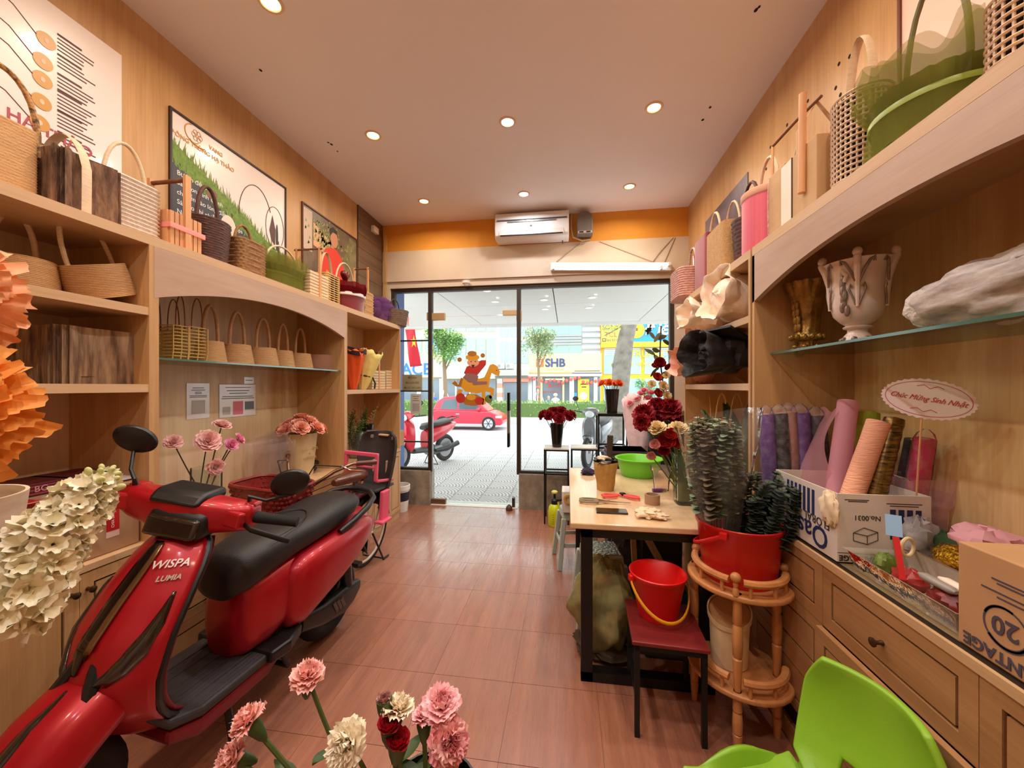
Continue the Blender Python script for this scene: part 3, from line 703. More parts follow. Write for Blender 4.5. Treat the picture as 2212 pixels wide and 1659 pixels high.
MB().lathe([(0,0),(.09,0),(.11,.16),(0,.16)],20).build('core',mat('purple_core',(150,110,150),.9),t,smooth=True)
l,w,h=lb(838,866,672,-1.85); tb=basket('small_wicker_basket','small grey brown wicker basket with black handle and pink ribbon',l,w,h,mat('grey_wicker',(136,112,92),.7,vary=((96,74,58),40,.3)),rows=8,amp=.004,weave=9,taper=.8,handle=.13,hm=m_black,hr=.005,seg=44)
for k in range(2): MB().tube([(.11,.03+.02*k,h*.8),(.13,.04+.03*k,h*.6),(.125,.05+.02*k,h*.3),(.135,.03+.03*k,.02)],1,6,flat=(.002,.012,(1,0,0))).build('ribbon_tail',m_pinkrib,tb,smooth=True)
# ---- baskets on the left shelves of the nearest unit
z1,z2=1.74,1.41
y,w,h=put(118,268,-1.93,590,z1); w=.26
t=basket('rope_basket','tan rope basket tipped over on the second left shelf',(-1.93,y+.04,z1+.038),.20,.13,m_tan,rows=20,amp=.0025,taper=1.08,handle=.20,hr=.008,hw=.17,hz=.6,rot=(R(20),0,R(4)),hm=m_tape)
y,w,h=put(-20,106,-2.02,570,z1); basket('rope_basket','upright tan rope basket on the second left shelf, half hidden by orange flower',(-2.02,y-.02,z1),.21,.13,m_tan,rows=20,amp=.0025,taper=1.12,handle=.17,hr=.009,hw=.12,hm=m_tape)
y,w,h=put(70,262,-1.97,712,z2); barkbox((-1.97,y,z2),w,h,'pale bark planter box on the third left shelf',m_barkl,depth=.24)
# ---- row on the left glass shelf
zg=1.53; XG=-2.0
def wirebasket(label,l,w,h,depth):
    t=thing('wire_basket',label,'basket',l,0,'yellow wire baskets on the left glass shelf')
    mb=MB(); rows=11
    for r in range(rows):
        u=r/(rows-1); q=1-.12*(1-min(1,u*3))**2
        e=.35; pts=[(depth/2*q*math.copysign(abs(cos(a))**e,cos(a)),w/2*q*math.copysign(abs(sin(a))**e,sin(a)),.006+u*(h-.008)) for a in [2*PI*k/36 for k in range(36)]]
        mb.tube(pts,.0028,5,closed=True)
    mb.build('wire_body',m_wire,t,smooth=True)
    mb=MB()
    for sx in (-1,1):
        for sy in (-1,0,1): mb.tube([(sx*depth/2*.9,sy*w*.46,.0),(sx*depth/2,sy*w*.48,h*.3),(sx*depth/2,sy*w*.48,h)],.003,5)
    mb.build('uprights',m_wire,t,smooth=True)
    MB().box(-depth*.43,depth*.43,-w*.43,w*.43,.002,.006).build('base',m_wire,t)
    MB().tube(handle_pts(w*.55,h*.9,.17,'y',x=depth/2*.9),.0028,6).build('handle',m_twig,t,smooth=True)
    MB().tube(handle_pts(w*.55,h*.9,.17,'y',x=-depth/2*.9),.0028,6).build('handle',m_twig,t,smooth=True)
    return t
y,w,h=put(332,375,XG,703,zg); wirebasket('yellow wire mesh basket on the left glass shelf, against the upright',(XG,y+.02,zg),w*.9,h,.16)
y,w,h=put(376,423,XG,708,zg); wirebasket('yellow wire mesh basket on the left glass shelf, beside the rope baskets',(XG,y,zg),w*.95,h,.16)
row=[(423,483,738,660),(482,540,745,674),(541,593,752,688),(592,629,758,700),(629,667,764,710)]
for k,(a,b,c,d) in enumerate(row):
    y,w,h=put(a,b,XG,c,zg); hh=on_x((a+b)/2,d,XG).z-on_x((a+b)/2,c,XG).z
    basket('rope_bucket','tan rope bucket on the left glass shelf, %s of five from the wire baskets'%('first','second','third','fourth','fifth')[k],(XG,y,zg),w*.72,h,m_tan,rows=18,amp=.0022,taper=1.3,handle=hh,hr=.009,hw=w*.56,hm=mat('braided_handle',(206,164,120),.7,vary=((170,122,84),(80,80,80),.3)),hz=.7,group='tan rope buckets on the left glass shelf')
y,w,h=put(667,713,XG,768,zg); basket('felt_bucket','plain brown felt bucket with thin handle, last on the left glass shelf',(XG,y,zg),w*.9,h,mat('brown_felt',(166,118,92),.9,bump=(200,.2)),rows=1,amp=0,taper=1.0,handle=.12,hr=.005,hw=w*.5,hax='x')
# ---- right top shelf, from the street towards the camera
XS=.985
def rb_(px0,px1,pyt,X=XS,zb=ZT):
    y,w,h=put(px0,px1,X,pyt,zb); return (X,y,zb),w*.93,h
l,w,h=rb_(1482,1512,585,.93); basket('rope_basket','pink and cream striped rope basket at the far end of right shelf',l,w,h,mat('pink_cream_rope',(232,196,180),.8,vary=((190,120,104),60,.3)),rows=13,amp=.006,square=3,sx=.9,handle=.17,hm=mat('striped_wrap',(226,206,186),.5,vary=((150,100,86),(90,90,90),.6)),hr=.008,hw=w*.6)
l,w,h=rb_(1508,1531,548); t=thing('foil_basket','narrow red and silver striped foil basket on the right shelf','basket',l)
for k in range(14):
    a=2*PI*k/14; MB().cbox((.062*cos(a),w*.46*sin(a),h/2),(.006,.016,h),(0,0,a)).build('foil_strip',mat('red_foil',(190,30,50),.2,.6) if k%2 else mat('silver_foil',(236,200,200),.2,.7),t)
MB().lathe([(0,0),(.058,0),(.058,h*.98),(0,h*.98)],20,(0,0,0),1,w*.45/.06).build('inner_box',mat('dark_red_card',(120,20,36),.6),t)
l,w,h=rb_(1529,1562,514); basket('gift_basket','dark red fabric box basket with cream arched handle',l,w,h,mat('crimson_fabric',(146,18,50),.8,sheen=.4),rows=1,amp=0,square=6,sx=.8,handle=.17,hm=m_tape,hr=.008,hw=w*.95,hz=.2)
l,w,h=rb_(1560,1608,492); basket('jute_box','square plain jute box basket with cream handle on right shelf',l,w,h,m_jute,rows=1,amp=0,square=6,sx=.75,handle=.16,hm=m_tape,hr=.006,hw=w*.8,hz=.3)
l,w,h=rb_(1604,1640,474); basket('wicker_basket','dark wicker basket with tall black arched handle on right shelf',l,w,h,m_dkw,rows=12,amp=.004,weave=12,taper=.75,handle=.20,hm=m_dkw,hr=.008,hw=w*1.15,seg=56,hz=.6)
l,w,h=rb_(1634,1690,414); tb=basket('fabric_basket','round pink pleated fabric basket with cream rim on right shelf',l,w,h,m_pink,rows=1,amp=0,handle=.17,hm=m_tape,hr=.008,hw=w*.9,seg=48,hz=.5)
MB().lathe([(w/2+.001,h-.035),(w/2+.005,h-.03),(w/2+.005,h-.004),(w/2,h)],48).build('rim_band',mat('peach_band',(238,180,150),.6),tb,smooth=True)
l,w,h=rb_(1690,1729,366); t=thing('kraft_box','narrow kraft board box with wooden twig handle on right shelf','box',l)
MB().box(-.06,.06,-w/2,w/2,0,h).build('box',m_kraft,t,bevel=.003)
MB().box(-.05,.05,-w/2+.01,w/2-.01,h,h+.002).build('opening',m_dark,t)  # dark sheet on the solid top, painted as shade inside an open box
MB().tube([(-.05,w*.4,h*.2),(-.05,w*.4,h+.14)],.006,8).build('post',m_pine,t,smooth=True)
MB().tube([(-.05,w*.42,h+.14),(-.03,-.1,h+.155),(-.02,-.24,h+.15)],.006,7).build('twig_handle',m_twig,t,smooth=True)
MB().tube(handle_pts(w*.75,h*.7,.2,'y',x=.03),.005,8).build('handle',m_tape,t,smooth=True)
MB().tube([(-.062,w/2,h),(-.063,w/2+.002,h*.6),(-.062,w/2,.05)],.004,5).build('wrapping',clear('cellophane',(255,250,245),.12,.1,frost=(60,.4)),t,smooth=True)
l,w,h=rb_(1727,1816,322); t=thing('kraft_box','large kraft and white board box with strap and stick handle on right shelf','box',l)
MB().box(-.075,.075,-w/2,w/2,0,h).build('box',m_kraft,t,bevel=.003)
MB().box(-.0765,-.074,w*.16,w/2,.0,h).build('white_face',mat('white_card',(236,216,196),.6),t)
MB().box(-.078,-.074,w*.15,w*.17,.0,h).build('dark_seam',m_groove,t)
MB().tube([(-.06,w*.12,h*.7),(-.06,w*.12,h+.1),(0,w*.04,h+.2),(.06,0,h+.1),(.06,0,h*.7)],1,6,flat=(.012,.002,(0,1,0))).build('strap_handle',m_kraft,t)
MB().tube([(-.086,-w*.2,h*.35),(-.082,-w*.2,h+.2)],.013,10).build('stick',m_pine,t,smooth=True)
l,w,h=rb_(1820,1908,212); basket('cane_basket','glossy white woven cane basket with broad arched strap on right shelf',l,w*.98,h,m_canew,style='lattice',sx=.9,handle=.21,hm=m_tape,hflat=(.014,.003),hw=w*.72,hz=.55)
l,w,h=rb_(1895,2150,90); tullebasket('green_tulle_basket','large green tulle wrapped basket with lime ribbon on the right shelf',(l[0]+.02,l[1],l[2]),w*.98,h*.82,.30,m_gt,m_greenrib,.25,mat('green_wrapped_handle',(112,104,60),.6),9,1.08,w*.6)
l,w,h=rb_(2150,2290,-20); basket('cane_basket','woven white cane basket at the right picture edge on top shelf',l,w,h,m_canew,style='lattice',sx=.9,handle=.2,hm=m_tape,hflat=(.014,.003))
# ------------------------------------------------------------------ red electric scooter (local frame: front = -y)
m_red=mat('satin_red_paint',(176,10,28),.38,.3,coat=.3,spec=.6)
m_redd=mat('dark_red_plastic',(120,16,30),.45)
m_rub=mat('black_rubber',(18,17,17),.7,bump=(160,.2))
m_seat=mat('black_vinyl_seat',(34,30,30),.5,bump=(220,.12))
m_step=mat('grey_ribbed_floorboard',(52,48,50),.6,bump=((120,6,6),.4))
m_smoke=mat('smoked_lens',(34,28,22),.08,coat=.6,spec=.8)
m_gloss=mat('piano_black',(10,9,10),.12,coat=.6)
m_gold=mat('smoky_chrome_trim',(150,128,92),.18,.9)
def se(y,zc,a,b,n=2.5,seg=28,dx=0,tilt=0):
    out=[]
    for k in range(seg):
        t=2*PI*k/seg; c,s=cos(t),sin(t)
        dz=b*math.copysign(abs(s)**(2/n),s)
        out.append((dx+a*math.copysign(abs(c)**(2/n),c),y+tilt*dz,zc+dz))
    return out
SR=thing('scooter','red electric scooter with black seat parked along the left cabinets','scooter',(-1.405,1.36,0),R(-3.5))
SR.rotation_euler=(0,R(5),R(-3.5))
FA,RA,WR=-.53,.64,.215
def wheel(y,name,w):
    prof=[]
    mb=MB(); n=40
    rings=[]
    for k in range(n):
        a=2*PI*k/n; c=(cos(a),sin(a)); ring=[]
        for j in range(12):
            b=2*PI*j/12; r=WR-.05+.05*cos(b); ring.append((w*sin(b),y+r*c[0],WR+r*c[1]))
        rings.append(ring)
    rings.append(rings[0]); mb.loft(rings,True,False,False); o=mb.build(name,m_rub,SR,smooth=True)
    mb=MB()
    for x0 in (-1,1):
        mb.loft([[(x0*w*.75,y+r*cos(2*PI*k/28),WR+r*sin(2*PI*k/28)) for k in range(28)] for r in (.135,.125)],True,False,False)
        for k in range(7):
            a=2*PI*k/7; mb.bar((x0*w*.6,y,WR),(x0*w*.6,y+.13*cos(a),WR+.13*sin(a)),.022,.02,(1,0,0))
    mb.loft([[(x,y+.13*cos(2*PI*k/28),WR+.13*sin(2*PI*k/28)) for k in range(28)] for x in (-w*.7,w*.7)],True,False,False)
    mb.loft([[(x,y+r*cos(2*PI*k/20),WR+r*sin(2*PI*k/20)) for k in range(20)] for x,r in ((-.06,.02),(-.055,.06),(.055,.06),(.06,.02))])
    mb.build('rim',mat('black_alloy',(30,28,28),.4,.5),o,smooth=True)
    return o
wheel(FA,'front_wheel',.052); wheel(RA,'rear_wheel',.06)
# front fender
path=[(y+.055,z,w,h) for y,z,w,h in [(-.36,.525,.085,.05),(-.42,.517,.105,.055),(-.49,.495,.118,.06),(-.56,.452,.122,.062),(-.63,.39,.118,.06),(-.69,.315,.105,.055),(-.735,.235,.08,.045),(-.755,.18,.04,.03)]]
rings=[];crest=[]
for i,(y,z,w,h) in enumerate(path):
    a=path[max(i-1,0)];b=path[min(i+1,len(path)-1)]; t=Vector((0,b[0]-a[0],b[1]-a[1])).normalized(); nrm=Vector((0,t.z,-t.y))
    if nrm.z<0: nrm=-nrm
    ring=[]
    for k in range(17):
        q=PI*k/16; c,s=cos(q),sin(q)
        off=h*abs(s)**.8-(.05*(abs(c)**4))
        p=Vector((w*math.copysign(abs(c)**.8,c),y,z))+nrm*off; ring.append(tuple(p))
    rings.append(ring); crest.append(Vector((0,y,z))+nrm*(h+.002))
MB().loft(rings,False).build('front_fender',m_red,SR,smooth=True,solid=.006,angle=60)
ins=[]
for i in range(15):
    u=i/14; f=u*2.9+2.1; k=int(f); r=f-k; p=crest[k].lerp(crest[min(k+1,7)],r); ins.append((p,.024*sin(PI*min(1,u*1.02))**.7*(.35+.65*u)+.001))
MB().loft([[(p.x-w-.012,p.y,p.z-.004),(p.x-w*.3,p.y,p.z+.004),(p.x+w*.3+.0,p.y,p.z+.004),(p.x+w+.0,p.y,p.z-.004)] for p,w in ins],False).build('fender_insert',m_smoke,SR,smooth=True,solid=.004)
# leg shield
ctl=[(0,.27,-.24,.12),(.05,.305,-.32,.145),(.1,.36,-.385,.165),(.22,.44,-.435,.19),(.36,.54,-.45,.205),(.52,.65,-.42,.205),(.68,.745,-.36,.188),(.82,.82,-.305,.165),(.92,.868,-.268,.135),(1,.89,-.245,.085)]
def shield(u,v,off=0):
    for i in range(len(ctl)-1):
        if v<=ctl[i+1][0]+1e-9:
            a,b=ctl[i],ctl[i+1]; r=(v-a[0])/(b[0]-a[0]); break
    z=a[1]+(b[1]-a[1])*r; y=a[2]+(b[2]-a[2])*r; w=(a[3]+(b[3]-a[3])*r)*.82
    x=w*u; return Vector((x,y-off+.085*abs(u)**2.2,z))
MB().grid(lambda u,v:shield(u*2-1,v),24,28).build('leg_shield',m_red,SR,smooth=True,solid=.014,angle=80)
edge=[shield(1,v/16) for v in range(17)]+[shield(1-2*k/8,1) for k in range(1,8)]+[shield(-1,1-v/16) for v in range(17)]
MB().tube([p+Vector((0,.008,0)) for p in edge],.011,8).build('edge_trim',m_black,SR,smooth=True)
MB().grid(lambda u,v:shield((u*2-1)*.93,.05+v*.9)+Vector((0,.05+.02*sin(PI*u),0)),12,14).build('inner_shield',m_redd,SR,smooth=True,solid=.01)
# black centre column with smoky trim
def strip(u0f,u1f,v0,v1,off,n=14):
    return MB().grid(lambda u,v:shield(u0f(v)+(u1f(v)-u0f(v))*u,v0+(v1-v0)*v,off),4,n)
strip(lambda v:-.22+.08*v,lambda v:.06+.18*v,.47,1.0,.011).build('centre_panel',m_gloss,SR,smooth=True,solid=.006)
strip(lambda v:.03+.16*v,lambda v:.15+.17*v,.50,.99,.017).build('chrome_strip',m_gold,SR,smooth=True,solid=.006)
strip(lambda v:-.20+.1*(1-v),lambda v:.03-.06*(1-v),.41,.5,.012,8).build('vent',m_gloss,SR,smooth=True,solid=.006)
for s_ in (-1,1):
    pts=[(.86,.72),(.85,.62),(.78,.52),(.64,.45),(.48,.405),(.30,.385)]; wd=[.006,.045,.06,.05,.035,.006]
    g=[]
    for q in range(26):
        f=q/25*4.999; k=int(f); r=f-k; r2=r*r*(3-2*r) if 0 else r
        u=pts[k][0]*(1-r)+pts[k+1][0]*r; v=pts[k][1]*(1-r)+pts[k+1][1]*r; w=wd[k]*(1-r)+wd[k+1]*r
        g.append([shield(s_*(u-w*1.3),v+w*.7,.009),shield(s_*u,v,.016),shield(s_*(u+w*1.3),v-w*.7,.009)])
    MB().loft(g,False).build('signal_lens',m_smoke,SR,smooth=True,solid=.006)
m_let=mat('silver_badge',(226,214,200),.25,.7)
def on_shield(u,v,off):
    p=shield(u,v); du=shield(u+.03,v)-shield(u-.03,v); dv=shield(u,v+.02)-shield(u,v-.02); n=du.cross(dv).normalized()
    if n.y>0: n=-n
    x=du.normalized(); y=n.cross(x); m=Matrix((x,y,n)).transposed(); return p+n*off,m.to_euler()
for w_,sz,u,v in (('WISPA',.034,.58,.84),('LUMIA',.022,.66,.775)):
    p,e=on_shield(u,v,.0135); text(w_,sz,m_let,SR,p,e,'badge_lettering',shear=.3,bold=.0006)
# floorboard and under trim
ring=lambda y,z,w,h:[(-w,y,z),(w,y,z),(w,y,z+h),(-w,y,z+h)]
MB().loft([ring(-.36,.40,.13,.03),ring(-.30,.325,.155,.035),ring(-.2,.29,.165,.035),ring(.05,.285,.165,.035),ring(.16,.29,.15,.035)]).build('floorboard',m_step,SR,bevel=.01)
for k in range(5): MB().box(-.11+.05*k,-.10+.05*k,-.2,.05,.318,.325).build('floor_rib',m_step,SR)
MB().loft([ring(-.30,.27,.15,.05),ring(-.2,.22,.16,.065),ring(.08,.22,.16,.065),ring(.2,.24,.13,.05)]).build('side_skirt',m_redd,SR,bevel=.015)
MB().loft([ring(.06,.285,.19,.05),ring(.15,.28,.2,.055),ring(.25,.29,.17,.05)]).build('rear_footrest',m_black,SR,bevel=.012)
# under-seat body
body=[se(.0,.47,.075,.15,3),se(.03,.47,.12,.165,3),se(.12,.475,.142,.17,3),se(.25,.505,.15,.155,2.8),se(.45,.55,.16,.12,2.6),se(.65,.585,.15,.09,2.5),se(.80,.605,.12,.065,2.4),se(.88,.62,.07,.04,2.3)]
MB().loft(body).build('seat_body',m_red,SR,smooth=True,angle=60)
for s_ in (-1,1):
    rg=[]
    for y,zc,a,b,nn in [(.175,.475,.02,.09,2.4),(.195,.475,.06,.135,2.6),(.26,.485,.085,.158,2.8),(.36,.505,.085,.15,2.8),(.52,.53,.082,.13,2.6),(.66,.555,.07,.105,2.5),(.78,.575,.05,.075,2.4),(.86,.585,.018,.035,2.2)]:
        rg.append(se(y,zc,a,b,nn,24,dx=s_*(.115+.0*y)))
    MB().loft(rg).build('side_panel',m_red,SR,smooth=True,angle=70)
MB().loft([se(.10,.33,.10,.06,3),se(.25,.32,.13,.07,3),se(.42,.36,.13,.06,3)]).build('battery_guard',m_black,SR,smooth=True)
MB().loft([se(.74,.585,.09,.055,2.4),se(.86,.60,.07,.045,2.4),se(.90,.605,.04,.03,2.2)]).build('tail_light',mat('red_tail_lens',(170,16,24),.15,coat=.5),SR,smooth=True)
MB().grid(lambda u,v:(.07*(u*2-1)*(1-.15*v),.80+.14*v,.54-.20*v+.02*(1-(u*2-1)**2)),8,6).build('rear_mudguard',m_black,SR,smooth=True,solid=.006)
MB().box(-.06,.06,.925,.935,.36,.44).build('number_plate_holder',m_black,SR)
# swing arm and motor cover
for s_ in (1,-1):
    MB().loft([se(.30,.29,.02,.04,3,16,s_*.115),se(.45,.25,.025,.055,3,16,s_*.12),se(.62,.235,.03,.075,3,16,s_*.12),se(.70,.24,.025,.06,3,16,s_*.12),se(.76,.25,.015,.03,3,16,s_*.12)]).build('swing_arm',m_black,SR,smooth=True)
    MB().tube([(s_*.115,.66,.27),(s_*.12,.60,.50)],.022,12).tube([(s_*.115,.652,.30),(s_*.12,.61,.46)],.032,12).build('shock_absorber',mat('shock_black',(26,24,24),.3,.3),SR,smooth=True)
    for k in range(3): MB().cbox((s_*.148,.52+.03*k,.255-.004*k),(.006,.02,.07),(R(30),0,0)).build('cooling_fin',mat('fin_grey',(84,80,78),.4,.4),SR)
# seat
ss=[(-.06,.645,.05,.045,2.2),(-.042,.65,.098,.078,2.4),(.015,.668,.122,.09,2.6),(.10,.69,.132,.084,2.8),(.22,.705,.134,.07,3),(.36,.712,.138,.066,3),(.44,.722,.14,.068,3),(.55,.735,.138,.066,3),(.66,.742,.128,.058,2.8),(.73,.745,.105,.045,2.6),(.765,.745,.06,.025,2.2)]
MB().loft([se(y,z,a,b,n,32) for y,z,a,b,n in ss]).build('seat',m_seat,SR,smooth=True,angle=70)
seam=[(.13*cos(PI*k/16-PI/2)*1.0,.30+.16*sin(PI*k/16-PI/2+PI/2)*1.0-.02,0) for k in range(17)]
MB().tube([(.118*sin(-PI/2+PI*k/20),.10+.30*cos(-PI/2+PI*k/20),.777+.010*cos(-PI/2+PI*k/20)) for k in range(21)],.0025,5).build('seat_seam',m_black,SR,smooth=True)
MB().tube([(.15,.50,.66),(.165,.60,.69),(.165,.72,.725),(.14,.82,.75),(.08,.875,.762),(0,.89,.765),(-.08,.875,.762),(-.14,.82,.75),(-.165,.72,.725),(-.165,.60,.69),(-.15,.50,.66)],.016,10).build('grab_rail',m_black,SR,smooth=True)
for s_ in (-1,1): MB().tube([(s_*.13,.60,.65),(s_*.158,.64,.70)],.016,8).build('rail_mount',m_black,SR,smooth=True)
# steering head
MB().tube([(0,-.36,.62),(0,-.16,1.0)],.03,10).build('steering_stem',m_black,SR,smooth=True)
for s_ in (-1,1): MB().tube([(s_*.07,FA,WR),(s_*.07,-.47,.50),(s_*.03,-.42,.60)],.02,8).build('front_fork',m_black,SR,smooth=True)
hb=[]
def hring(x,yc,zc,dy,dz,n=3.2):
    out=[]
    for k in range(24):
        t=2*PI*k/24; c,s=cos(t),sin(t); out.append((x,yc+dy*math.copysign(abs(c)**(2/n),c),zc+dz*math.copysign(abs(s)**(2/n),s)))
    return out
HB=[(-.235,-.14,1.0,.03,.03),(-.225,-.14,1.0,.042,.045),(-.17,-.155,1.0,.055,.052),(-.09,-.162,.995,.062,.062),(0,-.165,.995,.068,.066),(.09,-.162,.995,.062,.062),(.17,-.155,1.0,.055,.052),(.225,-.14,1.0,.042,.045),(.235,-.14,1.0,.03,.03)]
HO=MB().loft([hring(*h) for h in HB]).build('handlebar_cover',m_red,SR,smooth=True,angle=60)
_c=Vector((0,-.15,.985)); HO.matrix_local=Matrix.Translation(_c+Vector((-.02,.0,-.032)))@Euler((0,R(5),R(12))).to_matrix().to_4x4()@Matrix.Translation(-_c)
for s_ in (-1,1): MB().cbox((s_*.195,-.198,1.005),(.07,.03,.055),(R(-8),0,s_*R(-12))).build('cover_bulge',m_red,HO,bevel=.008); 
def facebox(x0,x1,y0,y1,z0,z1,rake,m,nm,b): 
    mb=MB(); mb.add([(x0,y0,z0),(x1,y0,z0),(x1,y1,z0),(x0,y1,z0),(x0,y0+rake,z1),(x1,y0+rake,z1),(x1,y1,z1),(x0,y1,z1)],[(0,3,2,1),(4,5,6,7),(0,1,5,4),(1,2,6,5),(2,3,7,6),(3,0,4,7)])
    return mb.build(nm,m,HO,bevel=b,bseg=4,smooth=True)
hl=facebox(-.075,.125,-.262,-.13,.925,1.022,.03,m_black,'headlight_housing',.03)
mb=MB(); mb.add([(-.062,-.268,.937),(.112,-.268,.937),(.112,-.247,1.0),(-.062,-.247,1.0),(-.062,-.23,.937),(.112,-.23,.937),(.112,-.20,1.0),(-.062,-.20,1.0)],[(0,1,2,3),(4,7,6,5),(0,4,5,1),(1,5,6,2),(2,6,7,3),(3,7,4,0)]); mb.build('headlight_lens',m_smoke,HO,bevel=.012,bseg=3,smooth=True)
facebox(-.09,.09,-.24,-.09,1.035,1.075,.045,m_black,'instrument_pod',.018)
for s_ in (-1,1):
    MB().tube([(s_*.23,-.14,1.0),(s_*.245,-.138,1.0),(s_*.37,-.115,.995),(s_*.375,-.114,.995)],[.02,.021,.0175,.019],14).build('grip',m_rub,HO,smooth=True)
    MB().tube([(s_*.215,-.175,.985),(s_*.26,-.20,.98),(s_*.32,-.195,.97),(s_*.365,-.18,.955),(s_*.385,-.172,.95)],1,8,flat=(.010,.005,(0,0,1))).build('brake_lever',m_black,HO,smooth=True)
    MB().cbox((s_*.205,-.125,1.035),(.05,.05,.03)).build('switch_pod',m_red,HO,bevel=.008)
def mirror(bx,tip,tilt):
    b=Vector(bx); tp=Vector(tip)
    o=MB().tube([b,b+Vector((0,-.01,.03)),b.lerp(tp,.5)+Vector((0,-.015,.0)),tp],[.010,.007,.006,.006],8).build('mirror_stem',m_black,HO,smooth=True)
    mb=MB(); c=tp+Vector((0,.0,.045)); rot=Euler(tilt).to_matrix(); rings=[]
    for d,s in ((-.018,.2),(-.016,.6),(-.008,.93),(0,1),(.008,.98),(.01,.9)):
        rings.append([c+rot@Vector((.068*s*cos(2*PI*k/28),d,.05*s*sin(2*PI*k/28))) for k in range(28)])
    mb.loft(rings); mb.build('mirror',m_black,HO,smooth=True)
    mb=MB(); mb.loft([[c+rot@Vector((.06*s*cos(2*PI*k/28),.0105,.043*s*sin(2*PI*k/28))) for k in range(28)] for s in (.01,1)],True,True,False); mb.build('mirror_glass',m_chrome,HO)
mirror((-.20,-.15,1.04),(-.27,-.105,1.15),(R(10),R(22),R(28)))
mirror((.20,-.13,1.04),(.325,-.115,1.09),(R(10),R(-26),R(16)))
# side stand
MB().tube([(.10,-.06,.25),(.155,-.07,.1),(.185,-.075,.012)],.013,8).cbox((.185,-.08,.010),(.06,.05,.01)).build('side_stand',m_black,SR,smooth=True)
MB().tube([(.09,.20,.25),(.10,.26,.12),(-.10,.26,.12),(-.09,.20,.25)],.012,8).build('centre_stand',m_black,SR,smooth=True)
# ------------------------------------------------------------------ bicycle with child seat and red wicker basket
m_cream2=mat('cream_bike_paint',(232,214,190),.35,coat=.3)
m_leather=mat('brown_saddle_leather',(92,48,34),.35,coat=.3)
m_rw=mat('red_brown_plastic_wicker',(150,44,36),.4,vary=((104,26,22),40,.3))
m_pkp=mat('pink_plastic',(236,96,126),.45)
m_cs=mat('charcoal_child_seat',(58,50,48),.6)
BK=thing('bicycle','cream bicycle with child seat and red wicker basket parked by the drawers','bicycle',(-1.60,2.47,0))
BK.rotation_euler=(0,R(3),R(-5))
by=lambda y:y            # local: front = -y
rw=(0,.36,.27); fw=(0,-.56,.27); RW_=.27
def bwheel(c,nm):
    a=[2*PI*k/48 for k in range(48)]
    o=MB().tube([(0,c[1]+.255*cos(q),c[2]+.255*sin(q)) for q in a],.017,8,closed=True).build(nm,m_rub,BK,smooth=True)
    MB().tube([(0,c[1]+.238*cos(q),c[2]+.238*sin(q)) for q in a],.011,6,closed=True).build('rim',m_cream2,o,smooth=True)
    mb=MB()
    for k in range(28):
        q=2*PI*k/28+.1; q2=q+(.35 if k%2 else -.35); s=.025*(1 if k%2 else -1)
        mb.tube([(s,c[1]+.022*cos(q2),c[2]+.022*sin(q2)),(0,c[1]+.235*cos(q),c[2]+.235*sin(q))],.0014,4,caps=False)
    mb.build('spokes',m_chrome,o)
    MB().tube([(-.045,c[1],c[2]),(.045,c[1],c[2])],.018,10).build('hub',m_chrome,o,smooth=True)
    g=[]
    for k in range(15):
        q=R(10)+R(165)*k/14 if nm=='rear_wheel' else R(30)+R(150)*k/14
        g.append([(x,c[1]+(.285+dz)*cos(q),c[2]+(.285+dz)*sin(q)) for x,dz in ((-.028,-.01),(-.016,.004),(0,.008),(.016,.004),(.028,-.01))])
    MB().loft(g,False).build('mudguard',m_black if nm=='rear_wheel' else m_cream2,BK,smooth=True,solid=.003)
bwheel(rw,'rear_wheel'); bwheel(fw,'front_wheel')
bb=(0,.0,.26); st=(0,.14,.62); hd=(0,-.38,.72); hd2=(0,-.40,.62)
MB().tube([bb,st],.016,10).tube([hd2,bb],.019,10).tube([(0,-.395,.66),(0,-.2,.48),(0,.06,.42)],.015,10).tube([hd,(0,-.43,.52)],.019,10).build('frame',m_cream2,BK,smooth=True)
for s in (-1,1):
    MB().tube([(s*.02,.02,.26),(s*.05,.36,.27)],.009,8).tube([(s*.02,.12,.55),(s*.05,.36,.27)],.008,8).build('stay',m_cream2,BK,smooth=True)
    MB().tube([(s*.03,-.43,.52),(s*.05,-.49,.42),(s*.05,-.56,.27)],.011,8).build('fork_leg',m_chrome,BK,smooth=True)
MB().tube([st,(0,.165,.70)],.012,8).build('seat_post',m_chrome,BK,smooth=True)
MB().loft([se(-.06,.745,.02,.02,2.2,20),se(-.03,.745,.03,.03,2.2,20),se(.05,.745,.045,.035,2.2,20),se(.13,.75,.085,.04,2.2,20),se(.19,.755,.095,.042,2.2,20),se(.23,.757,.07,.03,2.2,20)]).build('saddle',m_leather,BK,smooth=True)
for s in (-1,1): MB().tube([(s*.05,.17,.70),(s*.055,.17,.72)],.02,10).build('saddle_spring',m_chrome,BK,smooth=True)
MB().tube([hd,(0,-.365,.80)],.014,8).build('stem',m_chrome,BK,smooth=True)
MB().tube([(-.29,-.16,.93),(-.24,-.20,.93),(-.17,-.28,.89),(-.08,-.355,.81),(0,-.365,.80),(.08,-.355,.81),(.17,-.28,.89),(.24,-.20,.93),(.29,-.16,.93)],.011,10).build('handlebar',mat('worn_chrome',(150,120,96),.25,.9),BK,smooth=True)
for s in (-1,1):
    MB().tube([(s*.255,-.19,.93),(s*.34,-.10,.93)],.016,10).build('grip',m_leather,BK,smooth=True)
    MB().tube([(s*.20,-.25,.92),(s*.25,-.24,.90),(s*.31,-.17,.885)],.006,6).build('brake_lever',m_chrome,BK,smooth=True)
    MB().tube([(s*.20,-.26,.92),(s*.13,-.40,.95),(s*.05,-.42,.80),(s*.02,-.40,.65)],.004,5).build('brake_cable',m_black,BK,smooth=True)
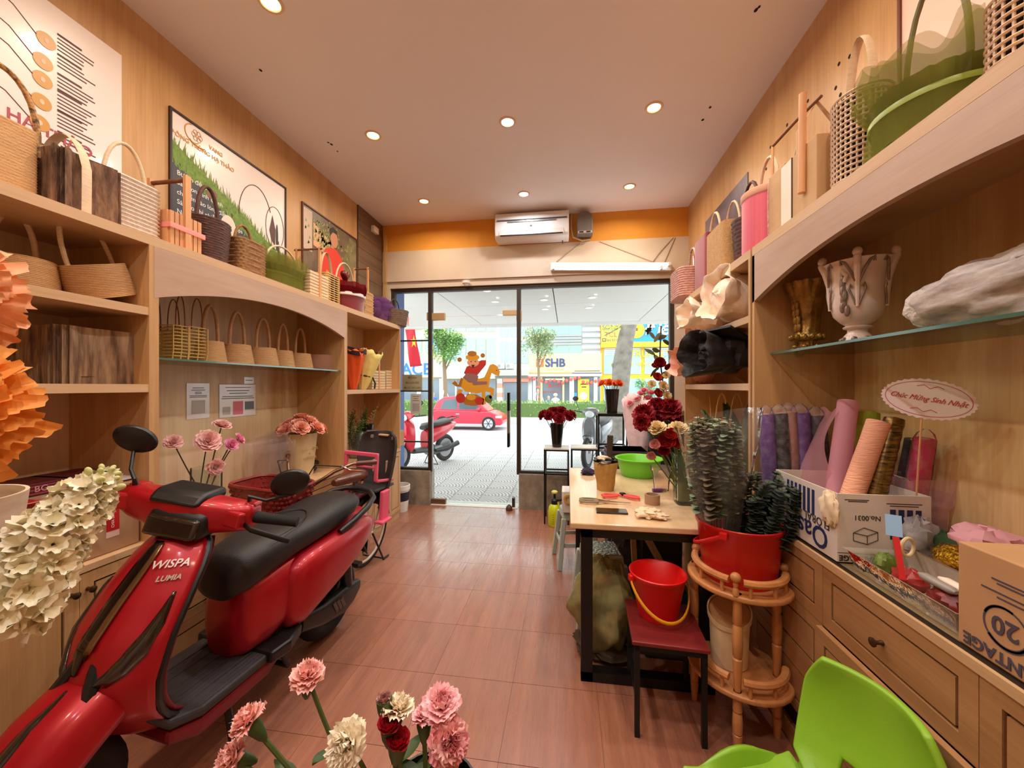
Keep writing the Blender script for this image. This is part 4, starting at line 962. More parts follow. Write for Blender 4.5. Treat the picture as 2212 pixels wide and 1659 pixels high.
# basket (basket weave of raised pads)
bt=MB(); cz0,cz1=.64,.87; yc=-.56
def bring(u,o=0):
    a=.12+.045*u+o; b=.095+.035*u+o; z=cz0+(cz1-cz0)*u; e=.45
    return [(a*math.copysign(abs(cos(t))**e,cos(t))*1.15,yc+b*math.copysign(abs(sin(t))**e,sin(t)),z) for t in [2*PI*k/48 for k in range(48)]]
bt.loft([bring(0),bring(1)],True,True,False); bo=bt.build('wicker_basket',m_rw,BK,solid=.004)
mb=MB()
for r in range(9):
    u=(r+.5)/9
    for k in range(26):
        t=2*PI*(k+.5*(r%2))/26; e=.45; a=.12+.045*u+.003; b=.095+.035*u+.003
        x=a*math.copysign(abs(cos(t))**e,cos(t))*1.15; y=yc+b*math.copysign(abs(sin(t))**e,sin(t)); ang=math.atan2(y-yc,x)
        nx,ny=cos(t),sin(t)
        flatx=abs(x)>.95*a*1.15; 
        mb.sph((x,y,cz0+(cz1-cz0)*u),.012,6,4,(.55 if flatx else 1.25,1.25 if flatx else .55,.75))
mb.build('woven_pads',m_rw,bo,smooth=True)['kind']='stuff'
MB().tube(bring(1),.009,6,closed=True).build('basket_rim',m_rw,bo,smooth=True)
# child seat on the rear rack
MB().box(-.05,.05,.12,.56,.585,.60).build('rear_rack',m_chrome,BK)
for s in (-1,1): MB().tube([(s*.05,.50,.59),(s*.055,.36,.27)],.006,6).build('rack_stay',m_chrome,BK,smooth=True)
cs=[]
for z,w,y in ((.46,.10,.44),(.52,.12,.47),(.60,.14,.49),(.70,.155,.51),(.82,.165,.53),(.93,.165,.55),(1.0,.15,.56),(1.035,.11,.565)):
    cs.append([(x*w,y-.10*abs(x)**2.5,z) for x in [-1+2*i/12 for i in range(13)]])
MB().loft(cs,False).build('child_seat_back',m_cs,BK,smooth=True,solid=.02,bevel=.004)
MB().loft([[(x*.13,y,.62-.02*(1-x*x)) for x in [-1+2*i/8 for i in range(9)]] for y in (.26,.36,.50)],False).build('child_seat_base',m_cs,BK,smooth=True,solid=.02)
for sx in (-.06,.06):
    MB().cbox((sx,.505,.74),(.016,.03,.12)).build('seat_slot',mat('slot_light',(196,168,130),.6),BK,bevel=.006)
MB().cbox((0,.535,1.0),(.09,.03,.016)).build('seat_slot',MATS['slot_light'],BK,bevel=.006)
for sx in (-.1,.1): MB().cbox((sx,.525,.985),(.03,.04,.03)).build('strap_buckle',mat('buckle_grey',(150,138,128),.5),BK,bevel=.005)
a=[(.13,.24,.80),(.13,.24,.92),(-.13,.24,.92),(-.13,.24,.80)]
MB().bar((.13,.24,.70),(.13,.24,.90),.025).bar((-.13,.24,.70),(-.13,.24,.90),.025).bar((-.14,.24,.895),(.14,.24,.895),.028).bar((-.13,.24,.80),(.13,.24,.80),.016).bar((.13,.24,.70),(.13,.48,.66),.02).bar((-.13,.24,.70),(-.13,.48,.66),.02).build('safety_bar',m_pkp,BK,bevel=.005)
for s in (-1,1):
    MB().cbox((s*.15,.34,.50),(.03,.10,.22)).build('leg_guard',m_pkp,BK,bevel=.008)
    MB().cbox((s*.16,.32,.385),(.07,.14,.02)).build('foot_rest',m_pkp,BK,bevel=.005)
MB().tube([(.02,.0,.26),(.03,.0,.26)],.085,24).build('chain_wheel',m_chrome,BK,smooth=True)
MB().tube([(.035,0,.26),(.06,.10,.14)],.008,6).tube([(-.035,0,.26),(-.06,-.10,.38)],.008,6).build('crank',m_chrome,BK,smooth=True)
MB().cbox((.09,.10,.14),(.07,.05,.02)).build('pedal',m_black,BK)
MB().cbox((-.09,-.10,.38),(.07,.05,.02)).build('pedal',m_black,BK)
MB().tube([(.05,.36,.25),(.09,.46,.02),(-.09,.46,.02),(-.05,.36,.25)],.008,6).tube([(.09,.46,.012),(.09,.54,.012)],.008,6).build('kickstand',m_blackm,BK,smooth=True)
MB().sph((0,-.43,.62),.028,12,8,(1,.7,1)).build('lamp',m_chrome,BK,smooth=True)
# ------------------------------------------------------------------ right foreground: plant stand, buckets, stool, chair, bin
m_oak=wood('varnished_beech',(214,150,92),(190,122,68),'z',.35,fine=30,spec=.5)
m_oakh=wood('varnished_beech_flat',(214,150,92),(190,122,68),'y',.35,fine=30,spec=.5)
m_redp=mat('red_plastic',(206,26,24),.35,spec=.5)
m_yel=mat('yellow_plastic',(240,168,30),.4)
m_creamp=mat('cream_plastic',(238,214,168),.45)
m_lime=mat('lime_green_plastic',(136,186,44),.42,bump=(300,.05))
ps=thing('plant_stand','two tier turned wood corner plant stand by the right drawers','stand',(.70,1.70,0))
LEGS=[(-.06,-.135),(.13,-.03),(-.135,.12),(.10,.155)]
def turned(x,y,z0,z1,r=.016):
    h=z1-z0; prof=[(0,z0),(r*.7,z0),(r*.8,z0+.02),(r*1.05,z0+h*.28),(r*1.05,z0+h*.33),(r*.75,z0+h*.345),(r*1.05,z0+h*.36),(r*1.15,z0+h*.5),(r*1.0,z0+h*.66),(r*.75,z0+h*.68),(r*1.05,z0+h*.70),(r*.95,z0+h*.95),(r*.9,z1),(0,z1)]
    return MB().lathe(prof,14,(x,y,0))
ZS1,ZS2=.245,.615
for x,y in LEGS:
    for a,b in ((0,ZS1),(ZS1,ZS2)): turned(x,y,a,b).build('leg',m_oak,ps,smooth=True)
def fan(r,z0,z1,n=30):
    pts=[]
    # rounded wedge: straight against the cabinet, curved to the room
    for k in range(n): 
        a=2*PI*k/n; q=1+.06*cos(2*a+.6); pts.append((r*q*cos(a)*.96,.01+r*q*sin(a)*1.08))
    return pts
for z in (ZS1,ZS2):
    mb=MB(); mb.prism(fan(.185,0,0),lambda u,v,w:(u,v,z-.022+w),.022); mb.build('tier',m_oakh,ps,bevel=.008,bseg=3)
def rail(a0,a1,z,r=.165):
    pts=[(r*cos(a)*.96,.01+r*sin(a)*1.08,z+.052) for a in [a0+(a1-a0)*i/10 for i in range(11)]]
    o=MB().tube(pts,1,8,flat=(.014,.015,(0,0,1))).build('gallery_rail',m_oak,ps,smooth=True)
    for i in (1,5,9):
        p=pts[i]; MB().tube([(p[0],p[1],z),(p[0],p[1],z+.045)],.007,8).build('spindle',m_oak,o,smooth=True)
for z in (ZS2,ZS1):
    for a0,a1 in ((R(150),R(235)),(R(252),R(335))): rail(a0,a1,z)
for a in (R(145),R(243),R(345)):
    x,y=.165*cos(a)*.96,.01+.165*sin(a)*1.08
    MB().lathe([(0,0),(.012,0),(.012,.02),(.007,.028),(.01,.04),(.008,.05)],12,(x,y,ZS2)).sph((x,y,ZS2+.066),.019,12,8).build('finial',m_oak,ps,smooth=True)
def bucket(name,label,loc,rb,rt,h,m,hm,hdrop,hax=0.0,cat='bucket',up=False):
    t=thing(name,label,cat,loc)
    prof=[(0,0),(rb,0),(rb+.002,.01),(rb+(rt-rb)*.97,h-.02),(rt+.004,h-.016),(rt+.007,h-.003),(rt+.003,h),(rt-.003,h-.004),(rb-.004,.008),(0,.008)]
    MB().lathe(prof,48).build('body',m,t,smooth=True,angle=50)
    pts=[]
    for i in range(21):
        a=PI*i/20; u=(rt+.012)*cos(a); v=sin(a)
        q=Vector((u,-(rt+.012)*v*.99 if not up else 0,h-.025-hdrop*v)); q.rotate(Euler((0,0,hax))); pts.append(q)
    MB().tube(pts,1,8,flat=(.008,.004,(0,0,1))).build('handle',hm,t,smooth=True)
    for s in (-1,1):
        q=Vector((s*(rt+.006),0,h-.025)); q.rotate(Euler((0,0,hax))); MB().cbox(q,(.022,.03,.03),(0,0,hax)).build('handle_lug',m,t,bevel=.005)
    return t
bk=bucket('bucket','large red plastic bucket of eucalyptus on the plant stand',(.705,1.715,ZS2+.001),.132,.157,.23,m_redp,m_redp,.10,R(-130))
# wooden-top stool with black frame and small bucket
def floorpt(px,py): return on_z(px,py,0)
A=Vector((.283,1.585,0)); B=Vector((.540,1.573,0)); ang=math.atan2((B-A).y,(B-A).x)
so=thing('stool','black metal stool with dark red wood top in front of the work table','stool',(.41,1.735,0),R(-3))
hs=.385
MB().box(-.145,.145,-.16,.16,hs-.016,hs).build('seat_board',wood('dark_red_board',(140,44,42),(108,28,28),'x',.4,fine=20),so,bevel=.004)
for x,y in ((-.125,-.145),(.125,-.145),(-.125,.14),(.125,.14)): MB().bar((x,y,0),(x,y,hs-.016),.02).build('leg',m_blackm,so)
for a,b in (((-.135,-.145),(.135,-.145)),((-.135,.14),(.135,.14)),((-.125,-.15),(-.125,.14)),((.125,-.15),(.125,.14))): MB().bar((a[0],a[1],hs-.026),(b[0],b[1],hs-.026),.02).build('top_rail',m_blackm,so)
MB().bar((-.125,.14,.16),(.125,.14,.16),.025).build('stretcher',m_blackm,so)
MB().bar((-.125,-.14,.16),(-.125,.14,.16),.018).build('stretcher',m_blackm,so)
bucket('bucket','small red plastic bucket with yellow handle on the stool',(.40,1.79,hs+.001),.082,.116,.192,mat('bright_red_plastic',(224,20,20),.35),m_yel,.135,R(14))
# waste bin on the lower tier
t=thing('waste_bin','cream plastic waste bin with slanted lid on the stand lower tier','bin',(.675,1.73,ZS1+.001))
n=36; zr=lambda a,k:.245+.035*sin(a+.5)
rg=[]
for r,f in ((.066,0),(.068,.01),(.076,.9),(.083,.91),(.084,1.0),(.078,1.0)):
    rg.append([(r*cos(2*PI*k/n),r*sin(2*PI*k/n),f*(zr(2*PI*k/n,0)-.03) if f else 0) for k in range(n)])
MB().loft(rg,True,True,False).build('bin_body',m_creamp,t,smooth=True,angle=40)
MB().loft([[(.079*s*cos(2*PI*k/n),.079*s*sin(2*PI*k/n),(zr(2*PI*k/n,0)-.04)*s+(1-s)*.20) for k in range(n)] for s in (1,.5,.02)],True,False,True).build('swing_lid',mat('tan_plastic',(206,160,112),.5),t,smooth=True)
# lime green plastic child chair, seen from above behind
ch=thing('chair','lime green moulded plastic chair in the lower right foreground','chair',(.535,1.02,0),R(0))
# local: seat centre 0, back along direction bd (to the right), opening towards the table
ch.rotation_euler=(0,0,R(-74))
ZSE=.30
def seatf(u,v):
    x=(u-.5)*.36; y=(v-.5)*.34
    return (x,y,ZSE+.02*abs(2*u-1)**2.2+.012*(2*v-1)**4-.01)
mb=MB(); rgs=[]
MB().grid(seatf,14,14).build('seat',m_lime,ch,smooth=True,solid=.02,bevel=.006,angle=60)
bkp=[]
for i in range(17):
    v=i/16; z=ZSE+.005+.33*v; w=.10+.075*sin(PI*min(1,v*.62+.12))-.16*max(0,v-.72)**1.3; y=.17+.10*v+.03*sin(PI*v)
    if v<.16: w=.125-.16*v
    bkp.append([(w*u,y-.05*abs(u)**2,z) for u in [-1+2*k/16 for k in range(17)]])
mb=MB().loft(bkp,False)
# grip slot: drop the faces round the slot
base=[]
for f in mb.f:
    c=[sum(mb.v[i][k] for i in f)/4 for k in range(3)]
    if abs(c[0])<.055 and ZSE+.07<c[2]<ZSE+.115: continue
    base.append(f)
mb.f=base; mb.build('backrest',m_lime,ch,smooth=True,solid=.018,bevel=.006,angle=70)
MB().grid(lambda u,v:((u-.5)*.28*(1-.0*v),.155+.02*v,ZSE-.01+.045*v),10,4).build('back_fillet',m_lime,ch,smooth=True,solid=.018)
for s in (-1,1):
    MB().grid(lambda u,v,s=s:(s*(.165+.02*u),-.12+.26*v,ZSE+.005+.05*u*sin(PI*v)),5,10).build('side_wing',m_lime,ch,smooth=True,solid=.016)
for x,y in ((-.15,-.14),(.15,-.14),(-.15,.14),(.15,.14)):
    MB().loft([[(x*(1+.18*k)+dx*(1-.3*k),y*(1+.15*k)+dy*(1-.3*k),(ZSE-.01)*(1-k)) for dx,dy in ((-.03,-.03),(.03,-.03),(.03,.03),(-.03,.03))] for k in (0,.5,1)]).build('leg',m_lime,ch,bevel=.01,bseg=3)
# ------------------------------------------------------------------ work table
m_top=wood('worn_pale_tabletop',(234,204,164),(216,178,132),'y',.14,fine=10,spec=.9)
tb=thing('work_table','pale wood work table on black steel frames at the right','table',(.36,2.45,0))
TX0,TX1,TY0,TY1,TZ=.015,.72,1.825,3.07,.76
MB().box(TX0,TX1,TY0,TY1,TZ-.028,TZ).build('tabletop',m_top,tb,world=True,bevel=.006,bseg=3)
for y in (TY0+.03,TY1-.10):
    for x in (TX0+.05,TX1-.11): MB().box(x,x+.055,y,y+.055,.0,TZ-.03).build('leg',m_blackm,tb,world=True)
    MB().box(TX0+.05,TX1-.055,y,y+.055,.0,.045).build('foot_rail',m_blackm,tb,world=True)
    MB().box(TX0+.05,TX1-.055,y,y+.055,TZ-.075,TZ-.03).build('top_rail',m_blackm,tb,world=True)
for x in (TX0+.055,TX1-.10): MB().box(x,x+.04,TY0+.06,TY1-.08,TZ-.07,TZ-.03).build('long_rail',m_blackm,tb,world=True)
# ------------------------------------------------------------------ things on the work table
def tz(px,py): return on_z(px,py,TZ)
def crumple(mb,c,r,seed,sc=(1,1,1),seg=22,rg=14,k=.28):
    rng=random.Random(seed); ph=[rng.uniform(0,6.28) for _ in range(8)]
    def f(a,t): return 1+k*(sin(3*a+ph[0]+2*sin(2*t+ph[4]))*sin(t)*.5+.4*sin(5*t+4*a+ph[1])+.35*sin(7*a-3*t+ph[2])*sin(t)+.25*sin(11*t+ph[3]+5*sin(a)))
    return mb.sph(c,r,seg,rg,sc,f)
m_paper=mat('brown_wrapping_paper',(196,156,84),.7,vary=((170,126,60),12,.3),bump=(26,.8))
p=tz(1308,1058); t=thing('wrapped_pot','pot wrapped in brown paper with knife inside, on the work table','pot',(p.x,p.y,TZ))
MB().lathe([(0,0),(.05,0),(.055,.04),(.062,.10),(.074,.17),(.072,.175),(.06,.10),(.04,.01),(0,.01)],40,mod=lambda a,i,r,z:r*(1+.05*sin(5*a+9*z*6)+.03*sin(11*a))).build('paper_wrap',m_paper,t,smooth=True,angle=70)
crumple(MB(),(0,0,.178),.068,4,(1,1,.38)).build('black_plastic_top',mat('black_bin_liner',(24,26,22),.25),t,smooth=True)
crumple(MB(),(-.015,-.02,.20),.035,7,(1.2,1,.4)).build('paper_scrap',mat('pale_scrap',(222,196,160),.7),t,smooth=True)
MB().cbox((.025,.0,.265),(.036,.018,.15),(0,R(3),0)).build('knife_handle',mat('dark_wood_handle',(62,50,42),.5),t,bevel=.006)
p=tz(1380,1027); t=thing('basin','bright green plastic basin on the far end of the table','basin',(p.x,p.y,TZ))
MB().lathe([(0,0),(.115,0),(.125,.012),(.14,.06),(.148,.115),(.165,.122),(.168,.128),(.160,.131),(.144,.122),(.12,.016),(0,.012)],56).build('basin',mat('green_plastic_basin',(110,200,40),.35),t,smooth=True,angle=50)
MB().cbox((-.19,.03,.105),(.06,.03,.014)).build('rim_handle',MATS['green_plastic_basin'],t,bevel=.005)
MB().sph((0,0,.03),.11,20,8,(1,1,.2)).build('content',mat('pale_green_content',(196,206,140),.6),t,smooth=True)
p=tz(1270,1025); t=thing('dark_cloth','small crumpled dark purple cloth on the work table','cloth',(p.x,p.y,TZ))
crumple(MB(),(0,0,.02),.045,12,(1.1,1,.55)).build('cloth',mat('dark_purple_cloth',(46,34,62),.8),t,smooth=True)
# scissors, secateurs, phone, tape, gloves
m_stl=mat('brushed_steel',(190,182,170),.28,.9); m_gr=mat('olive_grey_handle',(140,122,92),.45)
p=tz(1315,1088); t=thing('scissors','steel scissors with olive loop handles on the work table','scissors',(p.x,p.y,TZ),R(-4))
for s in (-1,1):
    pts=[(-.105+.05*cos(a),s*.018+.016*sin(a)*1.2,.012) for a in [2*PI*k/20 for k in range(20)]]
    MB().tube(pts,.006,8,closed=True).build('loop_handle',m_gr,t,smooth=True)
    MB().loft([[(-.055,s*.02-.006,.008),(-.055,s*.02+.006,.008),(-.055,s*.02+.006,.016),(-.055,s*.02-.006,.016)],[(0,-.006,.008),(0,.006,.008),(0,.006,.015),(0,-.006,.015)],[(.115,-s*.004-.001,.010),(.115,-s*.004+.001,.010),(.115,-s*.004+.001,.012),(.115,-s*.004-.001,.012)]]).build('blade',m_stl,t)
MB().tube([(0,0,.006),(0,0,.019)],.006,10).build('pivot',m_stl,t,smooth=True)
p=tz(1340,1076); t=thing('secateurs','red handled pruning shears lying open on the work table','shears',(p.x,p.y,TZ),R(8))
m_rh=mat('coral_red_grip',(236,84,78),.45)
MB().tube([(.012,0,.014),(-.02,.02,.014),(-.07,.028,.014),(-.10,.012,.014),(-.095,-.014,.014),(-.06,-.02,.014),(-.02,-.006,.014)],.0085,8).build('grip',m_rh,t,smooth=True)
MB().tube([(.02,0,.014),(.04,-.02,.014),(.065,-.05,.014),(.09,-.055,.014),(.095,-.03,.014),(.07,-.005,.014),(.04,.005,.014)],.0085,8).build('grip',m_rh,t,smooth=True)
MB().cbox((.015,.01,.02),(.03,.025,.018),(0,0,.4)).build('spring_joint',m_black,t,bevel=.004)
MB().loft([[(.02,.01,.012),(.03,.02,.012),(.03,.02,.018),(.02,.01,.018)],[(.055,.035,.012),(.062,.042,.012),(.062,.042,.016),(.055,.035,.016)]]).build('blade',m_stl,t)
p=tz(1321,1106); t=thing('phone','black smartphone lying on the work table edge','phone',(p.x,p.y,TZ),R(0))
MB().box(-.078,.078,-.036,.036,.0,.0085).build('case',mat('gold_black_phone',(70,56,40),.25,.6),t,bevel=.004); MB().box(-.074,.074,-.033,.033,.0085,.0095).build('screen',mat('phone_screen',(12,14,16),.06,coat=.8),t)
p=tz(1409,1088); t=thing('tape_roll','roll of brown packing tape standing on the work table','tape',(p.x,p.y,TZ))
MB().lathe([(.032,0),(.04,0),(.04,.052),(.032,.052),(.032,0)],36).build('roll',mat('brown_tape',(176,140,108),.35),t,smooth=True,angle=40)
p=tz(1408,1118); t=thing('crumpled_gloves','pair of crumpled cream gloves near the table front','gloves',(p.x,p.y,TZ))
m_gl=mat('cream_glove',(240,214,176),.7)
crumple(MB(),(-.01,.005,.022),.05,21,(1.15,.9,.42),k=.34).build('glove',m_gl,t,smooth=True); crumple(MB(),(.03,-.02,.016),.036,23,(1.1,.8,.4),k=.34).build('glove',m_gl,t,smooth=True)
for k in range(4): MB().tube([(-.04+.006*k,.02-.016*k,.02),(-.062,.03-.02*k,.018),(-.078,.03-.022*k,.012)],[.010,.009,.006],8).build('glove_finger',m_gl,t,smooth=True)
p=tz(1421,1063); t=thing('marker','purple marker with metal tip lying on the work table','marker',(p.x,p.y,TZ),R(10))
MB().tube([(-.032,0,.011),(.012,0,.011),(.03,0,.011)],[.011,.011,.008],12).build('barrel',mat('purple_plastic',(108,60,130),.4),t,smooth=True); MB().tube([(.03,0,.011),(.05,0,.011)],.006,10).build('tip',m_stl,t,smooth=True)
p=tz(1430,1064); t=thing('plastic_cup','clear plastic cup on the work table beside the vase','cup',(p.x+.01,p.y+.06,TZ))
MB().lathe([(0,.002),(.042,0),(.044,.01),(.052,.09),(.058,.12),(.066,.124),(.067,.145),(.063,.145),(.056,.12),(.04,.008),(0,.008)],32).build('cup',clear('cup_plastic',(255,250,245),.09,.08),t,smooth=True)
# glass vase
VP=tz(1480,1092); VX,VY=VP.x+.02,VP.y+.05
t=thing('flower_vase','square clear glass vase of ranunculus stems on the work table','vase',(VX,VY,TZ))
MB().lathe([(0,0),(.058,0),(.06,.01),(.066,.27),(.062,.27),(.056,.02),(0,.02)],32,square=3).build('glass',clear('vase_glass',(240,246,236),.05,.03),t,smooth=True)
MB().lathe([(0,.021),(.055,.021),(.0575,.12),(0,.12)],28,square=3).build('water',clear('murky_water',(196,190,140),.35,.05),t,smooth=True)
# red bead decoration
p=tz(1520,1118); t=thing('bead_ornament','dark red glass bead ornament at the table corner','ornament',(p.x-.01,p.y,TZ))
for k in range(7): MB().sph((jig(.016),jig(.02),.012+.012*(k%3)),.013,10,7).build('bead',mat('dark_red_glass',(110,10,20),.1,coat=.6),t,smooth=True)
# ------------------------------------------------------------------ under and beside the table
m_mint=mat('mint_grey_plastic',(176,190,176),.4)
def pstool(label,loc,h,top,bot,rz=0,foil=False):
    t=thing('plastic_stool',label,'stool',loc,rz)
    MB().loft([[(sx*q,sy*q,z) for sx,sy in ((-1,-1),(1,-1),(1,1),(-1,1))] for q,z in ((top*.9,h),(top,h-.012),(top*1.06,h-.07))]).build('seat',m_mint,t,bevel=.012,bseg=3)
    for sx in (-1,1):
        for sy in (-1,1):
            MB().loft([[(sx*(top+(bot-top)*u)+dx,sy*(top+(bot-top)*u)+dy,(h-.05)*(1-u)) for dx,dy in ((-.018,-.018),(.018,-.018),(.018,.018),(-.018,.018))] for u in (0,1)]).build('leg',m_mint,t,bevel=.006)
    q=top+(bot-top)*.55; z=h*.42
    for a,b in (((-q,-q),(q,-q)),((q,-q),(q,q)),((q,q),(-q,q)),((-q,q),(-q,-q))): MB().bar((a[0],a[1],z),(b[0],b[1],z),.012,.028).build('cross_rail',m_mint,t)
    if foil:
        o=MB().box(-top*.86,top*.86,-top*.86,top*.86,h,h+.004).build('foil_top',mat('patterned_foil',(206,214,206),.18,.8,bump=(60,1.0)),t)
    return t
pstool('mint plastic stool with patterned foil top under the work table',(.20,2.36,0),.43,.11,.15,R(6),True)
pstool('mint plastic stool standing by the left table edge',(.065,3.12,0),.43,.11,.15,R(10))
t=thing('white_box','white board box with yellow tape ring on stool by the table','box',(.01,3.06,.434)); 
MB().box(-.05,.05,-.09,.09,0,.16).build('box',mat('white_card_box',(232,226,216),.6),t,bevel=.003)
MB().loft([[( .0+r*cos(2*PI*k/24),-.093-d,.11+r*sin(2*PI*k/24)) for k in range(24)] for r,d in ((.022,0),(.036,0),(.036,.02),(.022,.02),(.022,0))],True,False,False).build('tape_ring',mat('yellow_tape',(222,178,84),.4),t,smooth=True,angle=40)
t=thing('basin','dark red plastic basin of cut stems under the table','basin',(.27,2.62,0)); MB().lathe([(0,0),(.10,0),(.13,.12),(.14,.125),(.125,.12),(.095,.012),(0,.012)],36).build('basin',mat('dark_red_basin',(120,20,28),.4),t,smooth=True)
# big translucent bag of trimmings
p=on_z(1300,1425,0); t=thing('rubbish_bag','translucent olive plastic bag of flower trimmings under the table','bag',(.19,2.10,0))
crumple(MB(),(0,0,.245),.17,31,(.95,1.0,1.4),30,22,.16).build('bag',clear('olive_bag_film',(206,200,140),.28,.12,frost=(9,.6)),t,smooth=True)
for k in range(26):
    a=random.uniform(0,6.28); r=random.uniform(0,.10); z=random.uniform(.06,.40)
    crumple(MB(),(r*cos(a),r*sin(a),z),random.uniform(.025,.05),k,(1,1,.6),10,7,.3).build('trimming',mat(('dry_leaf','dark_leaf_litter','faded_petal')[k%3],((120,110,60),(70,66,38),(206,140,110))[k%3],.8),t,smooth=True)
crumple(MB(),(0,0,.04),.14,33,(1,1,.3)).build('litter_base',mat('litter_brown',(74,58,36),.9),t,smooth=True)
t=thing('box','small white printed carton under the right end of table','box',(.60,2.62,.0)); MB().box(-.06,.06,-.05,.05,.43,.55).build('carton',mat('white_printed_carton',(214,196,186),.6),t); MB().box(-.055,.055,-.0505,-.05,.47,.50).build('print',mat('red_print',(170,70,60),.6),t); MB().box(-.12,.12,-.06,.14,0,.43).build('crate',mat('black_crate',(28,24,24),.6),t)
for k,(a,b) in enumerate((((.42,2.40,.0),(.40,2.50,.66)),((.46,2.35,.52),(.58,2.42,.30)))):
    t=thing('wood_stick','pale wooden stick %s under the table'%('standing upright','leaning slantwise')[k],'stick',(0,0,0)); t.location=((a[0]+b[0])/2,(a[1]+b[1])/2,0)
    MB().bar(a,b,.03,.03).build('stick',wood('pale_pine_bar',(214,180,140),(190,150,108),'z',.6),t,world=True)
t=thing('waste_bin','dark green plastic bin behind the stool under the table','bin',(.50,2.14,0)); MB().loft([[(sx*q,sy*q*.8,z) for sx,sy in ((-1,-1),(1,-1),(1,1),(-1,1))] for q,z in ((.10,0),(.14,.30),(.15,.31),(.135,.305),(.095,.02))]).build('bin',mat('dark_green_plastic',(34,62,52),.45),t,bevel=.006)
t=thing('rubbish_bag','black rubbish bag slumped under the back of the table','bag',(.47,2.80,0)); crumple(MB(),(0,0,.2),.18,44,(1.0,.9,1.15),26,18,.2).build('bag',mat('black_bag_film',(20,20,22),.3),t,smooth=True)
# ------------------------------------------------------------------ flower stands by the window
def fstand(label,x0,x1,y0,y1,h,topm,mid=None,group='black metal flower stands by the window'):
    t=thing('flower_stand',label,'stand',((x0+x1)/2,(y0+y1)/2,0),0,group); w=.016
    MB().box(x0,x1,y0,y1,h-.012,h).build('top',topm,t,world=True)
    for x in (x0,x1-w):
        for y in (y0,y1-w): MB().box(x,x+w,y,y+w,0,h-.012).build('leg',m_blackm,t,world=True)
    for z in [h-.028]+([mid] if mid else []):
        for a in ((x0,x1,y0,y0+w),(x0,x1,y1-w,y1),(x0,x0+w,y0,y1),(x1-w,x1,y0,y1)): MB().box(*a,z,z+w).build('rail',m_blackm,t,world=True)
    return t
m_stone=mat('white_stone_top',(226,222,216),.3)
fstand('low black metal flower stand with dark top holding red carnations',-.235,.02,3.92,4.17,.77,m_stone,.5)
fstand('low black metal flower stand with white top beside the carnation stand',.04,.32,4.0,4.25,.77,m_stone,.5)
fstand('tall black metal flower stand holding orange flowers',.30,.585,3.86,4.12,1.135,m_blackm,.79)
def fvase(label,loc,h,rt,rb):
    t=thing('flower_vase',label,'vase',loc)
    MB().lathe([(0,0),(rb,0),(rt,h),(rt-.006,h),(rb-.006,.01),(0,.01)],28).build('vase',mat('glossy_black_vase',(14,13,14),.25,coat=.3),t,smooth=True,angle=40); return t
FV1=(on_y(1203,965,4.04).x,4.04,.77); fvase('tall black vase of red carnations on low stand',FV1,.245,.072,.048)
FV2=(on_y(1322,890,3.98).x,3.98,1.135); fvase('tall black vase of orange flowers on the tall stand',FV2,.24,.074,.052)
# yellow pump sprayer
p=on_z(1198,1136,0); t=thing('spray_bottle','yellow green pump sprayer on floor under the flower stand','sprayer',(p.x,p.y,0))
MB().lathe([(0,0),(.055,0),(.065,.02),(.066,.15),(.055,.2),(.03,.225),(0,.225)],28,mod=lambda a,i,r,z:r*(1+.015*sin(8*a)*(1 if z<.02 else 0))).build('tank',mat('yellow_green_plastic',(202,214,20),.35),t,smooth=True,angle=50)
MB().lathe([(0,.22),(.034,.22),(.034,.26),(.02,.275),(.012,.28),(.012,.33),(0,.33)],20).build('pump_head',m_black,t,smooth=True,angle=40)
MB().lathe([(0,.33),(.03,.33),(.032,.345),(.02,.355),(0,.356)],18).build('pump_knob',mat('pale_yellow_plastic',(226,222,120),.4),t,smooth=True)
MB().tube([(.03,0,.26),(.07,-.02,.27)],.012,8).build('nozzle',m_black,t,smooth=True); MB().tube([(.035,-.03,.25),(.055,-.045,.16)],.009,8).build('trigger',MATS['yellow_green_plastic'],t,smooth=True)
for k in range(5): MB().box(-.02,-.003,-.0665,-.0655,.04+.022*k,.042+.022*k).build('level_mark',m_black,t)
# black bin with grey lid beside the shelf end
t=thing('bin','black barrel bin with grey lid at the end of right shelf','bin',(.83,3.42,0)); MB().lathe([(0,0),(.13,0),(.15,1.16),(0,1.16)],28).build('barrel',m_black,t,smooth=True,angle=40); MB().lathe([(0,1.23),(.10,1.225),(.155,1.2),(.16,1.165),(.15,1.16)],28).build('lid',mat('grey_lid',(150,146,140),.35),t,smooth=True)
t=thing('storage_box','dark ribbed storage box behind the green basin','box',(.50,3.45,0)); MB().box(-.16,.16,-.15,.15,0,.86).build('box',mat('dark_grey_box',(60,52,52),.6),t)
for k in range(5): MB().box(-.165,.165,-.155,.155,.70+.035*k,.72+.035*k).build('rib',mat('dark_plum_rib',(74,58,60),.5),t)
# ------------------------------------------------------------------ right glass shelf: vases and wrapped bundle
ZG=1.555+.0005; XV=1.04
y,w,h=put(1705,1790,XV,610,ZG); t=thing('bronze_vase','antique bronze fluted vase on the right glass shelf','vase',(XV,y,ZG))
m_bz=mat('antique_bronze_cast',(196,154,76),.35,.6,vary=((120,84,36),26,.4),bump=(60,.35))
s=h; pr=[(0,0),(.052,0),(.05,.03),(.035,.06),(.028,.10),(.03,.14),(.05,.16),(.056,.2),(.05,.23),(.044,.27),(.042,.40),(.05,.6),(.062,.8),(.08,.95),(.084,1.0),(.076,.98),(.056,.8),(.04,.5),(0,.4)]
MB().lathe([(r*1.0,z*s) for r,z in pr],72,mod=lambda a,i,r,z:r*(1+(.035*abs(sin(6*a)) if i>9 else .05*sin(12*a)*(1 if 0<i<9 else 0)))+(.008*cos(12*a) if i in (13,14) else 0)).build('body',m_bz,t,smooth=True,angle=60)
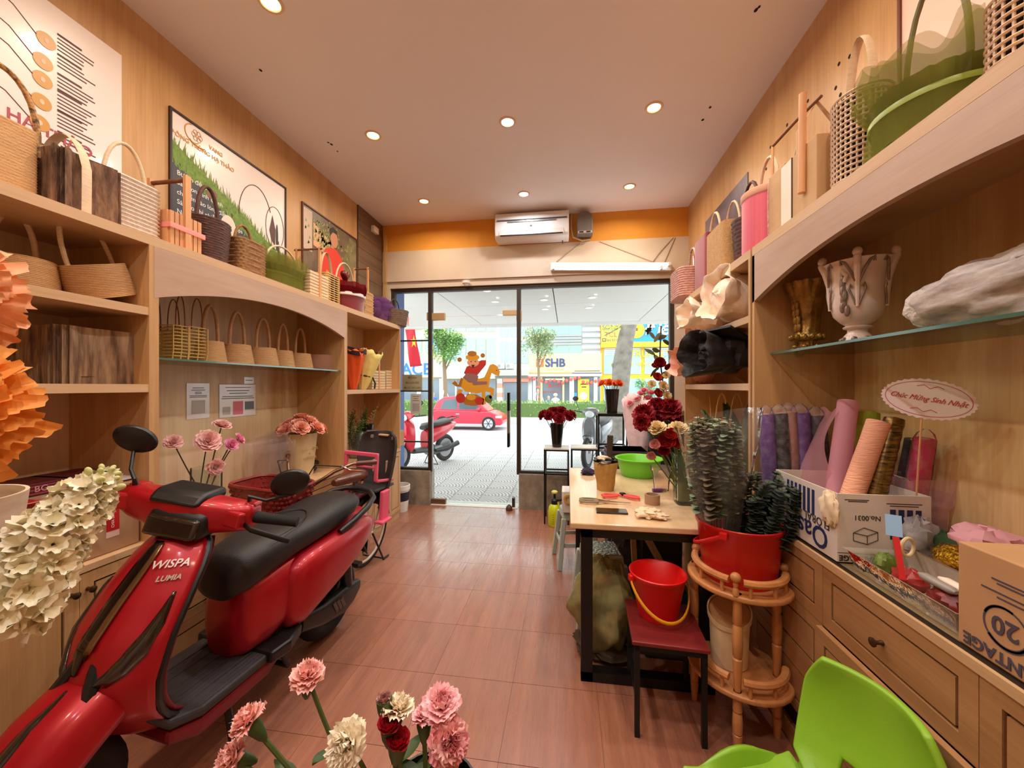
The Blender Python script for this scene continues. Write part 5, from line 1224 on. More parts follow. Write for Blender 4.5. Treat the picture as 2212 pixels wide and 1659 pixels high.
for k in range(14):
    a=2*PI*k/14; MB().sph((.05*cos(a),.05*sin(a),.02*s+.012*(k%2)),.011,8,6,(1,1,.8)).build('foot_scroll',m_bz,t,smooth=True)
    MB().sph((.06*cos(a),.06*sin(a),.2*s),.010,8,6,(1,1,1.2)).build('collar_leaf',m_bz,t,smooth=True)
for k,zz in enumerate((.34,.45,.56,.66)): 
    for q in range(2): MB().sph((-.046-.01*k*.3,-.012+.02*q-.01,zz*s),.013,8,6,(.7,.8,1.6)).build('relief_leaf',m_bz,t,smooth=True)
y,w,h=put(1785,1905,XV,562,ZG); t=thing('urn_vase','white baroque urn vase with silver scrolls on the right glass shelf','vase',(XV,y-.03,ZG))
t.scale=(.8,.8,1)
m_ivory=mat('ivory_ceramic',(232,208,188),.35,coat=.2); m_silv=mat('tarnished_silver_relief',(120,100,88),.4,.4,vary=((170,148,132),40,.4))
pr=[(0,0),(.062,0),(.06,.03),(.048,.09),(.036,.13),(.036,.165),(.05,.175),(.052,.195),(.04,.21),(.06,.25),(.085,.33),(.097,.45),(.098,.6),(.098,.75),(.112,.86),(.130,.94),(.122,.94),(.09,.75),(.085,.4),(0,.3)]
MB().lathe([(r,z*h) for r,z in pr],56).build('body',m_ivory,t,smooth=True,angle=60)
for k in range(5):
    a=2*PI*k/5+.35; d=lambda rr,zz,da=0:(rr*cos(a+da),rr*sin(a+da),zz*h)
    MB().tube([d(.10,.40),d(.101,.55),d(.103,.70),d(.116,.85),d(.132,.95),d(.142,.965)],[.006,.009,.012,.014,.014,.006],8).build('acanthus_leaf',m_ivory,t,smooth=True)
    for s_ in (-1,1):
        MB().tube([d(.10,.42,s_*.05),d(.104,.52,s_*.16),d(.107,.60,s_*.26),d(.106,.66,s_*.22),d(.105,.62,s_*.16)],.004,7).build('scroll',m_silv,t,smooth=True)
        MB().tube([d(.106,.68,s_*.05),d(.114,.80,s_*.20),d(.124,.90,s_*.34),d(.126,.93,s_*.46),d(.122,.88,s_*.46)],.0055,7).build('scroll',m_silv,t,smooth=True)
    MB().sph(d(.128,1.0),.018,10,7,(1,1,.9)).build('rim_shell',m_ivory,t,smooth=True)
for k in range(8):
    a=2*PI*k/8; MB().sph((.055*cos(a),.055*sin(a),.045*h),.012,8,6,(1,1,.8)).build('foot_scroll',m_silv,t,smooth=True)
aa=PI+.55
for k in range(9): MB().sph(((.10+.006*(k%2))*cos(aa+.10*jig()),(.10+.006*(k%2))*sin(aa+.10*jig()),(.72-.045*k)*h),.014,8,6,(.8,.8,1.5)).build('relief_leaf',m_silv,t,smooth=True)
MB().tube([(.105*cos(aa-.1),.105*sin(aa-.1),.78*h),(.125*cos(aa),.125*sin(aa),.82*h),(.112*cos(aa+.1),.112*sin(aa+.1),.76*h),(.104*cos(aa),.104*sin(aa),.70*h)],.008,8).build('handle_ring',m_ivory,t,smooth=True)
# wrapped bundle
t=thing('wrapped_bundle','bundle wrapped in printed newspaper on the right glass shelf','bundle',(1.06,1.09,ZG))
m_news=mat('newsprint',(244,232,220),.8,vary=((150,132,122),(40,14,60),.25),bump=(14,.8))
crumple(MB(),(0,0,.085),.09,51,(.95,2.5,.9),40,26,.22).build('newspaper_wrap',m_news,t,smooth=True,angle=70)
crumple(MB(),(.01,-.06,.14),.06,53,(.8,2.2,.6),26,16,.2).build('newspaper_flap',m_news,t,smooth=True)
crumple(MB(),(-.02,.19,.075),.062,57,(.8,.7,.9),20,14,.12).build('foam_end',mat('white_foam_net',(238,226,214),.8,bump=(90,.8)),t,smooth=True)
# ------------------------------------------------------------------ right cabinet top
ZR=HR+.0075
ob=thing('carton','open white floral foam carton with blue stripes on the right cabinet','box',(1.0,1.57,ZR))
m_card=mat('white_carton_board',(226,214,202),.7,vary=((212,196,182),9,.3)); m_navy=mat('navy_print',(34,44,92),.6); m_ink=mat('dark_print_ink',(50,44,44),.6); m_grk=mat('carton_inside',(176,144,108),.8)
x0,x1,y0,y1,hb=.868,1.135,1.385,1.755,.225
MB().box(x0,x0+.005,y0,y1,ZR,ZR+hb).build('front_wall',m_card,ob,world=True); MB().box(x1-.005,x1,y0,y1,ZR,ZR+hb).build('back_wall',m_card,ob,world=True)
MB().box(x0+.005,x1-.005,y0,y0+.005,ZR,ZR+hb).build('end_wall',m_card,ob,world=True); MB().box(x0+.005,x1-.005,y1-.005,y1,ZR,ZR+hb).build('end_wall',m_card,ob,world=True)
MB().box(x0,x1,y0,y1,ZR-.0003,ZR+.004).build('bottom',m_grk,ob,world=True)
for k in range(7): MB().box(x0-.0008,x0,1.50+.026*k,1.515+.026*k,ZR+.115,ZR+.205).build('stripe',m_navy,ob,world=True)
for k in range(4): MB().box(1.02+.024*k,1.036+.024*k,y0-.0008,y0,ZR+.085,ZR+.18).build('stripe',m_navy,ob,world=True)
def ltext(s,size,m,par,w,rot,**k): text(s,size,m,par,Vector(w)-par.location,rot,**k)
ltext('Oasis',.105,m_navy,ob,(x0-.001,1.545,ZR+.055),(-PI/2,0,PI/2+0),bold=.001)
ltext('FLORAL',.04,m_ink,ob,(x0-.001,1.49,ZR+.105),(-PI/2,0,PI/2))
ltext('No.0031',.022,m_ink,ob,(.955,y0-.001,ZR+.15),(-PI/2,0,PI))
ltext('ADVANTAGE',.024,m_ink,ob,(.945,y0-.001,ZR+.018),(-PI/2,0,PI),bold=.0006)
for zz,a,b in ((.205,.89,.96),(.2,.90,.955),(.197,1.01,1.11),(.19,1.02,1.10)): MB().box(a,b,y0-.0008,y0,ZR+zz,ZR+zz+.0025).build('print_line',m_ink,ob,world=True)
MB().box(x0+.002,1.12,y0-.0008,y0,ZR+.033,ZR+.0345).build('print_line',m_ink,ob,world=True)
q=[(.915,.075),(.955,.065),(.985,.08),(.985,.105),(.945,.118),(.915,.10)]
mb=MB()
for a,b in ((0,1),(1,2),(2,3),(3,4),(4,5),(5,0)): mb.tube([(q[a][0],y0-.0008,ZR+q[a][1]),(q[b][0],y0-.0008,ZR+q[b][1])],.0012,4)
for b in (1,3,5): mb.tube([(.955,y0-.0008,ZR+.092),(q[b][0],y0-.0008,ZR+q[b][1])],.0012,4)
mb.build('block_drawing',m_ink,ob,world=True)
crumple(MB(),(x0-.006,1.41,ZR+.17),.05,61,(.3,.8,1.1)).build('paper_scrap',mat('cream_scrap',(236,212,176),.7),ob,smooth=True,world=True)
# rolls standing in and behind the carton
def roll(name,label,base,tip,r,m,n=20,parts=None,cat='roll',film=None,ridges=0):
    base=Vector(base); tip=Vector(tip); t=thing(name,label,cat,(base.x,base.y,base.z)); d=(tip-base)
    k=24 if ridges else 6
    pts=[d*(i/k) for i in range(k+1)]; rr=[r*(1+(.07*(i%2) if ridges else .02*sin(i*2.3))) for i in range(k+1)]
    MB().tube(pts,rr,n).build('roll',m,t,smooth=True,angle=50)
    MB().tube([d*.999,d*1.004],r*.4,14).build('core',m_kraft,t)
    if film: MB().tube([d*(i/6-.01) for i in range(7)]+[d*1.05,d*1.09],[r*1.12*(1+.05*sin(i*1.9)) for i in range(7)]+[r*.8,r*.3],14).build('film_sleeve',film,t,smooth=True)
    return t
film=clear('clear_film',(255,250,250),.04,.06,frost=(40,.14))
m_pur=mat('purple_mesh',(112,66,160),.7,bump=(200,.4)); m_bkr=mat('black_mesh',(30,26,30),.5,bump=(150,.5)); m_brr=mat('brown_pink_mesh',(170,120,104),.7,bump=(200,.4)); m_gry=mat('grey_black_mesh',(56,50,52),.6,bump=(200,.4))
XB=1.17
def rp(px,py,X): return on_x(px,py,X)
for k,(pxa,pya,pxt,pyt,r,m,lab) in enumerate([(1652,1000,1655,895,.03,m_pur,'narrow purple mesh roll in film, leftmost behind the carton'),(1685,1010,1682,893,.034,m_bkr,'black mesh roll in clear film behind the carton'),(1704,1000,1704,890,.03,m_brr,'dusty pink mesh roll in clear film behind the carton'),(1735,1010,1727,892,.036,m_pur,'wide purple mesh roll in clear film behind the carton'),(1752,1010,1762,898,.034,m_gry,'charcoal mesh roll in clear film behind the carton')]):
    tpt=on_y(pxt,pyt,1.85); b=Vector((tpt.x+.02,1.84,ZR)); roll('mesh_roll',lab,b,tpt,r,m,film=film)
t1=rp(1832,868,1.12); roll('tulle_roll','tall pink organza roll leaning up out of the carton',(.98,1.60,ZR+.012),t1,.034,tulle('pink_organza',(248,186,198),.85),ridges=0)
# soft open sheet of pink organza beside it
t=thing('organza_sheet','loose pale pink organza sheet draped from the carton','fabric',(.95,1.64,ZR+.012))
a=rp(1745,1030,.98); b=rp(1785,885,1.08); 
def org(u,v):
    p=Vector((.93,1.63,ZR+.02)).lerp(b,v); return p+Vector((.03*sin(6*v+2*u),.15*(u-.5)*(1+.25*sin(6*v+1)),.01*sin(9*u)))-t.location
MB().grid(org,12,18).build('sheet',tulle('pale_pink_organza',(240,176,184),.5),t,smooth=True)
t2=rp(1898,912,1.10); roll('paper_roll','peach crepe paper roll leaning in the carton',(.93,1.50,ZR+.012),t2,.034,mat('peach_crepe',(246,176,140),.8,bump=((30,30,200),.5)))
t3=rp(1932,905,1.15); roll('sequin_roll','black and gold sequin mesh roll leaning in the carton',(1.0,1.47,ZR+.012),t3,.028,mat('black_gold_sequin',(26,20,14),.25,.5,vary=((150,116,50),(30,30,160),.55)),ridges=1)
t4=rp(1876,893,1.2); roll('mesh_roll','lime green mesh roll at the back of the carton',(1.1,1.62,ZR+.012),t4,.035,mat('lime_mesh',(164,172,40),.7,bump=(200,.4)))
t5=rp(1998,948,1.205); roll('mesh_roll','hot pink mesh roll in the clear bin',(1.20,1.55,ZR+.03),t5,.028,mat('hot_pink_mesh',(206,30,90),.6,bump=(200,.4)),film=film)
t6=rp(1975,950,1.24); roll('mesh_roll','dark grey mesh roll behind the clear bin',(1.235,1.66,ZR+.0),t6,.026,m_gry)
t=thing('clear_bin','clear ribbed plastic bin holding a pink roll behind the carton','bin',(1.21,1.53,ZR))
MB().loft([[(sx*q,sy*q,z) for sx,sy in ((-1,-1),(1,-1),(1,1),(-1,1))] for q,z in ((.048,0),(.055,.16),(.062,.17),(.066,.255),(.07,.262))],True,True,False).build('bin',clear('pink_tint_bin',(250,228,228),.16,.08,frost=(12,.35)),t,bevel=.004)
# stick with oval birthday card
c=rp(2002,862,1.12); t=thing('greeting_card','white oval birthday card on a stick behind the carton','card',(1.10,1.41,ZR))
n=72; nrm=Vector((-.62,-.78,0)); xa=Vector((.78,-.62,0)); tl=R(12)
xa2=(xa*cos(tl)-Vector((0,0,1))*sin(tl)); za2=(xa*sin(tl)+Vector((0,0,1))*cos(tl))
def cp(u,v,w): return c+xa2*u+za2*v-nrm*(-w)-t.location
ov=lambda a,b,sc=0:[((a+sc*(abs(sin(18*2*PI*k/n))))*cos(2*PI*k/n),(b+sc*abs(sin(18*2*PI*k/n)))*sin(2*PI*k/n)) for k in range(n)]
MB().prism(ov(.103,.060,.004),lambda u,v,w:cp(u,v,w),.002).build('card',mat('white_card_stock',(246,226,220),.6),t)
m_rp=mat('red_script_print',(196,44,50),.6)
MB().loft([[cp(u,v,.0026) for u,v in ov(.096,.054)],[cp(u,v,.0026) for u,v in ov(.0945,.0525)]],True,False,False).build('border_print',m_rp,t)
mt=Matrix((xa2,za2,nrm)).transposed()
text('Chúc Mừng Sinh Nhật',.0225,m_rp,t,cp(0,0,.0028),mt.to_euler(),shear=.35,width=.82)
for v in (.037,-.037):
    MB().tube([cp(-.03,v,.0027),cp(-.015,v+.006,.0027),cp(0,v-.004,.0027),cp(.015,v+.006,.0027),cp(.03,v,.0027)],.0008,4).build('flourish',m_rp,t)
MB().tube([Vector((1.10,1.41,ZR))-t.location,cp(0,-.05,-.002)],.0025,6).build('stick',m_pine,t)
# trays of odds and ends
t=thing('tray','clear plastic tray of ribbons on the right cabinet edge','tray',(.965,1.18,ZR))
TR=lambda q,z:[(sx*q[0],sy*q[1],z) for sx,sy in ((-1,-1),(1,-1),(1,1),(-1,1))]
MB().loft([TR((.075,.16),0),TR((.09,.175),.06),TR((.1,.185),.062),TR((.085,.17),.055),TR((.07,.155),.004)]).build('tray',clear('tray_plastic',(240,236,226),.16,.08,frost=(16,.3)),t,bevel=.004)
def lump(name,label,c,r,sc,m,seed,cat,k=.2):
    t=thing(name,label,cat,c); crumple(MB(),(0,0,r*sc[2]*1.05),r,seed,sc,20,12,k).build('body',m,t,smooth=True); return t
lump('ribbon_pack','green wrapped ribbon pack in the clear tray',(.955,1.31,ZR+.006),.03,(1,1,1),mat('green_pack',(110,130,50),.5),71,'ribbon')
lump('ribbon_pack','red wrapped ribbon pack in the clear tray',(.95,1.22,ZR+.006),.035,(.9,1.2,.8),mat('red_pack',(160,40,34),.4),72,'ribbon')
lump('ribbon_pack','dark red ribbon pack near end of the clear tray',(.945,1.10,ZR+.006),.038,(.9,1.2,.8),mat('dark_red_pack',(120,30,28),.4),73,'ribbon')
t=thing('tray','white plastic tub behind the clear tray','tray',(1.115,1.225,ZR)); MB().loft([TR((.07,.13),0),TR((.09,.15),.085),TR((.095,.155),.088),TR((.08,.14),.08),TR((.06,.12),.006)]).build('tub',mat('milky_plastic',(206,190,170),.4),t,bevel=.006)
lump('sequin_ribbon','gold sequin ribbon roll in the white tub',(1.085,1.225,ZR+.05),.055,(1,1.4,.7),mat('gold_sequin',(232,180,40),.2,.9,vary=((120,80,10),90,.6),bump=(120,1)),81,'ribbon',.08)
lump('foil_pad','dark green felt pad at the back of the white tub',(1.12,1.32,ZR+.055),.05,(.8,1.2,.8),mat('dark_green_felt',(46,74,34),.9),82,'felt')
lump('plastic_film','ball of clear crumpled film behind the trays',(1.075,1.345,ZR+.03),.055,(.9,.7,1.2),clear('grey_film_ball',(230,226,222),.3,.1,frost=(20,.6)),83,'film',.3)
lump('pink_tissue','crumpled pink tissue behind the brown carton',(1.18,1.27,ZR+.085),.07,(1,1.2,.6),mat('pink_tissue_paper',(240,172,176),.7),84,'tissue',.3)
t=thing('paint_brush','red stick with light blue tag standing in the tray','tag',(.915,1.20,ZR+.04))
MB().bar((0,0,.0),(.02,.05,.10),.014,.006).build('red_stick',mat('red_flat_stick',(200,24,28),.4),t); MB().cbox((.026,.065,.128),(.035,.004,.06),(R(-20),0,R(-30))).build('blue_tag',mat('pale_blue_tag',(150,190,226),.5),t)
t=thing('ring','cream plastic ring standing in the tray','ring',(1.0,1.295,ZR+.066)); MB().tube([(.024*cos(a),.010*cos(a),.03+.026*sin(a)) for a in [2*PI*k/24 for k in range(24)]],.005,8,closed=True).build('ring',m_creamp,t,smooth=True)
for k,(dx,lab) in enumerate(((0,'grey'),(.03,'white'))):
    t=thing('glue_stick','%s plastic applicator lying across the clear tray'%lab,'applicator',(.93+dx,1.12-.02*k,ZR+.064)); MB().loft([se(-.05,.01,.004,.004,2.2,14),se(-.04,.01,.012,.009,2.2,14),se(.03,.01,.013,.010,2.2,14),se(.05,.01,.004,.004,2.2,14)]).build('applicator',mat('applicator_'+lab,((150,140,132),(240,216,196))[k],.4),t,smooth=True)
# brown carton in the right corner
t=thing('carton','brown floral foam carton with printed logo at right picture edge','box',(1.06,.78,ZR))
m_kc=mat('brown_carton_board',(196,150,104),.75,vary=((180,134,90),6,.25)); m_pr=mat('dark_blue_grey_print',(74,66,78),.7)
MB().box(.872,1.26,.56,1.0,ZR,ZR+.225).build('carton',m_kc,t,world=True,bevel=.003)
MB().box(.88,1.25,.775,.785,ZR+.2251,ZR+.2256).build('top_seam',m_groove,t,world=True)
xf=.8712
def cring(r1,r2,cy,cz,m,nm,a0=0,a1=2*PI):
    mb=MB(); mb.loft([[(xf,cy+r*cos(a0+(a1-a0)*k/40),cz+r*sin(a0+(a1-a0)*k/40)) for k in range(41)] for r in (r1,r2)],False); return mb.build(nm,m,t,world=True)
cring(.038,.042,.905,ZR+.085,m_pr,'logo_ring'); cring(.036,.044,.905,ZR+.085,m_pr,'logo_swirl',R(200),R(320)); cring(.0375,.043,.905,ZR+.085,m_pr,'logo_swirl',R(20),R(110))
ltext('20',.05,m_pr,t,(xf-.0003,.905,ZR+.087),(-PI/2,0,PI/2),bold=.001)
ltext('ADVANTAGE',.034,m_pr,t,(xf-.0003,.885,ZR+.022),(-PI/2,0,PI/2),bold=.001)
for zz,a,b in ((.175,.82,.93),(.168,.84,.92),(.15,.80,.95),(.14,.86,.92)): MB().box(xf-.0003,xf+.0005,a,b,ZR+zz,ZR+zz+.003).build('print_line',m_pr,t,world=True)
mb=MB(); zt=ZR+.2255
for a,b in (((.95,.93),(1.05,.9)),((1.05,.9),(1.12,.95)),((1.12,.95),(1.02,.98)),((1.02,.98),(.95,.93))): mb.tube([(a[0],a[1],zt),(b[0],b[1],zt)],.0015,4)
mb.build('top_drawing',m_pr,t,world=True)
# ------------------------------------------------------------------ wrapped bouquets on the far right shelves
def wrap(name,label,c,r,h,m,seed,sc=(1,1),rz=0,tail=None,rot=(0,0,0)):
    """cone of folded paper, open end up the local z"""
    t=thing(name,label,'bouquet',c); t.rotation_euler=rot; rng=random.Random(seed); n=40; ph=[rng.uniform(0,6.28) for _ in range(4)]
    rings=[]
    for i in range(9):
        u=i/8; ring=[]
        for k in range(n):
            a=2*PI*k/n; rr=r*(.25+.75*u**.8)*(1+.10*u*sin(5*a+ph[0])+.06*sin(9*a+ph[1]+3*u)); ring.append((rr*cos(a)*sc[0],rr*sin(a)*sc[1],h*u+.05*h*u*sin(3*a+ph[2])+.03*h*u*sin(8*a+ph[3])))
        rings.append(ring)
    MB().loft(rings,True,True,False).build('paper_wrap',m,t,smooth=True,solid=.002,angle=35)
    return t
m_crp=mat('cream_wrapping_paper',(250,226,200),.75,bump=(20,.7)); m_blkp=mat('black_wrapping_paper',(30,26,26),.6,bump=(16,.8)); m_pchp=mat('peach_wrapping_paper',(236,176,150),.7,bump=(18,.7))
# ------------------------------------------------------------------ flowers
def petal(mb,az,tilt,L,Wd,cup=.25,curl=.5,ruf=0,r0=.004,z0=0,nu=4,nv=4,rng=random,point=0):
    ph=rng.uniform(0,6.28); b=len(mb.v); ca,sa=cos(az),sin(az); x=r0; z=z0; prev=0
    xs=[(x,z)]
    for j in range(1,nv+1):
        v=j/nv; a=tilt+curl*(v-.4); x+=sin(a)*L/nv; z+=cos(a)*L/nv; xs.append((x,z))
    for j in range(nv+1):
        v=j/nv; a=tilt+curl*(v-.4); wd=Wd*(math.sin(PI*min(.93,.12+.62*v)) if not point else math.sin(PI*(.08+.86*v))**.8)
        for i in range(nu+1):
            u=-1+2*i/nu; k=cup*u*u*Wd*v
            rr=ruf*v*v*sin(3.5*u*PI+ph)
            X=xs[j][0]-k*cos(a)+rr*cos(a); Z=xs[j][1]+k*sin(a)+rr*sin(a)*.6+ (ruf*.4*v*cos(5*u+ph)); Y=wd*u
            mb.v.append((X*ca-Y*sa,X*sa+Y*ca,Z))
    for j in range(nv):
        for i in range(nu):
            q=b+j*(nu+1)+i; mb.f.append((q,q+1,q+nu+2,q+nu+1))
GA=2.39996
def bloom(kind,R_,seed=0):
    """mesh builder of a flower head of radius R_, centre of the base at origin, facing +z"""
    rng=random.Random(seed); mb=MB()
    if kind=='rose':
        for i in range(26):
            u=i/25; petal(mb,i*GA,R(4+64*u**1.2),R_*(.60+.42*u),R_*(.26+.36*u),.45-.2*u,R(-12+52*u),R_*.05*u,R_*.03*u,R_*.12*(1-u),4,4,rng)
    elif kind=='garden':
        for i in range(44):
            u=i/43; petal(mb,i*GA,R(6+66*u),R_*(.58+.44*u),R_*(.2+.26*u),.32,R(-8+46*u),R_*.07,R_*.04*u,R_*.1*(1-u),4,4,rng)
    elif kind=='carnation':
        for i in range(34):
            u=i/33; petal(mb,i*GA+rng.uniform(-.3,.3),R(2+84*u+rng.uniform(-8,8)),R_*(.80+.25*u)*rng.uniform(.9,1.05),R_*(.36+.22*u),.15,R(5+25*u),R_*.17,R_*.03,R_*.05*(1-u),8,4,rng)
    elif kind=='ranunculus':
        for i in range(40):
            u=i/39; petal(mb,i*GA,R(6+66*u),R_*(.35+.75*u),R_*(.3+.4*u),.55,R(-62+40*u),R_*.02,R_*.03+R_*.1*u,0,4,4,rng)
    elif kind=='mum':
        for i in range(300):
            u=i/299; petal(mb,i*GA,R(6+118*u),R_*(.55+.5*u*(1-.2*u))*rng.uniform(.85,1.1),R_*(.085+.05*u),.35,R(-18+22*u+rng.uniform(-14,14)),R_*.06,R_*.08*u,R_*.25*(1-u),4,4,rng)
    return mb
def flower_mesh(kind,R_,m,seed): return bloom(kind,R_,seed).mesh(kind+'_bloom',m,True,80)
m_stem=mat('green_stem',(86,106,52),.6); m_leaf=mat('leaf_green',(74,98,50),.5,vary=((52,74,38),30,.3)); m_dstem=mat('dark_stem',(62,60,36),.6)
def orient(d):
    return Vector((0,0,1)).rotation_difference(Vector(d).normalized()).to_euler()
def flower(name,label,head,dirv,me,foot,scale=1,sm=m_stem,sr=.0025,calyx=None,group=None,cat='flower',bend=0,leaves=0):
    """bloom at head facing dirv, stem from foot"""
    head=Vector(head); foot=Vector(foot); dv=Vector(dirv).normalized()
    t=thing(name,label,cat,head,0,group)
    o=sub(t,me,'bloom',rot=orient(dv),scale=scale)
    mid=(head-dv*(head-foot).length*.4+foot)/2 if bend else (head+foot)/2
    neck=head-dv*.02
    pts=[]
    for i in range(9):
        u=i/8; p=head*(1-u)**2+2*u*(1-u)*(head.lerp(foot,.4)-dv*.05)+foot*u*u; pts.append(p-head)
    MB().tube(pts,[sr*(1+.2*i/8) for i in range(9)],6).build('stem',sm,t,smooth=True)
    if calyx:
        r,l=calyx; MB().tube([dv*.004,dv*(-l*.3),dv*(-l*.8),dv*(-l)],[r,r*.95,r*.6,sr],10).build('calyx',m_leaf,t,smooth=True)
    for k in range(leaves):
        u=.35+.3*k; a=Vector(pts[int(u*8)%9]); ang=random.uniform(0,6.28); q=Vector((cos(ang),sin(ang),.4)).normalized()
        mb=MB(); side_=q.cross(Vector((0,0,1))).normalized()
        mb.loft([[a+q*(.055*v)-side_*(.011*sin(PI*v)+.0005),a+q*(.055*v)+Vector((0,0,-.004)),a+q*(.055*v)+side_*(.011*sin(PI*v)+.0005)] for v in [i/6 for i in range(7)]],False); mb.build('leaf',m_leaf,t,smooth=True)
    return t
pet=lambda n,c,c2=None,s=30:mat(n,c,.6,vary=(c2 or tuple(max(0,int(x*.86)) for x in c),s,.2),trans=.15)
# --- two-tone roses in a glass cylinder, left counter
me_pk=flower_mesh('garden',.055,pet('blush_petal',(252,190,190),(250,214,204)),1); me_hp=flower_mesh('rose',.045,pet('hot_pink_petal',(246,150,190),(250,180,204)),2)
GV=Vector((-1.97,1.86,HL)); t=thing('flower_vase','clear cylinder vase of pink roses behind the scooter','vase',GV); MB().lathe([(0,0),(.065,0),(.07,.01),(.072,.22),(.068,.22),(.064,.014),(0,.014)],32).build('glass',clear('vase_cylinder',(245,248,244),.05,.03),t,smooth=True)
for k,(px,py,me,sc,dv) in enumerate([(375,957,me_pk,.75,(.5,-.5,.5)),(448,955,me_pk,1.15,(.75,-.5,.45)),(478,922,me_pk,.85,(.4,-.1,.8)),(497,962,me_hp,.9,(.9,-.2,.35)),(513,950,me_hp,.85,(.8,.4,.5)),(463,1008,me_pk,.85,(.8,-.3,-.1))]):
    lab=('pale pink rose on a long bare stem, left of the vase','large open blush rose in the middle of vase','blush rose at the top of the vase','hot pink rose right of the big blush rose','hot pink rose at right edge of the vase','blush rose drooping low over the vase')[k]
    hd=on_x(px,py,-1.90 if k!=0 else -1.92); flower('rose',lab,hd,dv,me,GV+Vector((jig(.03),jig(.03),.03)),sc,m_dstem,.003,None,'pink roses in the glass cylinder')
# --- peach roses in the cream bucket
PB=Vector((-1.98,2.42,HL)); pbk=on_x(652,935,-1.98)
PB.y=pbk.y; t=thing('flower_bucket','tall cream metal bucket of peach roses on the left counter','bucket',PB); hb=pbk.z-HL
MB().lathe([(0,0),(.075,0),(.078,.01),(.105,hb-.01),(.108,hb),(.102,hb),(.074,.01),(0,.01)],36).build('bucket',mat('cream_enamel',(232,210,168),.45,vary=((214,190,146),10,.3)),t,smooth=True,angle=50)
for s in (-1,1): MB().tube([(0,s*.10,hb-.02),(.0,s*.125,hb-.005),(0,s*.13,hb-.03),(0,s*.104,hb-.06)],.004,8).build('side_handle',m_creamp,t,smooth=True)
for w_,sz,dz in (('FLOWERS',.03,.15),('&',.02,.115),('GARDEN',.026,.085)):
    text(w_,sz,mat('faded_gold_print',(186,156,104),.6),t,(.094*cos(-.35),.094*sin(-.35),hb*.42+dz-.08),(R(83),0,R(90-20)),'print')
me_pe=flower_mesh('garden',.062,pet('peach_petal',(252,190,166),(246,166,138)),5)
for k in range(13):
    r=.0 if k==0 else (.06 if k<6 else .115); a=k*2*PI/5 if k<6 else k*2*PI/7; hd=PB+Vector((r*cos(a),r*sin(a)*1.15,hb+.10-.6*r+jig(.012)))
    flower('rose','peach artificial rose in the cream bucket',hd,(r*cos(a)*9,r*sin(a)*9,.9),me_pe,PB+Vector((jig(.03),jig(.03),.05)),1.0,m_dstem,.003,None,'peach roses in the cream bucket')
# --- carnations on the low stand, orange on the tall stand
me_rc=flower_mesh('carnation',.06,pet('deep_red_petal',(170,10,34),(122,4,22)),8)
b=Vector(FV1)
for k in range(14):
    r=.045 if k<5 else .125; a=k*2*PI/5+.4 if k<5 else k*2*PI/9; hd=b+Vector((r*cos(a)*1.15,r*sin(a)*.6,.245+.135-.55*r+jig(.02)))
    flower('carnation','deep red carnation in the black vase on low stand',hd,(r*cos(a)*8,r*sin(a)*8,.8),me_rc,b+Vector((jig(.02),jig(.02),.05)),1,m_stem,.0025,(.012,.03),'deep red carnations in the black vase')
me_or=flower_mesh('rose',.05,pet('orange_petal',(244,128,50),(236,98,50)),9)
b=Vector(FV2)
for k in range(6):
    a=k*PI/3+.2; r=.07 if k else 0; hd=b+Vector((r*cos(a)*1.3,r*sin(a)*.6,.24+.045+jig(.01)))
    flower('ranunculus_flower','orange rose bloom in the black vase on tall stand',hd,(r*cos(a)*10,r*sin(a)*10-.2,.8),me_or,b+Vector((jig(.02),jig(.02),.05)),1.0,m_stem,.003,None,'orange blooms in the tall stand vase')
# --- ranunculus and peonies in the square vase on the table
me_rd=flower_mesh('carnation',.062,pet('crimson_peony_petal',(168,10,30),(128,6,24)),11); me_rn=flower_mesh('ranunculus',.036,pet('orange_red_petal',(214,58,34),(180,30,24)),12)
me_cm=flower_mesh('garden',.055,pet('cream_petal',(246,226,178),(236,206,150)),13); me_rr=flower_mesh('ranunculus',.034,pet('red_ranunculus_petal',(176,14,22),(140,6,16)),14); me_pp=flower_mesh('ranunculus',.026,pet('soft_pink_petal',(246,168,160),(240,190,180)),15)
V=Vector((VX,VY,TZ)); yv=VY
spec=[(1392,897,me_rd,1.05,'crimson peony at left over the square vase'),(1420,880,me_rd,.95,'crimson peony at back left of the square vase'),(1447,885,me_rd,1.05,'crimson peony at the top of the square vase'),(1425,905,me_rr,1.05,'red ranunculus bud between the crimson peonies'),(1455,908,me_rr,1.15,'red ranunculus on a curved stem, right of the bud'),
 (1420,928,me_cm,.9,'cream bloom left in the square vase'),(1465,930,me_cm,.95,'cream bloom right in the square vase'),(1440,952,me_rn,1.2,'large orange red ranunculus facing the camera'),(1450,938,me_rn,.85,'orange red ranunculus above the large one'),(1460,957,me_rn,.8,'orange red ranunculus right of the large one'),(1435,975,me_rr,.8,'small red ranunculus hanging low at the vase rim'),(1415,960,me_pp,1,'soft pink bud left of the orange ranunculus'),(1407,985,me_pp,.9,'soft pink bud hanging lowest beside the vase'),(1388,912,me_rd,.75,'small crimson peony at far left of vase bunch')]
for k,(px,py,me,sc,lab) in enumerate(spec):
    hd=on_y(px,py,yv-.10-.02*(k%3) if k>4 else yv+.03*(k%2)); flower('cut_flower',lab,hd,(hd.x-VX,-.5+.2*jig(),.55 if k<7 else .15),me,V+Vector((jig(.025),jig(.025),.03)),sc,m_stem,.003,None,'flowers in the square vase')
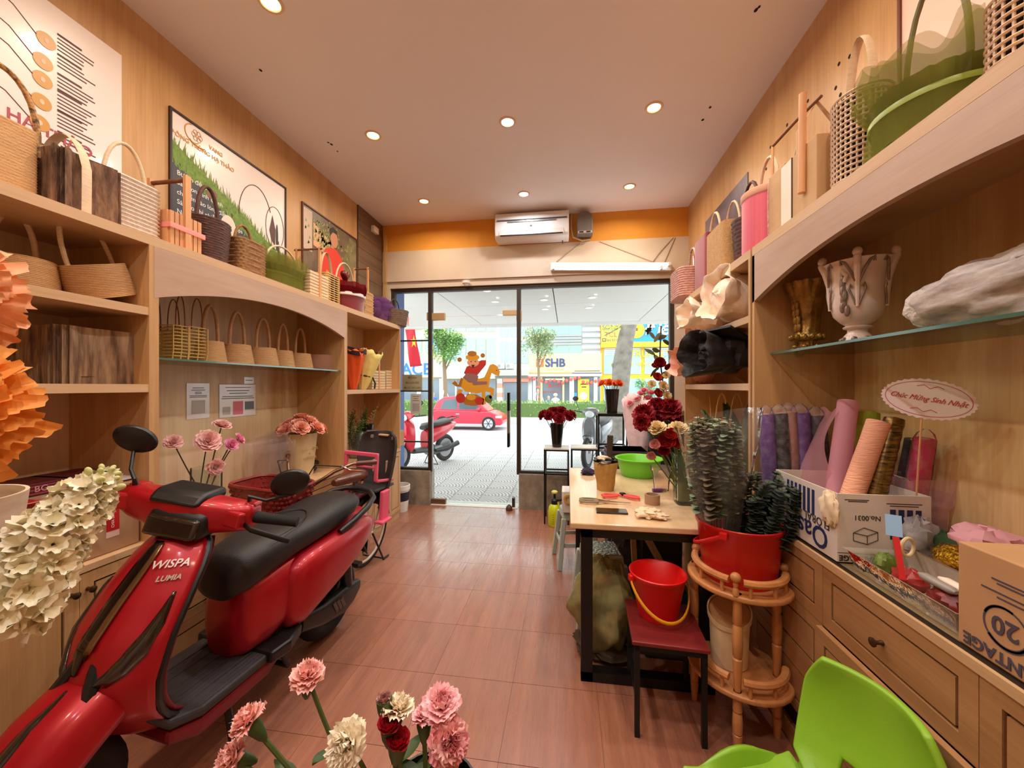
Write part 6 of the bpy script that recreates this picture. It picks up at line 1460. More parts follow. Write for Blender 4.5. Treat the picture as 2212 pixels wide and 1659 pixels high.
# leaves and stems inside the vase
def sprig(name,label,base,tip,n,ls,lw,m,seed,round_=False,u0=.12,group=None,cat='foliage',droop=.3,sm=None,r0=.003):
    rng=random.Random(seed); base=Vector(base); tip=Vector(tip); t=thing(name,label,cat,base,0,group); d=tip-base
    bow=Vector((jig(.04),jig(.04),0)); P_=lambda u:d*u+bow*sin(PI*u)
    MB().tube([P_(i/8) for i in range(9)],[r0*(1-.6*i/8) for i in range(9)],6).build('stem',sm or m_stem,t,smooth=True)
    mb=MB()
    for k in range(n):
        u=u0+(.98-u0)*k/n; p=P_(u); a=k*GA+rng.uniform(-.4,.4) if not round_ else (k//2)*1.57+(PI if k%2 else 0)+rng.uniform(-.2,.2)
        dn=d.normalized(); x=dn.orthogonal().normalized(); y=dn.cross(x); q=(x*cos(a)+y*sin(a)+dn*rng.uniform(.1,.6)).normalized(); sd=q.cross(dn).normalized(); up=sd.cross(q)
        L=ls*rng.uniform(.7,1.15)*(1-.35*u); w=lw*rng.uniform(.8,1.1)*(1-.3*u)
        N=4; rows=[]
        for i in range(N+1):
            v=i/N; ww=w*(sin(PI*(.06+.88*v))**(.6 if round_ else .9)); c=p+q*(L*v)-Vector((0,0,droop*L*v*v))+up*.0
            rows.append([c-sd*ww+up*(.15*ww),c,c+sd*ww+up*(.15*ww)])
        mb.loft(rows,False)
    o=mb.build('leaves',m,t,smooth=True); o['kind']='stuff'
    return t
for k in range(9): sprig('leafy_stem','leafy green stem standing in the square vase',V+Vector((jig(.03),jig(.03),.03)),V+Vector((jig(.07)+.02,jig(.06),.30+.05*random.random())),7,.06,.016,m_leaf,k,group='leafy stems in the square vase')
# --- eucalyptus in the big red bucket
EB=Vector((.705,1.715,ZS2+.02)); m_euc=mat('silver_eucalyptus',(152,168,138),.6,vary=((110,130,100),20,.3)); m_eucb=mat('baby_eucalyptus',(92,106,88),.6,vary=((52,62,54),25,.3)); m_eucd=mat('brownish_eucalyptus',(136,120,94),.65,vary=((80,70,54),20,.3))
cn=EB+Vector((-.075,-.01,0))
for k in range(24):
    a=k*GA; r=.085*math.sqrt((k+.5)/24); top=cn+Vector((r*cos(a)*1.15-.025,r*sin(a)*1.1,.64+jig(.03)-.2*r))
    sprig('eucalyptus_stem','silver round leaf eucalyptus stem in the film sleeve',cn+Vector((r*.35*cos(a),r*.35*sin(a),.03)),top,64,.046,.025,m_euc if k%2 else m_eucd,40+k,True,.36,'round leaf eucalyptus in the film sleeve')
t=thing('film_sleeve','clear cone film sleeve around the round leaf eucalyptus','sleeve',cn)
rg=[]
for i in range(10):
    u=i/9; rg.append([((.06+.105*u)*cos(2*PI*k/36)*(1+.05*sin(7*2*PI*k/36+4*u)+.02*sin(19*2*PI*k/36))-.02*u,(.06+.105*u)*sin(2*PI*k/36)*(1+.05*sin(5*2*PI*k/36+6*u)),.10+.53*u+(.05*u*cos(2*PI*k/36) if i==9 else 0)) for k in range(36)])
MB().loft(rg,True,False,False).build('film',clear('sleeve_film',(250,250,248),.03,.05,frost=(9,.14)),t,smooth=True,angle=30)
c2=EB+Vector((.06,-.02,0))
for k in range(18):
    a=k*GA; r=.09*math.sqrt((k+.5)/18); top=c2+Vector((r*cos(a)*1.6+.05,r*sin(a)*1.3-.02,.40+jig(.05)-.5*r))
    sprig('eucalyptus_stem','dark baby eucalyptus stem at right in the red bucket',c2+Vector((r*.5*cos(a),r*.5*sin(a),.03)),top,70,.040,.020,m_eucb,80+k,True,.3,'baby eucalyptus in the red bucket',droop=.1)
# --- foreground carnations, white stock and orange chrysanthemums close to the camera
st_=Vector((-.23,.63,0)); 
t=thing('stool','small wooden stool holding the carnation vase below the picture','stool',(st_.x,st_.y,0)); MB().lathe([(0,.42),(.16,.42),(.165,.43),(.16,.445),(0,.445)],32).build('seat',m_oakh,t,smooth=True,angle=40)
for k in range(3): a=k*2*PI/3+.5; MB().tube([(.12*cos(a),.12*sin(a),.42),(.16*cos(a),.16*sin(a),0)],.014,8).build('leg',m_oak,t,smooth=True)
t=thing('flower_vase','tall black vase of carnations below the picture edge','vase',(st_.x,st_.y,.446)); MB().lathe([(0,0),(.06,0),(.08,.26),(.076,.26),(.056,.01),(0,.01)],28).build('vase',MATS['glossy_black_vase'],t,smooth=True)
foot=Vector((st_.x,st_.y,.47))
me_c1=flower_mesh('carnation',.030,pet('salmon_pink_petal',(255,184,174),(252,200,190)),21); me_c2=flower_mesh('carnation',.030,pet('ivory_petal',(255,246,226),(250,232,200)),22); me_c3=flower_mesh('carnation',.030,pet('rose_pink_petal',(255,182,188),(255,206,206)),23)
me_b1=flower_mesh('ranunculus',.020,pet('red_bud_petal',(196,12,36),(150,4,22)),24); me_c4=flower_mesh('carnation',.032,pet('pink_white_petal',(248,206,190),(220,90,120),60),25)
def carn(lab,px,py,d,me,sc,dv,cal=(.011,.036),f=None):
    hd=at(px,py,d); sc*=.82; flower('carnation',lab,hd,dv,me,f or (foot+Vector((jig(.02),jig(.02),0))),sc,m_stem,.0034,cal,'carnations in the foreground',leaves=2)
carn('salmon pink carnation on a tall stem, highest in foreground',665,1465,.62,me_c1,1.05,(.15,-.1,1))
carn('salmon pink carnation tilted left, lower left foreground',540,1560,.56,me_c1,.95,(-.5,-.2,.8))
carn('salmon pink carnation at the bottom edge, leftmost',505,1640,.55,me_c1,.9,(-.4,-.6,.6))
carn('ivory carnation seen from its front in foreground',755,1606,.54,me_c2,1.2,(-.1,-.8,.55))
carn('ivory carnation behind the red buds',858,1538,.58,me_c2,1.0,(.1,.3,.9))
carn('rose pink carnation, highest on the right bunch',952,1530,.58,me_c3,1.2,(.15,-.25,.9))
carn('small rose pink carnation bud beside the largest pink',915,1552,.57,me_c3,.7,(-.1,.1,1))
carn('pink and white streaked carnation at right of bunch',968,1605,.55,me_c4,1.1,(.35,-.5,.55))
carn('red carnation bud under the ivory bloom',842,1570,.56,me_b1,1.0,(0,-.2,1),(.014,.04))
carn('red carnation bud lowest in the middle bunch',860,1605,.55,me_b1,1.0,(.15,-.2,1),(.014,.04))
carn('closed striped pink bud at top of middle bunch',830,1514,.58,flower_mesh('ranunculus',.013,pet('striped_bud_petal',(240,190,180),(120,20,40),120),26),1.0,(-.05,-.1,1),(.012,.04))
# white stock
m_stk=pet('cream_white_petal',(255,252,230),(250,240,204)); SB=at(-20,1330,.50); STP=at(232,1018,.58)
t=thing('stock_flower','cream white stock flower spike slanting in at left','flower',SB); d=STP-SB
SF=Vector((SB.x-.07,SB.y-.05,0)); MB().tube([SF+Vector((0,0,.55))-SB,SF+Vector((.01,.0,.85))-SB,d*-.25+Vector((0,0,-.03)),d*.0,d*.5,d],[.006,.006,.006,.006,.005,.003],8).build('stem',m_stem,t,smooth=True)
tv=thing('flower_vase','tall grey floor vase holding the white stock below the picture','vase',SF); MB().lathe([(0,0),(.085,0),(.07,.84),(.066,.84),(.08,.012),(0,.012)],28).build('vase',mat('grey_floor_vase',(150,146,140),.5),tv,smooth=True,angle=40)
fl_=MB()
for lay in range(2):
    for k in range(5): petal(fl_,k*2*PI/5+lay*.6,R(62-34*lay),.026-.006*lay,.015,.1,R(25),.004,.002,.004*lay,5,4,random)
flm=fl_.mesh('floret',m_stk,True,80); dn=d.normalized(); ox=dn.orthogonal().normalized(); oy=dn.cross(ox); rng=random.Random(4)
for k in range(46):
    u=k/45; r=.034*(1-.45*u)*(1 if u<.85 else .6); a=k*GA; q=ox*cos(a)+oy*sin(a); p=d*(.02+.92*u)+q*r
    o=sub(t,flm,'floret',loc=p,rot=orient(q+dn*(.2+.5*u)+Vector((rng.uniform(-.3,.3),rng.uniform(-.3,.3),0))),scale=(1.25-.6*u)*rng.uniform(.85,1.15))
bud=MB().sph((0,0,.008),.009,10,7,(.8,.8,1.2)).mesh('bud',mat('pale_green_bud',(206,208,140),.6),True)
for k in range(12):
    u=k/11; a=k*GA; q=ox*cos(a)+oy*sin(a); sub(t,bud,'bud',loc=d*(.90+.12*u)+q*.02*(1-u*.8),rot=orient(q+dn),scale=.75-.3*u)
# orange chrysanthemums in a white bucket on a stand
m_oc=pet('bright_orange_petal',(255,186,92),(252,160,70),25); m_oc2=pet('salmon_orange_petal',(255,204,158),(252,172,116),25)
me_o1=flower_mesh('mum',.10,m_oc,31); me_o2=flower_mesh('mum',.095,m_oc2,32)
OB=at(-160,1110,.62); ob_=Vector((OB.x,OB.y,.965))
t=thing('flower_stand','tall black stand holding the white flower bucket at left','stand',(ob_.x,ob_.y,0)); MB().lathe([(0,.95),(.072,.95),(.072,.965),(0,.965)],32).build('top',m_blackm,t)
for k in range(3): a=k*2*PI/3; MB().tube([(.06*cos(a),.06*sin(a),.95),(.06*cos(a),.06*sin(a),0)],.009,8).build('leg',m_blackm,t,smooth=True)
t=thing('flower_bucket','white washed bucket holding large orange chrysanthemums at left edge','bucket',(ob_.x,ob_.y,.966)); MB().lathe([(0,0),(.075,0),(.078,.005),(.105,.25),(.10,.25),(.072,.01),(0,.01)],36).build('bucket',mat('white_washed_wood_print',(232,216,194),.6,vary=((196,168,138),(8,8,40),.35)),t,smooth=True,angle=50)
for k,(px,py,dd,me,sc,dv,lab) in enumerate([(-300,862,.43,me_o1,1.12,(.35,-.6,.25),'bright orange chrysanthemum, the lower large bloom at left edge'),(-300,592,.46,me_o2,1.1,(.35,-.6,.1),'salmon orange chrysanthemum, the upper large bloom at left edge')]):
    hd=at(px,py,dd)-Vector(dv).normalized()*.05; flower('chrysanthemum',lab,hd,dv,me,(ob_.x,ob_.y,1.0),sc,m_stem,.006,None,'orange chrysanthemums at the left edge')
# --- pink bouquet, garland and wrapped bouquets at the right
me_pk2=flower_mesh('garden',.045,pet('candy_pink_petal',(244,140,160),(248,180,190)),41)
bx=on_y(1378,985,3.75); t=wrap('wrapped_bouquet','pale pink paper bouquet of pink roses beside the tall stand',(bx.x,3.74,.72),.21,.56,mat('pale_pink_paper',(252,220,222),.6,bump=(16,.6)),4,(1,.7),rot=(R(-6),R(8),0))
for k,(px,py) in enumerate([(1362,872),(1385,852),(1400,862),(1375,862),(1392,845),(1408,850)]):
    hd=on_y(px,py,3.70); flower('rose','candy pink rose inside the pink paper bouquet',hd,(jig(.4),-.5,.7),me_pk2,(bx.x,3.74,.85),.9,m_stem,.003,None,'roses in the pink bouquet')
MB().tube([(0,-.02,.12),(.03,-.06,.02),(.0,-.08,-.10)],1,6,flat=(.012,.002,(1,0,0))).build('ribbon_tail',m_pinkrib,t)
# hanging dried flower garland near the shelf end
gp=on_y(1428,800,3.25); t=thing('flower_garland','dried flower garland in red, cream and orange hanging by the window','garland',(gp.x,3.25,gp.z))
MB().tube([(.0,0,.36),(-.01,0,.1),(.02,0,-.15),(.03,0,-.26)],.006,6).build('cord',m_dstem,t,smooth=True)
gl=[(1425,785,me_rr,1.3),(1418,815,me_rn,1.0),(1440,810,me_cm,.6),(1412,790,me_rn,.6),(1432,835,me_cm,.8),(1445,795,me_rr,.9),(1420,850,me_rn,1.0),(1440,855,me_cm,.7),(1425,868,me_rr,.7),(1408,830,me_cm,.6)]
for px,py,me,sc in gl: 
    q=on_y(px,py,3.2)-t.location; sub(t,me,'dried_bloom',loc=q,rot=orient((jig(.4),-1,.3)),scale=sc)
for k in range(14):
    q=on_y(1415+random.uniform(-10,30),random.uniform(725,880),3.24)-t.location; mb=MB(); petal(mb,0,R(70),.09,.02,.1,.3,0,.002,0,3,4,random,1); mb.build('leaf',mat('dried_leaf',(104,100,66),.7) if k%2 else m_leaf,t,smooth=True).location=q; t.children[-1].rotation_euler=(jig(1.5),jig(1.5),jig(3))
# far right shelves
z1,z2=1.741,1.4165
t=wrap('wrapped_bouquet','large cream paper wrapped bouquet on the upper right shelf',(1.06,2.16,z1+.13),.15,.24,m_crp,11,(1,1),rot=(R(10),R(-78),0)); t.location=(1.03,2.31,z1+.13)
MB().tube([(.05,-.10,.06),(.09,-.14,.02),(.16,-.13,-.01)],1,6,flat=(.002,.013,(0,1,0))).build('red_ribbon',mat('red_satin',(190,24,36),.35),t)
crumple(MB(),(0,0,.10),.13,91,(1,1,1),24,16,.10).build('paper_ball',m_crp,t,smooth=True)
t=wrap('wrapped_bouquet','smaller cream paper wrapped bouquet toward the window on upper right shelf',(1.06,2.78,z1+.11),.13,.28,m_crp,13,(.8,1),rot=(R(4),R(-80),0))
crumple(MB(),(0,0,.12),.105,92,(.9,1.2,1),22,14,.12).build('paper_ball',m_crp,t,smooth=True)
t=wrap('wrapped_bouquet','black paper wrapped bouquet on the middle right shelf',(1.04,2.36,z2+.14),.16,.34,m_blkp,15,(.85,1.15),rot=(R(8),R(-84),0))
crumple(MB(),(.02,0,.14),.13,93,(.85,1.2,1.1),22,14,.18).build('paper_fold',m_blkp,t,smooth=True,angle=25)
MB().cbox((.10,-.10,.22),(.012,.2,.16),(R(20),R(15),R(10))).build('paper_flap',m_blkp,t)
t=wrap('wrapped_bouquet','peach paper wrapped bouquet on the middle right shelf end',(1.04,2.86,z2+.13),.12,.30,m_pchp,17,(.8,1),rot=(R(4),R(-84),0))
crumple(MB(),(0,0,.12),.095,94,(.9,1.1,1.1),20,14,.14).build('paper_ball',m_pchp,t,smooth=True)
m_sl=clear('sheet_film',(250,248,250),.12,.06,frost=(7,.4))
for k,(z,zz,lab) in enumerate(((z1,.30,'upper'),(z2,.30,'lower'))):
    t=thing('film_bag','clear film bag sticking out of the %s right shelf end'%lab,'bag',(1.02,3.02,z)); MB().grid(lambda u,v:(.0-.20+.24*u+.01*sin(7*v),.03+.05*sin(5*u+3*v),-.03+zz*v+.02*sin(6*u)),8,8).build('film',m_sl,t,smooth=True)
    MB().grid(lambda u,v:(.05-.20*u,-.02+.02*sin(6*v),.0+zz*.9*v),6,6).build('film',m_sl,t,smooth=True)
    crumple(MB(),(-.04,-.06,.11),.09,97+k,(1,.7,1.1),18,12,.15).build('paper',m_pchp,t,smooth=True)
for k,px in enumerate((1525,1553,1585)):
    q=on_x(px,850,1.0); w=.10; t=thing('cane_arch','bent cane basket handle standing on right cabinet, %s of three'%('farthest','middle','nearest')[k],'handle',(1.02,q.y,HR)); MB().tube(handle_pts(w,0,q.z-HR,'x' if k else 'y'),.006,8).build('cane',m_cane,t,smooth=True)
q=on_x(1612,868,1.02); t=thing('leaf_bundle','dark green leaf bundle behind the eucalyptus','foliage',(1.02,q.y,HR)); m_gl2=mat('dark_glossy_leaf',(56,82,34),.35)
for k in range(6):
    mb=MB(); petal(mb,k*.9,R(12+6*k),.50-.02*k,.06,.2,.2,.008,.002,.06,5,6,random,1); mb.build('leaf',m_gl2,t,smooth=True,solid=.002)
# ------------------------------------------------------------------ left counter things
t=thing('carton','brown carton with red and white tape on the left counter','box',(-1.95,1.14,HL+.001)); zc0=HL+.001
a=on_x(310,1090,-1.80); 
BX0,BX1,BY0,BY1,BZ=-2.13,-1.81,.98,1.40,zc0+.265
MB().box(BX0,BX1,BY0,BY1,zc0,BZ).build('carton',mat('brown_corrugated',(176,136,100),.75,vary=((158,118,84),8,.3)),t,world=True,bevel=.004)
m_tp=mat('red_print_tape',(190,30,34),.3,coat=.3); m_tw=mat('clear_white_tape',(226,190,180),.3,coat=.3)
MB().box(BX1,BX1+.001,BY0+.30,BY0+.345,zc0+.06,BZ).build('tape',m_tw,t,world=True); MB().box(BX1+.001,BX1+.0016,BY0+.30,BY0+.345,zc0+.085,zc0+.19).build('tape_print',m_tp,t,world=True)
MB().box(BX0+.02,BX1-.01,BY0+.20,BY0+.26,BZ,BZ+.001).build('tape',m_tw,t,world=True); MB().box(BX0+.02,BX1-.01,BY0+.06,BY0+.12,BZ,BZ+.001).build('tape',m_tp,t,world=True); MB().box(BX1,BX1+.001,BY0+.01,BY0+.14,zc0+.02,BZ).build('tape',mat('dark_red_tape',(112,26,30),.3,coat=.3),t,world=True)
text('CHIA LYING',.014,m_white,t,Vector((BX1+.002,BY0+.322,zc0+.135))-t.location,(PI/2,-PI/2,PI/2))
for k,(y0,y1,zz,mt_) in enumerate(((1.06,1.24,.0,0),(1.22,1.38,.0,1))):
    t=thing('flat_box','thin dark red striped box %s on the brown carton'%('at left','at right with pink edge')[k],'box',(-2.0,(y0+y1)/2,BZ+.001))
    MB().box(-.09,.09,-(y1-y0)/2,(y1-y0)/2,0,.045).build('box',mat('maroon_card',(84,16,26),.4),t,bevel=.002)
    for q in range(3): MB().box(.09,.0906,-(y1-y0)/2+.004,(y1-y0)/2-.004,.006+.013*q,.011+.013*q).build('stripe',mat('pink_dark_stripe',(150,60,70),.4),t)
    text('BG',.03,mat('pink_emblem',(214,150,150),.4),t,(.0912,0,.024),RL)
t=thing('notebook','white edged notebook on the brown carton','book',(-1.90,1.36,BZ+.001)); MB().box(-.06,.06,-.04,.06,0,.006).build('cover',mat('dark_cover',(60,30,34),.5),t); MB().box(-.058,.062,-.038,.058,.006,.014).build('pages',m_white,t)
# clear acrylic boxes
for k,(px0,px1,py,dx) in enumerate(((548,618,955,0),(560,610,935,-.08))):
    y,w,h=put(px0,px1,-1.93+dx,py,HL); t=thing('acrylic_vase','clear square plastic vase %s on the left counter'%('in front','behind the other')[k],'vase',(-1.93+dx,y,HL))
    MB().loft([[(sx*q*.7,sy*q,z) for sx,sy in ((-1,-1),(1,-1),(1,1),(-1,1))] for q,z in ((w*.34,0),(w*.45,h))],True,True,False).build('vase',clear('milky_acrylic',(250,246,244),.05,.05,frost=(7,.12)),t)
t=thing('black_pouch','black crumpled pouch on the left counter behind handlebar','pouch',(-1.97,2.70,HL)); crumple(MB(),(0,0,.055),.07,101,(.8,1.2,.75)).build('pouch',m_black,t,smooth=True)
# papers on the arch back panel (QR codes left out)
XP=XL+.0155
def paper(name,label,px0,py0,px1,py1,px2,py2,px3,py3):
    """corners tl, tr, br, bl in photo columns and rows on the back panel"""
    P=[on_x(a,b,XP) for a,b in ((px0,py0),(px1,py1),(px2,py2),(px3,py3))]; y0=(P[0].y+P[3].y)/2; y1=(P[1].y+P[2].y)/2; z1=(P[0].z+P[1].z)/2; z0=(P[2].z+P[3].z)/2
    t=thing(name,label,'paper',(XP,(y0+y1)/2,z0)); MB().box(0,.0015,-(y1-y0)/2,(y1-y0)/2,0,z1-z0).build('sheet',mat('laminated_paper',(232,222,222),.25,coat=.4),t)
    return t,y1-y0,z1-z0
m_lt=mat('grey_print_line',(92,84,90),.6)
t,w,h=paper('notice','tall white laminated notice on the arch back panel',403,828,453,828,451,903,402,906)
for k,(z,a) in enumerate(((.86,.5),(.80,.6),(.74,.3),(.70,.3),(.64,.75),(.60,.75))): MB().box(.0016,.002,-w*a/2,w*a/2,h*z,h*z+.004).build('text_line',m_lt,t)
MB().box(.0016,.002,-w*.3,w*.3,h*.14,h*.52).build('grey_square',mat('pale_grey_square',(196,190,192),.6),t)
t,w,h=paper('notice','wide pink bordered price notice on the arch back panel',474,830,552,832,551,897,473,902)
for k,(z,a) in enumerate(((.9,.7),(.80,.62),(.72,.5),(.62,.85),(.56,.9))): MB().box(.0016,.002,-w*a/2,w*a/2,h*z,h*z+.005).build('text_line',m_lt if k else mat('mauve_print',(180,120,150),.6),t)
MB().box(.0016,.002,-w*.15,w*.13,h*.06,h*.48).build('pink_panel',mat('rose_panel',(226,120,140),.5),t); MB().box(.0016,.002,-w*.42,-w*.22,h*.08,h*.32).build('grey_square',MATS['pale_grey_square'],t); MB().box(.0016,.002,w*.18,w*.45,h*.2,h*.46).build('photo_panel',mat('blue_grey_photo',(110,116,130),.5),t)
t,w,h=paper('note','tiny white note above the price notice',527,815,548,815,548,829,527,829)
MB().box(.0016,.002,-w*.35,w*.35,h*.5,h*.6).build('text_line',m_lt,t)
# ------------------------------------------------------------------ far left unit
zs=1.3725
q=on_x(762,790,-1.93); t=wrap('wrapped_bouquet','orange and black paper bouquet on the far left shelf',(-1.93,q.y,zs),.12,.36,mat('orange_paper',(238,96,34),.6,bump=(16,.6)),61,(.9,.8),rot=(R(8),R(6),0))
MB().loft([[(.125*cos(2*PI*k/30)*.9,.125*sin(2*PI*k/30)*.8,z+.02*sin(6*k)) for k in range(30)] for z in (.34,.38)],True,False,False).build('black_collar',m_blkp,t,solid=.002)
q=on_x(783,790,-1.90); t=wrap('wrapped_bouquet','pale yellow paper bouquet with dark ribbon on the far left shelf',(-1.90,q.y,zs),.13,.36,mat('pale_yellow_paper',(228,216,128),.6,bump=(16,.6)),63,(.9,.8),rot=(R(-6),R(10),0))
MB().tube([(.06*cos(a),.055*sin(a),.13) for a in [2*PI*k/20 for k in range(20)]],.010,8,closed=True).tube([(.06,.02,.13),(.085,.05,.08),(.08,.07,.03)],.008,6).build('ribbon',mat('dark_green_ribbon',(26,34,30),.4),t,smooth=True)
for k,(a,b) in enumerate(((788,822),(820,850))):
    y,w,h=put(a,b,-1.93,801,zs); ribbox('slat_box','small pale ribbed box on the far left shelf, %s'%('nearer the yellow bouquet','nearer the window')[k],(-1.93,y,zs),w*.86,h,.13,7,m_ribp,.19)
m_bry=mat('feathery_green',(96,120,54),.7)
q=on_x(770,985,-1.95); t=thing('flower_vase','clear glass vase of feathery greens on the far left counter','vase',(-1.95,q.y,HL)); MB().lathe([(0,0),(.05,0),(.062,.24),(.058,.24),(.046,.012),(0,.012)],24,square=3).build('glass',MATS['vase_cylinder'],t,smooth=True)
for k in range(9): sprig('green_sprig','feathery green sprig in the far left glass vase',(-1.95+jig(.02),q.y+jig(.02),HL+.03),(-1.93+jig(.09),q.y+jig(.10),HL+.42+jig(.06)),110,.055,.007,m_bry,200+k,group='feathery sprigs in the glass vase',droop=0)
q=on_x(788,985,-1.92); t=thing('flower_vase','tall black vase of dried grass on the far left counter','vase',(-1.92,q.y+.04,HL)); MB().lathe([(0,0),(.045,0),(.065,.30),(.06,.30),(.04,.012),(0,.012)],24).build('vase',MATS['glossy_black_vase'],t,smooth=True)
for k in range(8): sprig('dried_sprig','dried beige grass sprig in the far left black vase',(-1.92+jig(.02),q.y+.04+jig(.02),HL+.05),(-1.90+jig(.10),q.y+.06+jig(.11),HL+.50+jig(.05)),40,.03,.005,mat('dried_beige',(196,176,130),.8),220+k,group='dried sprigs in the black vase',droop=0,sm=mat('dried_stem',(150,130,90),.8))
y,w,h=put(846,862,-1.90,948,HL); t=thing('small_box','small brown carton on the far left counter','box',(-1.90,y,HL)); MB().box(-.06,.06,-.10,.10,0,.17).build('carton',m_kraft,t,bevel=.003); MB().box(.06,.0605,-.06,.0,.06,.11).build('print',mat('orange_print',(206,110,50),.6),t)
# white paint bucket on the floor by the storefront
p=on_z(878,1110,0); t=thing('paint_bucket','white lidded paint bucket with navy label by the storefront','bucket',(-1.87,4.12,0)); MB().lathe([(0,0),(.085,0),(.105,.24),(.112,.24),(.112,.29),(.105,.295),(.10,.29),(.08,.01),(0,.01)],32).build('bucket',m_white,t,smooth=True,angle=40)
MB().lathe([(.0865,.02),(.1035,.22)],32).build('label',mat('navy_label',(30,36,58),.5),t,smooth=True)
for z in (.08,.15): MB().box(-.01,.05,-.1012,-.099,z,z+.03).build('label_print',mat('label_white',(220,220,220),.5),t)
MB().tube([(-.05,.10,.29),(-.06,.12,.5),(-.055,.13,.8)],.006,6).build('hose',mat('pale_hose',(206,196,176),.5),t,smooth=True)
# ------------------------------------------------------------------ wall posters
m_pw=mat('poster_white',(240,226,220),.35,coat=.2)
def lposter(name,label,y0,y1,z0,z1,base,frame=None):
    t=thing(name,label,'poster',(XL,(y0+y1)/2,z0)); MB().box(0.0005,.006,-(y1-y0)/2,(y1-y0)/2,0,z1-z0).build('board',base,t)
    if frame:
        w=y1-y0; h=z1-z0; e=.012
        for a in ((-w/2-e,-w/2,-e,h+e),(w/2,w/2+e,-e,h+e)): MB().box(.0005,.014,a[0],a[1],a[2],a[3]).build('frame_side',frame,t)
        for a in ((-e,0),(h,h+e)): MB().box(.0005,.014,-w/2,w/2,a[0],a[1]).build('frame_side',frame,t)
    return t
def shape(t,pts,m,nm,x=.0064,sg=1):
    MB().prism([(u,v) for u,v in pts],lambda u,v,w:(sg*(x+w),sg*u,v),.0006).build(nm,m,t)
def ell(cu,cv,a,b,n=28,r=0): return [(cu+a*cos(2*PI*k/n)*cos(r)-b*sin(2*PI*k/n)*sin(r),cv+a*cos(2*PI*k/n)*sin(r)+b*sin(2*PI*k/n)*cos(r)) for k in range(n)]
# 1: large white benefits poster
t=lposter('poster','large white poster with gold circles and text on the left wall',.35,1.62,2.43,3.05,m_pw)
yc=(.35+1.62)/2; pz=2.43
m_au=mat('gold_print',(206,150,64),.4); m_tx=mat('dark_poster_text',(92,50,52),.6); m_skin=mat('peach_poster_tone',(244,176,130),.5); m_pk_=mat('blush_poster_tone',(240,196,170),.5)
shape(t,ell(-.10,.33,.30,.34),m_pk_,'soft_print'); shape(t,ell(-.16,.30,.24,.28),m_skin,'hand_print',.0072)
rows=[(82,92),(93,130),(94,163),(90,215),(87,262)]
for k,(px,py) in enumerate([(100,88),(98,92+10),(93,133),(92,172),(90,220),(86,265)]):
    if k==1: continue
    q=on_x(px,py,XL+.007); shape(t,ell(q.y-yc,q.z-pz,.032,.032),m_au,'gold_disc',.008); shape(t,ell(q.y-yc,q.z-pz,.008,.011,8),m_pk_,'disc_icon',.0088)
    MB().tube([(.0075,q.y-yc-.03,q.z-pz),(.0075,q.y-yc-.10,q.z-pz+.06),(.0075,q.y-yc-.30,q.z-pz+.12)],.0015,4).build('pointer_line',m_tx,t)
for k,(py,n) in enumerate(((75,5),(118,4),(160,5),(197,6),(240,5),(285,3))):
    for j in range(n):
        q0=on_x(124,py+j*8,XL+.007); ln=.085 if j==0 else random.uniform(.09,.14); hgt=.0085 if j==0 else .0045
        shape(t,[(q0.y-yc,q0.z-pz),(q0.y-yc+ln,q0.z-pz),(q0.y-yc+ln,q0.z-pz+hgt),(q0.y-yc,q0.z-pz+hgt)],m_tx,'text_line',.007)
q=on_x(150,320,XL+.008); text('DẠNG TRÙNG HẠ THẢO',.062,mat('rose_red_text',(176,70,84),.5),t,(.0075,.16,.055),RL,bold=.001)
# 2: framed grass poster
t=lposter('poster','dark framed poster with grass band and white text on the left wall',1.862,2.735,2.07,2.955,m_pw,mat('thin_dark_frame',(52,28,22),.5)); w=.873; h=.885
m_soil=mat('slate_print',(56,56,66),.5); m_gs=mat('grass_print',(128,158,60),.6,vary=((86,120,40),60,.5))
g0=lambda u:.50+.06*sin(2.2*u)-.06*(u/w)
top=[(-w/2+w*i/20,.565+.02*sin(i*1.1)-.17*(i/20)**2*.3) for i in range(21)]
shape(t,[(-w/2,0)]+[(w/2,0)]+[(w/2-w*i/12,.24+.40*(i/12)-.02*sin(i*.6)) for i in range(13)],m_soil,'soil_print')
rng=random.Random(5)
for k in range(150):
    u=-w/2+w*(k+.5)/150; b=.39+.03*(.5-u/w)+rng.uniform(-.04,.01); hh=rng.uniform(.06,.16); dx=rng.uniform(-.03,.03); l=max(-w/2,min(w/2,u-.008)); r_=max(-w/2,min(w/2,u+.008)); tp=max(-w/2,min(w/2,u+dx))
    shape(t,[(l,b),(r_,b),(tp,b+hh)],m_gs if k%3 else mat('light_grass_print',(166,186,88),.6),'grass_blade',.007+.0001*(k%4)) if k<0 else None
mb=MB()
for k in range(620):
    u=-w/2+w*rng.random(); b=.42-.40*(u/w)+rng.uniform(-.03,.08); hh=rng.uniform(.04,.10); dx=rng.uniform(-.03,.03); c=lambda v:max(-w/2+.001,min(w/2-.001,v)); x=.0072+.0006*rng.random()
    mb.add([(x,c(u-.006),b),(x,c(u+.006),b),(x,c(u+dx),b+hh)],[(0,1,2)])
o=mb.build('grass_print',m_gs,t); o['kind']='stuff'
mb=MB(); mb.add([(.0069,-w/2+.001,.61),(.0069,w/2-.001,.21),(.0069,w/2-.001,.32),(.0069,-w/2+.001,.72)],[(0,1,2,3)]); mb.build('grass_base',m_gs,t)
text('ĐÔNG TRÙNG HẠ THẢO',.036,m_au,t,(.0082,-.235,.765),RL,bold=.0006); text('VANG',.034,m_au,t,(.0082,-.16,.815),RL,bold=.0006)
